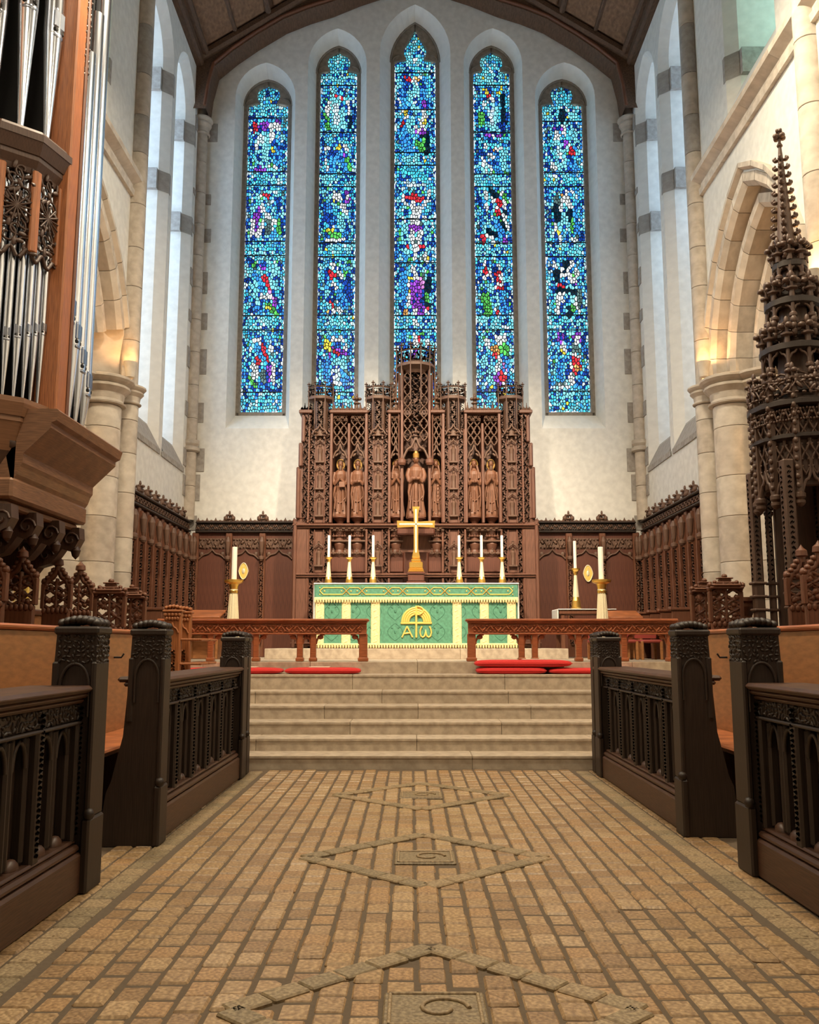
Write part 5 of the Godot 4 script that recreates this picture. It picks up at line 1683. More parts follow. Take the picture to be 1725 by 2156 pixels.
# ---------------------------------------------------------------- communion rail, cushions, small furniture
func build_rail() -> void:
	for s: float in [-1.0, 1.0]:
		var side := "left" if s < 0 else "right"
		var x0 := 0.615
		var x1 := 3.15
		var o := thing("communion_rail", "carved oak communion rail on the %s side of the gap" % side, "rail", V(s * 1.9, 0.95, 11.05))
		var x := mx(s)
		var mb := MB.new().setx(x)
		mb.cbox(V(x0 - 0.03, 1.43, 11.16), V(x1, 1.464, 10.955), 0.012)
		mb.cbox(V(x0 - 0.01, 1.412, 11.13), V(x1, 1.43, 10.975), 0.008)
		part(mb, "top_rail", M.railoak, o)
		mb = MB.new().setx(x)
		mb.cbox(V(x0, 1.29, 11.08), V(x1, 1.415, 11.01), 0.006)
		mb.cbox(V(x0, 1.275, 11.10), V(x1, 1.295, 10.98), 0.006)
		part(mb, "frieze_board", M.railoak, o)
		mb = MB.new().setx(x)
		mb.vine(V(x0 + 0.05, 1.347, 11.01), V(x1, 1.347, 11.01), Vector3.UP, Vector3.BACK, 0.085, 13, 0.013)
		part(mb, "vine_carving", M.railoak, o)
		for xx: float in [0.655, 1.26, 1.42, 1.95, 2.5, 3.05]:
			var wdt := 0.05 if xx < 1.0 else 0.035
			mb = MB.new().setx(x)
			mb.cbox(V(xx - wdt, 0.952, 11.09), V(xx + wdt, 1.29, 11.0), 0.012)
			mb.cbox(V(xx - wdt - 0.012, 0.952, 11.1), V(xx + wdt + 0.012, 1.0, 10.985), 0.01)
			part(mb, "post", M.railoak, o)
			mb = MB.new().setx(x)
			for q: float in [-1.0, 1.0]:
				if xx < 1.0 and q < 0: continue
				var pts := []
				for k in 8:
					var a := k / 7.0 * PI * 0.5
					pts.append(V(xx + q * (wdt + 0.10 * (1 - cos(a))), 1.16 + 0.115 * sin(a), 11.04))
				mb.tube(pts, 0.013, 5)
				mb.blob(V(xx + q * (wdt + 0.05), 1.245, 11.04), Vector3(0.04, 0.03, 0.014), Basis.IDENTITY, 6, 4)
			part(mb, "bracket", M.railoak, o)
		# cushions on the step
		var specs := [[0.66, 1.55, 0.815, 0.075], [1.57, 2.75, 0.815, 0.075]] if s < 0 else [[0.68, 1.50, 0.815, 0.08], [1.52, 2.62, 0.815, 0.07], [0.66, 1.80, 0.895, 0.085]]
		var cl := [["red kneeling cushion by the gap, under the left rail", "red kneeling cushion at the far left under the rail"], ["lower red kneeling cushion by the gap under the right rail", "red kneeling cushion at the far right under the rail", "upper red kneeling cushion stacked under the right rail"]]
		var ci := 0
		for q in specs:
			var c := thing("kneeling_cushion", cl[0 if s < 0 else 1][ci], "cushion", V(s * (q[0] + q[1]) * 0.5, q[2], 10.72), "red kneeling cushions")
			ci += 1
			mb = MB.new().setx(x)
			pillow(mb, V((q[0] + q[1]) * 0.5, q[2] + q[3] * 0.5, 10.74), Vector3((q[1] - q[0]) * 0.5, q[3] * 0.5, 0.155))
			part(mb, "cushion_cover", M.red, c)
			mb = MB.new().setx(x)
			var h := Vector3((q[1] - q[0]) * 0.5, 0, 0.155)
			var cc := V((q[0] + q[1]) * 0.5, q[2] + q[3] * 0.5, 10.74)
			mb.tube([cc + Vector3(-h.x, 0, h.z) * 0.985, cc + Vector3(h.x, 0, h.z) * 0.985], 0.006, 5)
			part(mb, "piping", M.red, c)
	# service sheets lying on the cushions
	for q in [[-1.15, 0.892], [-2.0, 0.892], [1.35, 0.982], [2.2, 0.887]]:
		var c := thing("service_sheet", "pale folded service sheet lying on the %s cushion" % ["leftmost red", "left inner red", "stacked red", "right outer red"][[-2.0, -1.15, 1.35, 2.2].find(q[0])], "paper", V(q[0], q[1], 10.75), "service sheets")
		var mb := MB.new()
		mb.cbox(V(q[0] - 0.12, q[1] - 0.002, 10.66), V(q[0] + 0.12, q[1] + 0.006, 10.82), 0.002)
		part(mb, "sheet", M.paper, c)
	# red-backed chairs on the right, behind the rail
	for k in 3:
		var c := thing("red_chair", "small red-backed wooden chair behind the right rail, %s" % ["nearest the altar", "middle of three", "farthest right"][k], "chair", V(2.95 + k * 0.33, 0.95, 12.3), "red chairs behind the rail")
		var xx := 2.52 + k * 0.33
		var mb := MB.new()
		pillow(mb, V(xx, 1.20, 12.5), Vector3(0.16, 0.025, 0.18))
		part(mb, "seat", M.pinkred, c)
		mb = MB.new()
		var pts := PackedVector2Array()
		for i in 13: pts.append(Vector2(xx + cos(PI * i / 12.0) * 0.15, 1.34 + sin(PI * i / 12.0) * 0.07))
		pts.append(Vector2(xx - 0.15, 1.24))
		pts.append(Vector2(xx + 0.15, 1.24))
		mb.ext(pts, -12.70, -12.66)
		part(mb, "backrest", M.pinkred, c)
		for a: float in [-0.13, 0.13]:
			for b: float in [12.34, 12.66]:
				mb = MB.new()
				mb.cbox(V(xx + a - 0.018, 0.952, b - 0.018), V(xx + a + 0.018, 1.20, b + 0.018), 0.005)
				part(mb, "leg", M.warmoak, c)
	# two low kneelers and wooden book boxes near the side walls
	for q in [[-3.0, 0.95, 12.9, "left"], [3.0, 0.95, 13.2, "right"]]:
		var c := thing("prayer_desk", "light oak prayer desk near the %s wall panelling" % q[3], "desk", V(q[0], q[1], q[2]), "prayer desks")
		var mb := MB.new()
		mb.cbox(V(q[0] - 0.22, 0.952, q[2] + 0.2), V(q[0] + 0.22, 1.52, q[2] + 0.14), 0.01)
		part(mb, "front_board", M.warmoak, c)
		for a: float in [-0.21, 0.21]:
			mb = MB.new()
			mb.cbox(V(q[0] + a - 0.02, 0.952, q[2] + 0.2), V(q[0] + a + 0.02, 1.54, q[2] - 0.2), 0.008)
			part(mb, "side_panel", M.warmoak, c)
		mb = MB.new()
		mb.setx(Transform3D(Basis(Vector3.RIGHT, 0.25), V(q[0], 1.58, q[2])))
		mb.cbox(Vector3(-0.25, -0.02, -0.22), Vector3(0.25, 0.02, 0.22), 0.01)
		part(mb, "book_rest", M.warmoak_h, c)

func pillow(mb: MB, c: Vector3, e: Vector3) -> void:
	# rounded slab (superellipsoid)
	var lon := 20
	var lat := 10
	var prev := []
	for i in lat + 1:
		var th := -PI * 0.5 + PI * i / lat
		var ring := []
		for k in lon + 1:
			var f := TAU * k / lon
			var ct := signf(cos(th)) * pow(absf(cos(th)), 0.35)
			var st := signf(sin(th)) * pow(absf(sin(th)), 0.7)
			var cf := signf(cos(f)) * pow(absf(cos(f)), 0.3)
			var sf := signf(sin(f)) * pow(absf(sin(f)), 0.3)
			ring.append(c + Vector3(ct * cf * e.x, st * e.y, -ct * sf * e.z))
		if i > 0:
			for k in lon:
				mb.quad(prev[k], prev[k + 1], ring[k + 1], ring[k])
		prev = ring

# ---------------------------------------------------------------- choir stalls
func end_post(root: Node, x: Transform3D, xa: float, d0: float, d1: float, h: float, foot: float, m: Material) -> void:
	# stall end: board with a curved foot, carved head and capping; xa is the aisle edge, d0 the face towards the nave
	var p := sub(root, "end_post")
	var mb := MB.new().setx(x)
	var w := 0.195
	var poly := PackedVector2Array([Vector2(xa, 0), Vector2(xa + foot, 0), Vector2(xa + foot, 0.14), Vector2(xa + foot - 0.02, 0.30), Vector2(xa + foot * 0.86, 0.36), Vector2(xa + foot * 0.8, 0.45), Vector2(xa + w + 0.03, 0.62), Vector2(xa + w + 0.012, 0.9), Vector2(xa + w, h - 0.06), Vector2(xa, h - 0.06)])
	mb.ext(poly, -d1, -d0)
	part(mb, "end_board", m, p)
	mb = MB.new().setx(x)
	mb.cbox(V(xa - 0.012, 0, d1 + 0.01), V(xa + 0.03, 0.34, d0 - 0.02), 0.01)
	mb.cbox(V(xa - 0.006, 0.34, d1), V(xa + 0.022, h - 0.2, d0 - 0.012), 0.008)
	mb.blob(V(xa + 0.0, 0.36, d0 - 0.0), Vector3(0.03, 0.03, 0.03), Basis.IDENTITY, 6, 4)
	mb.cbox(V(xa + w - 0.02, 0.7, d1), V(xa + w + 0.014, h - 0.2, d0 - 0.01), 0.008)
	part(mb, "edge_moulding", m, p)
	# carved head: moulding, leaf lumps, wavy cap and blind arch
	mb = MB.new().setx(x)
	mb.cbox(V(xa - 0.012, h - 0.07, d1 + 0.012), V(xa + w + 0.012, h - 0.03, d0 - 0.015), 0.01)
	var dm := (d0 + d1) * 0.5
	for i in 7:
		var xx := xa + w * (i + 0.5) / 7.0
		for j in 3:
			mb.blob(V(xx, h - 0.02 + 0.022 * sin(PI * (i + 0.5) / 7.0) , lerpf(d0, d1, (j + 0.5) / 3.0)), Vector3(0.026, 0.024, (d1 - d0) * 0.22), Basis.IDENTITY, 6, 4)
	mb.foliage(xa + 0.005, xa + w - 0.005, h - 0.21, h - 0.07, -d0, 8, 6, int(d0 * 100))
	mb.setx(x * Transform3D(Basis(Vector3(0, 0, 1), Vector3(0, 1, 0), Vector3(-1, 0, 0)), Vector3(xa, 0, -d1)))
	mb.foliage(0.0, d1 - d0, h - 0.21, h - 0.07, 0.0, 7, 6, int(d0 * 90))
	mb.setx(x)
	part(mb, "carved_head", m, p)
	mb = MB.new().setx(x)
	for s: float in [-1.0, 1.0]:
		var pts := []
		for k in 9:
			var f := k / 8.0
			pts.append(V(xa + w * 0.5 + s * w * 0.36 * cos(f * PI * 0.5), h - 0.32 + 0.11 * sin(f * PI * 0.5), d0 - 0.004))
		pts.push_front(V(xa + w * 0.5 + s * w * 0.36, h - 0.46, d0 - 0.004))
		mb.tube(pts, 0.009, 5)
	part(mb, "blind_arch", m, p)

func desk(called: String, label: String, s: float, xa: float, d0: float, d1: float, posts: Array, m: Material, group: String) -> void:
	var o := thing(called, label, "choir stall", V(s * xa, 0, (d0 + d1) * 0.5), group)
	var x := mx(s)
	var mb := MB.new().setx(x)
	# plinth
	mb.cbox(V(xa, 0.0, d0), V(xa + 0.16, 0.19, d1), 0.012)
	mb.cbox(V(xa + 0.012, 0.19, d0), V(xa + 0.16, 0.225, d1), 0.012)
	mb.cbox(V(xa + 0.035, 0.225, d0), V(xa + 0.16, 0.245, d1), 0.008)
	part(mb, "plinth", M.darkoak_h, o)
	mb = MB.new().setx(x)
	mb.cbox(V(xa + 0.11, 0.2, d0), V(xa + 0.15, 0.9, d1), 0.006)
	part(mb, "back_board", m, o)
	mb = MB.new().setx(x)
	mb.cbox(V(xa - 0.015, 0.925, d0), V(xa + 0.30, 0.958, d1), 0.014)
	mb.cbox(V(xa + 0.005, 0.90, d0), V(xa + 0.26, 0.925, d1), 0.01)
	mb.cbox(V(xa + 0.025, 0.875, d0), V(xa + 0.16, 0.90, d1), 0.01)
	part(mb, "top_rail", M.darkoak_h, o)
	mb = MB.new().setx(x)
	mb.cbox(V(xa + 0.05, 0.79, d0), V(xa + 0.13, 0.875, d1), 0.006)
	mb.cbox(V(xa + 0.03, 0.775, d0), V(xa + 0.13, 0.79, d1), 0.005)
	part(mb, "frieze_board", m, o)
	mb = MB.new().setx(x)
	mb.setx(x * Transform3D(Basis(Vector3(0, 0, 1), Vector3(0, 1, 0), Vector3(-1, 0, 0)), Vector3(xa + 0.05, 0, -d1)))
	mb.foliage(0.0, d1 - d0, 0.795, 0.87, 0.0, int((d1 - d0) / 0.032), 3, int(d0 * 70))
	part(mb, "frieze_carving", m, o)
	var n := int(round((d1 - d0) / 0.46))
	var w := (d1 - d0) / n
	for i in n + 1:
		var d := d0 + w * i
		var p := sub(o, "muntin")
		mb = MB.new().setx(x)
		mb.cbox(V(xa + 0.035, 0.23, d - 0.04), V(xa + 0.13, 0.79, d + 0.04), 0.012)
		part(mb, "muntin_post", m, p)
		mb = MB.new().setx(x)
		mb.beads(V(xa + 0.035, 0.26, d), V(xa + 0.035, 0.86, d), Vector3.BACK, Vector3.LEFT, 0.036, 26)
		part(mb, "bead_carving", m, p)
		if i == n: continue
		for k in 2:
			var a := d + 0.04 + (w - 0.08) * k / 2.0
			var b := d + 0.04 + (w - 0.08) * (k + 1) / 2.0
			mb = MB.new().setx(x)
			# tracery board with a pointed opening over a recessed panel
			mb.cbox(V(xa + 0.065, 0.25, a + 0.002), V(xa + 0.12, 0.77, a + 0.035), 0.012)
			mb.cbox(V(xa + 0.065, 0.25, b - 0.035), V(xa + 0.12, 0.77, b - 0.002), 0.012)
			var c := (a + b) * 0.5
			for sg: float in [-1.0, 1.0]:
				var pts := []
				for q in 7:
					var f := q / 6.0
					pts.append(V(xa + 0.075, 0.64 + 0.11 * sin(f * PI * 0.5), c + sg * ((b - a) * 0.5 - 0.03) * cos(f * PI * 0.5)))
				mb.tube(pts, 0.011, 5)
				mb.blob(V(xa + 0.085, 0.745, c + sg * (b - a) * 0.33), Vector3(0.02, 0.035, (b - a) * 0.13), Basis.IDENTITY, 5, 3)
			part(mb, "lancet_panel", m, o)
			mb = MB.new().setx(x)
			mb.blob(V(xa + 0.085, 0.24, c), Vector3(0.035, 0.05, (b - a) * 0.30), Basis.IDENTITY, 8, 6)
			part(mb, "panel_sill", M.darkoak_h, o)  # lighter oak paints in the light a sloping sill catches
	for q in posts:
		end_post(o, x, q[0], q[1], q[2], q[3], q[4], m)

func stall_head(s: float, x: float, d: float, top: float, w: float, y0: float, m: Material, label: String, capped: bool, group: String) -> void:
	# stall end facing the nave with an openwork carved head
	var o := thing("stall_end", label, "stall end", V(s * x, y0, d), group)
	var t := mx(s)
	var hy := top - (0.42 if capped else 0.46)
	var ct := top - (0.13 if capped else 0.22)
	var mb := MB.new().setx(t)
	mb.cbox(V(x - w * 0.5, y0, d + 0.05), V(x + w * 0.5, hy, d), 0.012)
	part(mb, "end_board", m, o)
	mb = MB.new().setx(t)
	for sg: float in [-1.0, 1.0]:
		mb.cbox(V(x + sg * w * 0.5 - 0.018, hy, d + 0.05), V(x + sg * w * 0.5 + 0.018, ct - 0.02, d), 0.006)
		mb.blob(V(x + sg * w * 0.5, ct, d + 0.025), Vector3(0.028, 0.035, 0.03), Basis.IDENTITY, 6, 4)
	mb.cbox(V(x - 0.01, hy, d + 0.045), V(x + 0.01, ct + 0.03, d), 0.004)
	part(mb, "head_frame", m, o)
	mb = MB.new().setx(t)
	mb.net(x - w * 0.5, x + w * 0.5, hy + 0.0, ct, -d - 0.02, 2, 3, 0.016)
	for i in 12:
		var a := rng.randf_range(-0.42, 0.42) * w
		mb.blob(V(x + a, lerpf(hy, ct, rng.randf()), d + 0.015), Vector3(0.03, 0.024, 0.02), Basis(Vector3.BACK, rng.randf() * 3.0), 5, 3)
	for k in 6:
		mb.blob(V(x - w * 0.42 + w * 0.84 * k / 5.0, hy - 0.02, d - 0.002), Vector3(0.022, 0.03, 0.012), Basis.IDENTITY, 5, 3)
	part(mb, "openwork_tracery", m, o)
	mb = MB.new().setx(t)
	if capped:
		mb.cbox(V(x - w * 0.56, ct, d + 0.09), V(x + w * 0.56, ct + 0.022, d - 0.04), 0.008)
		mb.foliage(x - w * 0.5, x + w * 0.5, ct + 0.02, ct + 0.055, -d + 0.02, 7, 1, int(d * 30))
		for q in [[0.46, 0.02, 0.045], [0.34, 0.045, 0.065], [0.20, 0.065, 0.09], [0.25, 0.09, 0.103]]:
			mb.cbox(V(x - w * q[0], ct + q[1], d + 0.025 + w * q[0] * 0.6), V(x + w * q[0], ct + q[2], d + 0.025 - w * q[0] * 0.6), 0.01)
		mb.blob(V(x, ct + 0.115, d + 0.025), Vector3(0.028, 0.022, 0.028), Basis.IDENTITY, 6, 4)
		for sg: float in [-1.0, 1.0]:
			mb.blob(V(x + sg * w * 0.54, ct + 0.035, d - 0.01), Vector3(0.026, 0.026, 0.03), Basis.IDENTITY, 5, 3)
			mb.blob(V(x + sg * w * 0.36, ct + 0.06, d - 0.0), Vector3(0.022, 0.02, 0.025), Basis.IDENTITY, 5, 3)
	else:
		mb.ogee(x, w * 0.5, top - 0.3, 0.22, -d - 0.02, 0.024)
		for sg: float in [-1.0, 1.0]:
			for k in 4: mb.blob(V(x + sg * w * (0.46 - k * 0.1), top - 0.22 + k * 0.035, d + 0.02), Vector3(0.03, 0.026, 0.03), Basis.IDENTITY, 5, 3)
		mb.lathe([Vector2(0.03, -0.12), Vector2(0.03, -0.08), Vector2(0.05, -0.07), Vector2(0.045, -0.03), Vector2(0.02, -0.01), Vector2(0, 0.02)], V(x, top, d + 0.02), 8)
	part(mb, "carved_crown", m, o)

func build_stalls() -> void:
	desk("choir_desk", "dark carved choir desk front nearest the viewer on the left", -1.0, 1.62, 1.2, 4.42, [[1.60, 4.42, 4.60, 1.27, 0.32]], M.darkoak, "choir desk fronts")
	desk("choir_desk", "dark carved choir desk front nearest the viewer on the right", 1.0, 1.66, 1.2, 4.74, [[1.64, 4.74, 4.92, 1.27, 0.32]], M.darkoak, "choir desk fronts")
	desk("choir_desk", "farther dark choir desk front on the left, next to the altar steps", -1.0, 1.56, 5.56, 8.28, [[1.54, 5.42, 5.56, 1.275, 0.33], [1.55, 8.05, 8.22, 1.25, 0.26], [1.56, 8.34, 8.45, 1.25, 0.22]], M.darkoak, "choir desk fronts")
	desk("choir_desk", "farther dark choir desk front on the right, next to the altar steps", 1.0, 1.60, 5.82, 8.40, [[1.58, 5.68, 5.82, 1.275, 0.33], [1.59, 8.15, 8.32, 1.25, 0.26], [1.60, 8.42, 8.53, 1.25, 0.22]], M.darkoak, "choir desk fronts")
	for s: float in [-1.0, 1.0]:
		var side := "left" if s < 0 else "right"
		var x := mx(s)
		# front bench: seat, supports, long back board that is also the front of the second row
		var o := thing("choir_bench", "long light oak choir bench with a tall plain back on the %s" % side, "bench", V(s * 2.3, 0, 5.0), "front choir benches")
		for q in [[1.2, 4.5], [5.6, 8.4]]:
			var mb := MB.new().setx(x)
			mb.cbox(V(2.08, 0.42, q[0]), V(2.50, 0.46, q[1]), 0.012)
			part(mb, "seat", M.warmoak_h, o)
			var d: float = q[0] + 0.1
			while d < q[1]:
				mb = MB.new().setx(x)
				mb.cbox(V(2.16, 0.0, d), V(2.48, 0.42, d + 0.05), 0.01)
				part(mb, "seat_support", M.stalloak, o)
				d += 0.9
		var dd := 1.2
		var k := 0
		while dd < 8.3:
			var mb := MB.new().setx(x)
			var e := minf(dd + 1.8, 8.4)
			mb.cbox(V(2.50, 0.0, dd + 0.002), V(2.545, 1.245, e - 0.002), 0.006)
			part(mb, "back_board", M.warmoak, o)
			dd = e
			k += 1
		var mb := MB.new().setx(x)
		mb.cbox(V(2.47, 1.245, 1.2), V(2.565, 1.28, 8.4), 0.012)
		part(mb, "top_rail", M.warmoak_h, o)
		# small coat pegs on the bench back
		for q in [[1.05, 7.0], [0.90, 7.0], [1.05, 7.45]]:
			mb = MB.new().setx(x)
			mb.tube([V(2.50, q[0], q[1]), V(2.44, q[0], q[1]), V(2.42, q[0] + 0.03, q[1])], 0.008, 5)
			part(mb, "peg", M.iron, o)
		# raised floor of the rear rows
		var pl := thing("stall_platform", "raised wooden platform under the rear choir rows on the %s" % side, "platform", V(s * 3.2, 0, 5.0))
		mb = MB.new().setx(x)
		mb.cbox(V(2.56, 0.0, 1.0), V(3.66, 0.30, 8.68), 0.01)
		part(mb, "platform_boards", M.stalloak, pl)
		# rear bench with plain back
		var r := thing("rear_choir_bench", "rear choir bench with warm oak back boards along the %s wall" % side, "bench", V(s * 3.4, 0.3, 5.5), "rear choir benches")
		mb = MB.new().setx(x)
		var re := 8.6 if s < 0 else 7.0
		mb.cbox(V(3.12, 0.72, 1.2), V(3.50, 0.76, re), 0.012)
		part(mb, "seat", M.warmoak_h, r)
		dd = 1.2
		while dd < re - 0.1:
			mb = MB.new().setx(x)
			mb.cbox(V(3.50, 0.3, dd + 0.002), V(3.54, 1.42, minf(dd + 0.6, re) - 0.002), 0.008)
			part(mb, "back_board", M.warmoak, r)
			dd += 0.6
		mb = MB.new().setx(x)
		mb.cbox(V(3.47, 1.42, 1.2), V(3.58, 1.47, re), 0.012)
		part(mb, "top_rail", M.stalloak, r)
	# carved stall ends
	var g := "openwork carved stall ends"
	stall_head(-1, 2.71, 7.9, 1.72, 0.25, 0.30, M.stalloak, "capped openwork stall end in the middle left row, the nearer one", true, g)
	stall_head(-1, 2.71, 8.5, 1.71, 0.25, 0.30, M.stalloak, "capped openwork stall end in the middle left row, the farther one", true, g)
	stall_head(1, 2.71, 8.0, 1.77, 0.27, 0.30, M.stalloak, "capped openwork stall end in the middle right row, the nearer one", true, g)
	stall_head(1, 2.71, 8.55, 1.77, 0.25, 0.30, M.stalloak, "capped openwork stall end in the middle right row, the farther one", true, g)
	var ord := ["at the left picture edge", "second from the edge", "third from the edge", "beside the stone pier"]
	for k in 4:
		stall_head(-1, 3.24, [6.75, 7.3, 8.05, 8.6][k], 1.93, 0.24, 0.30, M.stalloak, "pointed openwork stall end in the rear left row, %s" % ord[k], false, g)
	for k in 2:
		stall_head(1, 2.98, [7.02, 6.72][k], 1.91, 0.25, 0.30, M.stalloak, "pointed openwork stall end in the rear right row, %s" % ["under the tall canopy", "at the right picture edge"][k], false, g)
	# moulded corner post behind the right stall ends
	var cp := thing("corner_post", "moulded dark oak post with flaring cap behind the right stall ends", "post", V(2.9, 0.3, 8.2))
	var mb2 := MB.new()
	mb2.cbox(V(2.92, 0.3, 8.34), V(3.06, 1.42, 8.48), 0.01)
	mb2.lathe([Vector2(0.09, 1.38), Vector2(0.10, 1.42), Vector2(0.13, 1.50), Vector2(0.13, 1.53), Vector2(0.16, 1.55), Vector2(0.16, 1.585), Vector2(0, 1.585)], V(2.99, 0, 8.41), 4, PI / 4, TAU + PI / 4)
	part(mb2, "post", M.stalloak, cp)
	# clergy desk pair at the left front, their warm light put into a lighter oak
	for k in 2:
		var o := thing("clergy_desk_end", "carved oak clergy desk end, warm light painted in, with book shelf, %s of the pair at left" % ["nearer", "farther"][k], "desk", V(-2.45, 0.37, 9.15 + k * 0.4), "clergy desk ends")
		var d: float = [9.1, 9.5][k]
		var xa: float = 2.47
		var mb := MB.new().setx(mx(-1))
		mb.cbox(V(xa - 0.085, 0.40, d + 0.09), V(xa + 0.085, 1.50, d), 0.012)
		part(mb, "post", M.organoak, o)
		mb = MB.new().setx(mx(-1))
		for i in 5:
			mb.blob(V(xa - 0.07 + i * 0.035, 1.52 + 0.012 * sin(i * 0.8), d + 0.04), Vector3(0.025, 0.025, 0.05), Basis.IDENTITY, 6, 4)
			mb.blob(V(xa - 0.07 + i * 0.035, 1.45, d - 0.004), Vector3(0.022, 0.022, 0.012), Basis.IDENTITY, 5, 3)
			mb.blob(V(xa - 0.055 + i * 0.028, 1.41, d - 0.004), Vector3(0.018, 0.022, 0.012), Basis.IDENTITY, 5, 3)
		mb.cbox(V(xa - 0.1, 1.475, d + 0.1), V(xa + 0.1, 1.50, d - 0.015), 0.008)
		mb.ogee(xa, 0.065, 1.27, 0.1, -d + 0.004, 0.01)
		mb.vine(V(xa, 0.6, d), V(xa, 1.1, d), Vector3.RIGHT, Vector3.BACK, 0.09, 4, 0.011)
		part(mb, "carved_head", M.organoak, o)
		mb = MB.new().setx(mx(-1))
		mb.cbox(V(xa - 0.30, 1.19, d + 0.35), V(xa - 0.08, 1.215, d + 0.02), 0.008)
		mb.cbox(V(xa - 0.30, 0.95, d + 0.35), V(xa - 0.08, 0.975, d + 0.02), 0.008)
		part(mb, "book_shelf", M.organoak, o)

# ---------------------------------------------------------------- canopied stall
func build_canopy() -> void:
	var X := 3.27
	var D := 7.62
	var o := thing("canopied_stall", "tall dark oak canopied stall with a crocketed spire on the right", "canopied stall", V(X, 0.3, D))
	var m: Material = M.darkoak
	var mb: MB
	# corner posts
	for q in [[-0.32, 0.30, 0.045], [-0.26, -0.32, 0.05], [0.30, 0.30, 0.05], [0.30, -0.32, 0.05], [-0.18, 0.33, 0.028]]:
		var p := sub(o, "post")
		mb = MB.new()
		mb.cbox(V(X + q[0] - q[2], 0.3, D + q[1] - q[2]), V(X + q[0] + q[2], 2.75, D + q[1] + q[2]), 0.014)
		part(mb, "shaft", M.darkcarved, p)
		mb = MB.new()
		for y: float in [1.48, 1.60, 1.72]: mb.cbox(V(X + q[0] - q[2] - 0.018, y, D + q[1] - q[2] - 0.018), V(X + q[0] + q[2] + 0.018, y + 0.025, D + q[1] + q[2] + 0.018), 0.008)
		mb.beads(V(X + q[0] - q[2], 1.75, D + q[1]), V(X + q[0] - q[2], 2.7, D + q[1]), Vector3.BACK, Vector3.LEFT, q[2] * 0.7, 22)
		mb.beads(V(X + q[0], 1.75, D + q[1] - q[2]), V(X + q[0], 2.7, D + q[1] - q[2]), Vector3.RIGHT, Vector3.BACK, q[2] * 0.7, 22)
		part(mb, "shaft_carving", M.darkcarved, p)
	# back and seat
	mb = MB.new()
	mb.cbox(V(X + 0.30, 0.3, D - 0.4), V(X + 0.36, 2.9, D + 0.4), 0.01)
	part(mb, "back_panel", M.darkcarved, o)
	mb = MB.new()
	mb.cbox(V(X - 0.12, 0.3, D + 0.33), V(X + 0.30, 2.9, D + 0.38), 0.01)
	part(mb, "side_panel", M.darkcarved, o)
	mb = MB.new()
	mb.cbox(V(X - 0.15, 0.72, D - 0.36), V(X + 0.32, 0.78, D + 0.36), 0.012)
	part(mb, "seat", M.darkcarved, o)
	mb = MB.new()
	mb.cbox(V(X - 0.34, 0.30, D + 0.35), V(X - 0.28, 2.35, D + 0.40), 0.01)
	part(mb, "side_board", M.warmoak, o)
	# hanging lower canopy: pendant posts, arches, cresting
	var can := sub(o, "lower_canopy")
	for k in 7:
		var a := PI * 0.5 + PI * (k / 6.0)
		var p := V(X + cos(a) * 0.40 + 0.03, 0, D + sin(a) * 0.40)
		mb = MB.new()
		mb.cbox(p + Vector3(-0.028, 2.42, -0.028), p + Vector3(0.028, 3.42, 0.028), 0.01)
		mb.lathe([Vector2(0.0, -0.07), Vector2(0.03, -0.05), Vector2(0.045, -0.03), Vector2(0.045, -0.01), Vector2(0.03, 0.0), Vector2(0.05, 0.02), Vector2(0.05, 0.05), Vector2(0.03, 0.07)], p + Vector3(0, 2.40, 0), 8)
		mb.finial(p + Vector3(0, 3.40, 0), 0.2)
		for j in 11: mb.blob(p + Vector3(cos(a) * 0.034, 2.52 + j * 0.078, -sin(a) * 0.034), Vector3(0.024, 0.03, 0.024), Basis.IDENTITY, 5, 3)
		part(mb, "pendant_post", M.darkcarved, can)
		if k < 6:
			var a2 := PI * 0.5 + PI * ((k + 1) / 6.0)
			var p2 := V(X + cos(a2) * 0.40 + 0.03, 0, D + sin(a2) * 0.40)
			var t := (p2 - p).normalized()
			var out := Vector3.UP.cross(t).normalized()
			if out.dot((p + p2) * 0.5 - V(X, 0, D)) < 0: out = -out
			mb = MB.new()
			mb.setx(Transform3D(Basis(t, Vector3.UP, out), p))
			var w := p.distance_to(p2)
			mb.net(0.02, w - 0.02, 2.62, 3.2, 0.0, 2, 3, 0.012)
			mb.ogee(w * 0.5, w * 0.5 - 0.02, 2.46, 0.22, 0.01, 0.016)
			mb.vine(Vector3(0, 3.14, 0.02), Vector3(w, 3.14, 0.02), Vector3.UP, Vector3.BACK, 0.12, 2, 0.014)
			part(mb, "canopy_tracery", M.darkcarved, can)
			mb = MB.new().setx(mb.xf)
			mb.cbox(Vector3(0, 2.52, -0.07), Vector3(w, 3.22, -0.03), 0.01)
			part(mb, "canopy_board", M.darkcarved, can)
	mb = MB.new()
	mb.lathe([Vector2(0.38, 2.92), Vector2(0.44, 2.94), Vector2(0.44, 2.97), Vector2(0.38, 2.99)], V(X + 0.03, 0, D), 16)
	part(mb, "canopy_band", m, can)
	mb = MB.new()
	mb.lathe([Vector2(0.36, 3.20), Vector2(0.45, 3.23), Vector2(0.45, 3.27), Vector2(0.40, 3.30), Vector2(0, 3.31)], V(X + 0.03, 0, D), 16)
	part(mb, "canopy_cornice", m, can)
	mb = MB.new()
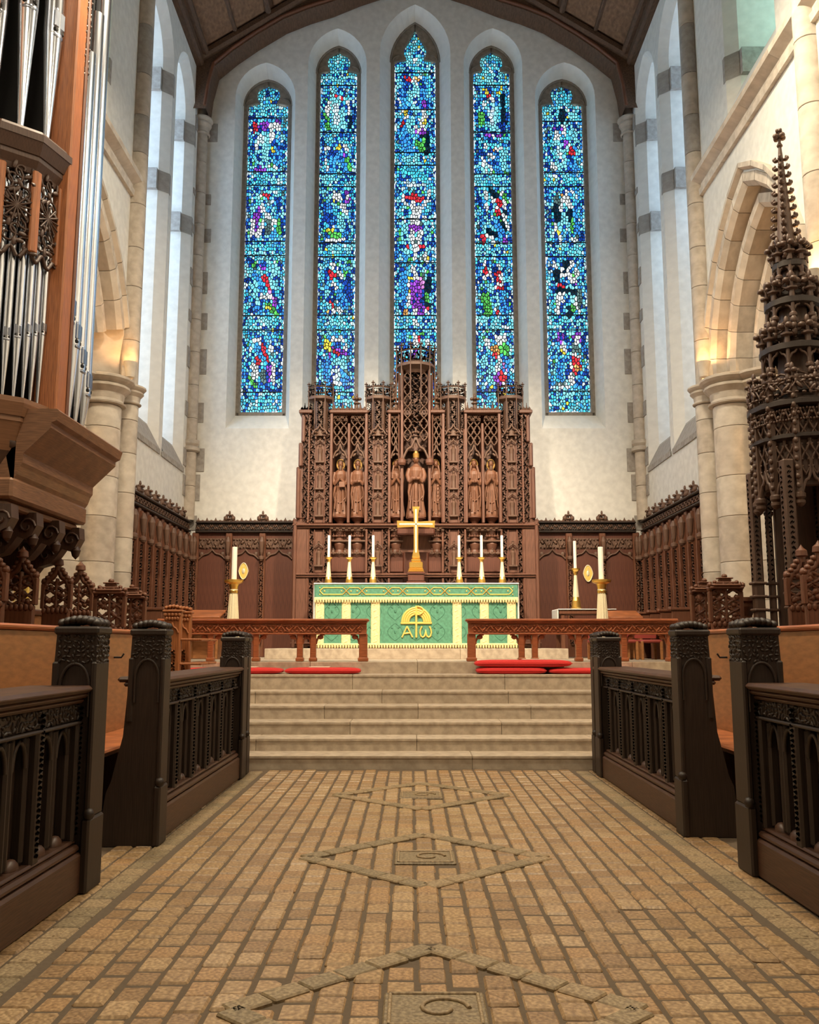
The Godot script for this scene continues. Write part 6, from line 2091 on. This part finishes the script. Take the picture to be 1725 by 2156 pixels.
	for k in 12:
		var a := TAU * k / 12.0
		var a2 := TAU * (k + 1) / 12.0
		var p := V(X + 0.03 + cos(a) * 0.43, 3.30, D + sin(a) * 0.43)
		var p2 := V(X + 0.03 + cos(a2) * 0.43, 3.30, D + sin(a2) * 0.43)
		mb.vine(p + Vector3(0, 0.08, 0), p2 + Vector3(0, 0.08, 0), Vector3.UP, Vector3(cos(a), 0, -sin(a)), 0.13, 1, 0.015)
		mb.crest(p + Vector3(0, 0.14, 0), p2 + Vector3(0, 0.14, 0), Vector3(cos(a), 0, -sin(a)), 0.08, 3)
	part(mb, "gallery_cresting", M.darkcarved, can)
	# stages of the spire: [base y, top y, radius, count]
	var stages := [[3.36, 3.84, 0.275, 10, "lower_lantern"], [3.88, 4.28, 0.215, 8, "middle_lantern"], [4.30, 4.66, 0.135, 8, "upper_lantern"]]
	for st in stages:
		var g := sub(o, st[4])
		var n: int = st[3]
		var r: float = st[2]
		mb = MB.new()
		mb.lathe([Vector2(r * 0.62, st[0]), Vector2(r * 0.55, st[1])], V(X + 0.02, 0, D), 10)
		part(mb, "core", M.darkcarved, g)
		for k in n:
			var a := TAU * (k + 0.5) / n
			var p := V(X + 0.02 + cos(a) * r, 0, D + sin(a) * r)
			mb = MB.new()
			mb.tube([p + Vector3(0, st[0], 0), p + Vector3(0, st[1] - 0.02, 0)], 0.022, 6, 0.017)
			mb.lathe([Vector2(0.02, 0), Vector2(0.038, 0.02), Vector2(0.038, 0.04), Vector2(0.02, 0.06)], p + Vector3(0, lerpf(st[0], st[1], 0.45), 0), 6)
			mb.finial(p + Vector3(0, st[1] - 0.02, 0), 0.24)
			for j in 3: mb.blob(p + Vector3(cos(a) * 0.02, lerpf(st[0], st[1], 0.12 + j * 0.14), -sin(a) * 0.02), Vector3(0.035, 0.045, 0.035), Basis.IDENTITY, 5, 3)
			part(mb, "pinnacle", M.darkcarved, g)
			var a2 := TAU * (k + 1.5) / n
			var p2 := V(X + 0.02 + cos(a2) * r, 0, D + sin(a2) * r)
			var t := (p2 - p).normalized()
			mb = MB.new()
			mb.setx(Transform3D(Basis(t, Vector3.UP, Vector3(cos((a + a2) * 0.5), 0, -sin((a + a2) * 0.5))), p))
			var w := p.distance_to(p2)
			mb.ogee(w * 0.5, w * 0.5, lerpf(st[0], st[1], 0.62), (st[1] - st[0]) * 0.3, 0.0, 0.012)
			part(mb, "lantern_arch", M.darkcarved, g)
			mb = MB.new().setx(mb.xf)
			mb.net(0.0, w, st[0] + 0.02, lerpf(st[0], st[1], 0.4), 0.0, 1, 2, 0.011)
			part(mb, "lantern_tracery", M.darkcarved, g)
		mb = MB.new()
		mb.lathe([Vector2(r * 0.8, st[1] - 0.1), Vector2(r * 1.12, st[1] - 0.07), Vector2(r * 1.12, st[1] - 0.02), Vector2(r * 0.95, st[1]), Vector2(0, st[1])], V(X + 0.02, 0, D), 16)
		part(mb, "stage_cornice", m, g)
		mb = MB.new()
		mb.lathe([Vector2(r * 1.0, st[0]), Vector2(r * 1.1, st[0] + 0.02), Vector2(r * 1.1, st[0] + 0.05), Vector2(r * 0.9, st[0] + 0.06)], V(X + 0.02, 0, D), 16)
		part(mb, "stage_base", m, g)
	# spire with crockets
	var sp := sub(o, "spire")
	mb = MB.new()
	mb.lathe([Vector2(0.105, 4.58), Vector2(0.085, 4.8), Vector2(0.022, 5.72), Vector2(0.014, 5.83)], V(X, 0, D), 8)
	part(mb, "spire_cone", M.darkcarved, sp)
	for j in 13:
		var y := 4.68 + j * 0.083
		var r := lerpf(0.10, 0.022, (y - 4.6) / 1.12)
		var z := 1.0 - j * 0.02
		for k in 4:
			var a := PI * 0.25 + k * PI * 0.5 + 0.3
			mb = MB.new()
			var p := V(X + cos(a) * (r + 0.006), y, D + sin(a) * (r + 0.006))
			var dr := Vector3(cos(a), 0, -sin(a))
			mb.blob(p + dr * 0.014 * z, Vector3(0.034, 0.022, 0.034) * z, Basis.IDENTITY, 6, 4)
			mb.blob(p + dr * 0.036 * z + Vector3(0, 0.018, 0) * z, Vector3(0.022, 0.026, 0.022) * z, Basis.IDENTITY, 6, 4)
			mb.blob(p + dr * 0.02 * z + Vector3(0, 0.035, 0) * z, Vector3(0.014, 0.024, 0.014) * z, Basis.IDENTITY, 5, 3)
			part(mb, "crocket", M.darkcarved, sp)
	mb = MB.new()
	mb.lathe([Vector2(0.014, 0), Vector2(0.03, 0.02), Vector2(0.014, 0.05), Vector2(0.012, 0.17), Vector2(0, 0.2)], V(X, 5.80, D), 6)
	for k in 4:
		var a := k * PI * 0.5 + 0.3
		mb.blob(V(X + cos(a) * 0.04, 5.91, D + sin(a) * 0.04), Vector3(0.03, 0.026, 0.03), Basis.IDENTITY, 6, 4)
		mb.blob(V(X + cos(a) * 0.022, 5.97, D + sin(a) * 0.022), Vector3(0.016, 0.02, 0.016), Basis.IDENTITY, 6, 4)
	part(mb, "finial", M.darkcarved, sp)
	o.scale = Vector3.ONE * 0.965

# ---------------------------------------------------------------- organ case
func pipe(root: Node, p: Vector3, r: float, y0: float, foot: float, y1: float, face: Vector3, m: Material) -> void:
	var g := sub(root, "organ_pipe")
	var mb := MB.new()
	mb.lathe([Vector2(r * 0.28, y0), Vector2(r * 0.98, y0 + foot - 0.01), Vector2(r, y0 + foot), Vector2(r, y1)], Vector3(p.x, 0, p.z), 14)
	part(mb, "pipe_body", m, g)
	var side := Vector3.UP.cross(face).normalized()
	mb = MB.new()
	mb.setx(Transform3D(Basis(side, Vector3.UP, face), Vector3(p.x, 0, p.z)))
	# flattened upper and lower lips round a dark mouth
	mb.cbox(Vector3(-r * 0.72, y0 + foot + r * 0.6, r * 0.55), Vector3(r * 0.72, y0 + foot + r * 2.6, r * 0.98), r * 0.12)
	mb.blob(Vector3(0, y0 + foot + r * 2.6, r * 0.75), Vector3(r * 0.72, r * 0.5, r * 0.22), Basis.IDENTITY, 8, 5)
	mb.blob(Vector3(0, y0 + foot - r * 0.25, r * 0.72), Vector3(r * 0.72, r * 0.4, r * 0.3), Basis.IDENTITY, 8, 5)
	part(mb, "lip", M.tindull, g)
	mb = MB.new().setx(mb.xf)
	mb.cbox(Vector3(-r * 0.7, y0 + foot + r * 0.12, r * 0.6), Vector3(r * 0.7, y0 + foot + r * 0.6, r * 0.95), r * 0.1)
	part(mb, "mouth", M.black, g)

func build_organ() -> void:
	var o := thing("pipe_organ", "oak organ case with silver pipes and a carved projecting tower at upper left", "organ", V(-3.3, 2.4, 6.6))
	var mb: MB
	# case body behind
	mb = MB.new()
	mb.cbox(V(-3.66, 2.9, 7.14), V(-3.12, 9.0, 8.0), 0.02)
	part(mb, "case_back", M.black, o)
	# broad flat stile
	mb = MB.new()
	mb.cbox(V(-3.09, 2.93, 6.98), V(-2.90, 9.0, 7.17), 0.015)
	part(mb, "case_stile", M.organoak, o)
	mb = MB.new()
	mb.cbox(V(-3.0, 2.93, 7.17), V(-2.885, 9.0, 7.21), 0.012)
	mb.cbox(V(-3.14, 2.93, 7.0), V(-3.09, 9.0, 7.14), 0.012)
	part(mb, "stile_bead", M.stalloak, o)
	# flat of pipes facing the chancel
	for k in 4:
		var d := 7.26 + k * 0.155
		pipe(o, V(-2.98, 0, d), 0.072, 3.0, 0.85 - k * 0.17, 5.9 + 0.5 * k, Vector3.RIGHT, M.tin)
	# long plain pipes behind them
	mb = MB.new()
	mb.cbox(V(-3.4, 6.6, 7.15), V(-2.96, 6.75, 7.25), 0.02)
	mb.vine(V(-2.93, 6.0, 7.2), V(-2.93, 6.9, 7.2), Vector3.BACK, Vector3.RIGHT, 0.12, 4, 0.02)
	part(mb, "pipe_shade", M.organdark, o)
	# lower cornice of the flat
	var prof := [[2.38, -3.12], [2.44, -3.08], [2.50, -3.06], [2.53, -3.04], [2.60, -3.04], [2.72, -2.92], [2.80, -2.84], [2.84, -2.84], [2.86, -2.80], [2.93, -2.78], [2.95, -2.80], [2.95, -3.2]]
	mb = MB.new()
	for i in prof.size() - 1:
		var a: Array = prof[i]
		var b: Array = prof[i + 1]
		mb.quad(V(a[1], a[0], 6.75), V(a[1], a[0], 8.28), V(b[1], b[0], 8.28), V(b[1], b[0], 6.75))
		mb.tri(V(-3.2, 2.7, 8.28), V(b[1], b[0], 8.28), V(a[1], a[0], 8.28))
		mb.tri(V(-3.2, 2.7, 6.75), V(a[1], a[0], 6.75), V(b[1], b[0], 6.75))
	mb.box(V(-3.66, 2.4, 6.75), V(-3.1, 2.93, 8.25))
	part(mb, "lower_cornice", M.organbrown, o)
	mb = MB.new()
	mb.cbox(V(-3.66, 2.22, 6.55), V(-3.02, 2.38, 8.1), 0.02)
	mb.cbox(V(-3.66, 2.16, 6.6), V(-3.08, 2.22, 8.05), 0.015)
	part(mb, "lower_rail", M.organbrown, o)
	# carved scroll corbels underneath
	for k in 4:
		var d := 6.55 + k * 0.46
		mb = MB.new()
		var pr := PackedVector2Array([Vector2(-3.02, 2.18), Vector2(-3.01, 2.08), Vector2(-3.05, 2.0), Vector2(-3.10, 1.97), Vector2(-3.16, 1.99), Vector2(-3.20, 1.93), Vector2(-3.26, 1.86), Vector2(-3.36, 1.83), Vector2(-3.42, 1.75), Vector2(-3.52, 1.66), Vector2(-3.66, 1.62), Vector2(-3.66, 2.18)])
		mb.ext(pr, -d - 0.13, -d)
		part(mb, "corbel", M.organdark, o)
		mb = MB.new()
		for j in 3:
			var cc: Vector2 = [Vector2(-3.09, 2.07), Vector2(-3.30, 1.94), Vector2(-3.52, 1.78)][j]
			var sp := []
			for q in 12: sp.append(Vector3(cc.x + cos(q * 0.6) * (0.07 - q * 0.005), cc.y + sin(q * 0.6) * (0.07 - q * 0.005), -d + 0.008))
			mb.tube(sp, 0.011, 4)
			part(mb, "corbel_scroll", M.organdark, o)
			mb = MB.new()
		mb.lathe([Vector2(0, -0.10), Vector2(0.03, -0.07), Vector2(0.045, -0.02), Vector2(0.02, 0.02)], V(-3.06, 2.0, d + 0.06), 7)
		part(mb, "corbel_drop", M.organdark, o)
	# half-round tower projecting towards the nave
	var tw := sub(o, "pipe_tower")
	var ctr := Vector2(-3.40, 7.0)
	var hexa := func(r: float) -> Array:
		var out := []
		for k in 6:
			var a := PI * k / 5.0
			out.append(Vector2(ctr.x + cos(a) * r * 0.52, ctr.y - sin(a) * r * 0.60))
		return out
	var tray := func(y0: float, y1: float, r0: float, r1: float, m: Material, called: String) -> void:
		var q := MB.new()
		var A: Array = hexa.call(r0)
		var B: Array = hexa.call(r1)
		for k in 5:
			q.quad(V(A[k].x, y0, A[k].y), V(A[k + 1].x, y0, A[k + 1].y), V(B[k + 1].x, y1, B[k + 1].y), V(B[k].x, y1, B[k].y))
			q.tri(V(ctr.x, y1, ctr.y), V(B[k].x, y1, B[k].y), V(B[k + 1].x, y1, B[k + 1].y))
			q.tri(V(ctr.x, y0, ctr.y), V(A[k + 1].x, y0, A[k + 1].y), V(A[k].x, y0, A[k].y))
		part(q, called, m, tw)
	for q in [[4.86, 4.90, 0.78, 0.80], [4.90, 4.96, 0.80, 0.86], [4.96, 5.00, 0.86, 0.86], [5.00, 5.10, 0.88, 0.96], [5.10, 5.16, 0.97, 0.97], [5.16, 5.20, 0.94, 0.90]]:
		tray.call(q[0], q[1], q[2], q[3], M.organdark, "upper_cornice")
	for q in [[2.98, 3.02, 0.86, 0.86], [2.88, 2.98, 0.82, 0.87], [2.84, 2.88, 0.80, 0.80], [2.62, 2.84, 0.66, 0.79]]:
		tray.call(q[0], q[1], q[2], q[3], M.organbrown, "lower_tray")
	tray.call(2.3, 2.62, 0.42, 0.66, M.organdark, "tower_bracket")
	tray.call(2.05, 2.3, 0.2, 0.42, M.organdark, "tower_bracket")
	# carved underside of the tower
	mb = MB.new()
	for k in 6:
		var h: Array = hexa.call(0.60)
		for j in 5:
			var t := j / 4.0
			mb.blob(V(lerpf(h[k].x, ctr.x, t * 0.6), 2.68 - t * 0.5, lerpf(h[k].y, ctr.y, t * 0.6)), Vector3(0.07, 0.08, 0.07), Basis(Vector3(1, 0, 1).normalized(), 0.8), 6, 4)
	part(mb, "carved_underside", M.organdark, tw)
	# pipes of the tower
	var ring: Array = hexa.call(0.70)
	for k in 5:
		var A: Vector2 = ring[k]
		var B: Vector2 = ring[k + 1]
		var fc := (V((A.x + B.x) * 0.5, 0, (A.y + B.y) * 0.5) - V(ctr.x, 0, ctr.y)).normalized()
		for j in 3:
			var p := A.lerp(B, (j + 0.5) / 3.0)
			pipe(tw, V(p.x, 0, p.y), 0.034, 3.02, 0.60 - 0.035 * (k * 3 + j), 4.9, fc, M.tin)
		var pm := A.lerp(B, 0.5)
		pipe(tw, V(pm.x, 0, pm.y), 0.078, 5.2, 0.98 + 0.10 * (k % 2), 8.8, fc, M.tin)
		# carved shade over the lower pipes: framed openwork
		var t := V(B.x, 0, B.y) - V(A.x, 0, A.y)
		var g := sub(tw, "pipe_shade")
		mb = MB.new()
		var F: Array = hexa.call(0.80)
		var pa := V(F[k].x, 0, F[k].y)
		var pb := V(F[k + 1].x, 0, F[k + 1].y)
		t = (pb - pa).normalized()
		var outv := Vector3.UP.cross(t).normalized()
		if outv.dot(fc) < 0: outv = -outv
		mb.setx(Transform3D(Basis(t, Vector3.UP, outv), pa))
		var w := pa.distance_to(pb)
		for e in [[0.0, 0.05], [w - 0.02, w + 0.02]]:
			mb.cbox(Vector3(e[0] - 0.02, 4.2, -0.03), Vector3(e[0] + 0.03, 4.88, 0.03), 0.01)
		part(mb, "shade_post", M.organoak, g)
		mb = MB.new().setx(mb.xf)
		for i in 10:
			var c := Vector3(w * (0.15 + 0.7 * ((i * 7) % 10) / 9.0), 4.24 + 0.62 * i / 9.0, 0.0)
			var sp := []
			for q in 14:
				var an := q * 0.55 + i
				sp.append(c + Vector3(cos(an), sin(an), 0) * (0.085 - q * 0.0055))
			mb.tube(sp, 0.011, 4)
			mb.blob(c + Vector3(0.06, 0.03, 0.01), Vector3(0.05, 0.02, 0.014), Basis(Vector3.BACK, i * 0.9), 5, 3)
			mb.blob(c + Vector3(-0.05, -0.05, 0.01), Vector3(0.045, 0.02, 0.014), Basis(Vector3.BACK, i * 1.7), 5, 3)
		var rc := Vector3(w * 0.5, 4.55, 0.02)
		for i in 14:
			var an := TAU * i / 14.0
			mb.tube([rc, rc + Vector3(cos(an) * 0.13, sin(an) * 0.13, 0)], 0.008, 4)
		var wave := []
		for i in 13: wave.append(Vector3(w * i / 12.0, 4.18 + 0.04 * sin(i * 1.1) - 0.0, 0.0))
		mb.tube(wave, 0.018, 5)
		part(mb, "scroll_carving", M.organdark, g)
	# case posts of the upper tower at the picture edge
	for q in [[-3.36, 6.42], [-3.62, 6.5]]:
		mb = MB.new()
		mb.cbox(V(q[0] - 0.04, 5.2, q[1] - 0.05), V(q[0] + 0.04, 9.0, q[1] + 0.05), 0.012)
		part(mb, "tower_post", M.organoak, tw)
	# oak screen below the organ with panels
	var sc := thing("oak_screen", "plain oak panelled screen below the organ at the left edge", "screen", V(-3.7, 0.3, 6.9))
	for k in 4:
		mb = MB.new()
		mb.cbox(V(-3.74, 0.3, 5.4 + k * 0.62), V(-3.68, 2.13, 5.4 + k * 0.62 + 0.60), 0.012)
		part(mb, "panel", M.stalloak, sc)
		mb = MB.new()
		mb.cbox(V(-3.70, 0.3, 5.35 + k * 0.62), V(-3.67, 2.13, 5.35 + k * 0.62 + 0.09), 0.012)
		part(mb, "stile", M.stalloak, sc)
	# iron grille in the arch
	var gr := thing("brass_grille", "small openwork brass grille beside the left stone pier", "grille", V(-4.0, 0.0, 8.9))
	mb = MB.new()
	for q in [[-4.35, 0.0, -4.31, 2.15], [-3.90, 0.0, -3.86, 2.15]]:
		mb.cbox(V(q[0], q[1], 8.92), V(q[2], q[3], 8.96), 0.006)
	mb.cbox(V(-4.35, 1.75, 8.92), V(-3.86, 1.78, 8.96), 0.006)
	mb.cbox(V(-4.35, 2.12, 8.92), V(-3.86, 2.15, 8.96), 0.006)
	part(mb, "grille_frame", M.goldthread, gr)
	mb = MB.new()
	mb.net(-4.32, -3.88, 1.78, 2.12, -8.94, 4, 3, 0.008)
	for k in 9: mb.tube([V(-4.30 + k * 0.05, 0.0, 8.94), V(-4.30 + k * 0.05, 1.76, 8.94)], 0.006, 4)
	part(mb, "grille_bars", M.goldthread, gr)

# ---------------------------------------------------------------- lamps
func sconce(p: Vector3, s: float, label: String, energy: float) -> void:
	var o := thing("wall_sconce", label, "lamp", p, "wall sconces")
	var mb := MB.new()
	mb.cbox(p + Vector3(s * 0.10, -0.1, -0.05), p + Vector3(s * 0.03, 0.05, 0.05), 0.01)
	part(mb, "wall_bracket", M.limestone_c, o)
	mb = MB.new()
	mb.lathe([Vector2(0.03, -0.12), Vector2(0.06, -0.10), Vector2(0.085, 0.06), Vector2(0.09, 0.10), Vector2(0.08, 0.10), Vector2(0.05, -0.08)], p, 12)
	part(mb, "uplighter_bowl", M.limestone, o)
	mb = MB.new()
	mb.blob(p + Vector3(0, 0.07, 0), Vector3(0.045, 0.05, 0.045), Basis.IDENTITY, 12, 8)
	part(mb, "bulb", M.lampglass, o)
	var l := OmniLight3D.new()
	l.name = "sconce_light"
	o.add_child(l)
	l.position = Vector3(0, 0.07, 0)
	l.light_color = Color(1.0, 0.74, 0.45)
	l.light_energy = energy
	l.light_size = 0.04
	l.omni_range = 40
	l.omni_attenuation = 2.0
	l.shadow_enabled = true

func pendant(p: Vector3, energy: float, aim: Vector3, spot: float, label: String) -> void:
	# hanging lantern with an opal bowl; a soft lamp below and a small spotlight on its yoke
	var o := thing("hanging_lantern", label, "lamp", p, "hanging chancel lanterns")
	var mb := MB.new()
	mb.tube([p + Vector3(0, 0.4, 0), Vector3(p.x, roof_y(p.x), p.z)], 0.012, 5)
	part(mb, "chain", M.iron, o)
	mb = MB.new()
	mb.lathe([Vector2(0.30, 0.0), Vector2(0.32, 0.03), Vector2(0.32, 0.35), Vector2(0.2, 0.42), Vector2(0, 0.44)], p, 12)
	part(mb, "housing", M.iron, o)
	mb = MB.new()
	mb.lathe([Vector2(0, -0.02), Vector2(0.28, -0.01), Vector2(0.28, 0.02)], p, 16)
	part(mb, "lamp_diffuser", M.lampglass, o)
	var a := AreaLight3D.new()
	a.name = "lantern_light"
	o.add_child(a)
	a.area_size = Vector2(0.55, 0.55)
	a.position = Vector3(0, -0.05, 0)
	a.rotation = Vector3(-PI / 2, 0, 0)
	a.light_color = Color(1.0, 0.925, 0.80)
	a.light_energy = energy
	a.area_range = 40
	a.shadow_enabled = true
	if spot > 0:
		mb = MB.new()
		mb.lathe([Vector2(0.05, -0.14), Vector2(0.11, 0.02), Vector2(0.09, 0.10), Vector2(0, 0.12)], p + Vector3(0, 0.1, -0.5), 10)
		part(mb, "spotlight_can", M.iron, o)
		var l := SpotLight3D.new()
		l.name = "spot_light"
		o.add_child(l)
		l.look_at_from_position(p + Vector3(0, 0.0, -0.62), aim, Vector3.UP)
		l.position = Vector3(0, 0.0, -0.62)
		l.light_color = Color(1.0, 0.92, 0.80)
		l.light_energy = spot
		l.light_size = 0.12
		l.spot_angle = 27.0
		l.spot_angle_attenuation = 1.0
		l.spot_range = 40
		l.spot_attenuation = 2.0
		l.shadow_enabled = true

func build_lamps() -> void:
	sconce(V(3.70, 4.66, 11.24), 1.0, "lit wall sconce on the right stone shaft", 0.45)
	sconce(V(-3.70, 4.66, 11.24), -1.0, "lit wall sconce on the left stone shaft", 0.3)
	sconce(V(3.62, 4.45, 7.9), 1.0, "lit wall sconce at the right picture edge", 0.6)

func build_lanterns() -> void:
	for q in [[-1.9, "left, over the farther stalls"], [1.9, "right, over the farther stalls"]]:
		pendant(V(q[0], 8.4, 7.4), 27.0, V(q[0] * 0.3, 2.2, 14.6), 72.0, "added unseen lantern high on the %s" % q[1])
	for q in [[-1.9, "left, over the nearer stalls"], [1.9, "right, over the nearer stalls"]]:  # added pair out of view, there to light the near floor
		pendant(V(q[0], 8.4, 2.8), 15.0, V(0, 0, 0), 0.0, "added unseen lantern high on the %s" % q[1])
	# lamps of the side aisles
	for s: float in [-1.0, 1.0]:
		var p := V(s * 5.9, 5.4, 9.5)
		var o := thing("aisle_lamp", "round opal lamp in the %s side aisle" % ("left" if s < 0 else "right"), "lamp", p)
		var mb := MB.new()
		mb.blob(p, Vector3(0.14, 0.14, 0.14), Basis.IDENTITY, 14, 10)
		part(mb, "lamp_globe", M.lampglass, o)
		mb = MB.new()
		mb.tube([p + Vector3(0, 0.1, 0), p + Vector3(0, 1.6, 0)], 0.012, 5)
		part(mb, "rod", M.iron, o)
		var l := OmniLight3D.new()
		l.name = "aisle_light"
		o.add_child(l)
		l.light_color = Color(1.0, 0.80, 0.55)
		l.light_energy = 5.0
		l.light_size = 0.12
		l.omni_range = 40
		l.omni_attenuation = 2.0
		l.shadow_enabled = true

func _ready() -> void:
	rng.seed = 7
	# ---- camera
	var cam := Camera3D.new()
	cam.name = "camera"
	add_child(cam)
	cam.fov = 59.1384
	cam.near = 0.05
	cam.far = 200.0
	cam.position = Vector3(-0.075, 1.15, 0.0)
	cam.rotation = Vector3(deg_to_rad(8.3832), deg_to_rad(0.1044), 0)
	cam.current = true
	# ---- sky (bright overcast day behind the glass) and exposure
	var we := WorldEnvironment.new()
	we.name = "world"
	add_child(we)
	var env := Environment.new()
	var sky := Sky.new()
	var sm := ProceduralSkyMaterial.new()
	sm.sky_top_color = Color(0.80, 0.88, 1.0)
	sm.sky_horizon_color = Color(0.92, 0.96, 1.0)
	sm.ground_horizon_color = Color(0.80, 0.83, 0.85)
	sm.ground_bottom_color = Color(0.62, 0.64, 0.63)
	sky.sky_material = sm
	env.background_mode = Environment.BG_SKY
	env.sky = sky
	env.background_energy_multiplier = 6.5
	env.tonemap_mode = Environment.TONE_MAPPER_LINEAR
	env.tonemap_exposure = 1.18
	env.sdfgi_enabled = true
	env.ssao_enabled = true
	env.ssil_enabled = true
	we.environment = env
	# ---- lanterns are the large lights of the chancel
	make_materials()
	build_lanterns()
	# ---- setting
	build_walls()
	build_ceiling()
	build_floor()
	build_piers()
	build_glass()
	# ---- things
	build_reredos()
	build_panelling()
	build_altar()
	build_rail()
	build_stalls()
	build_canopy()
	build_organ()
	build_lamps()
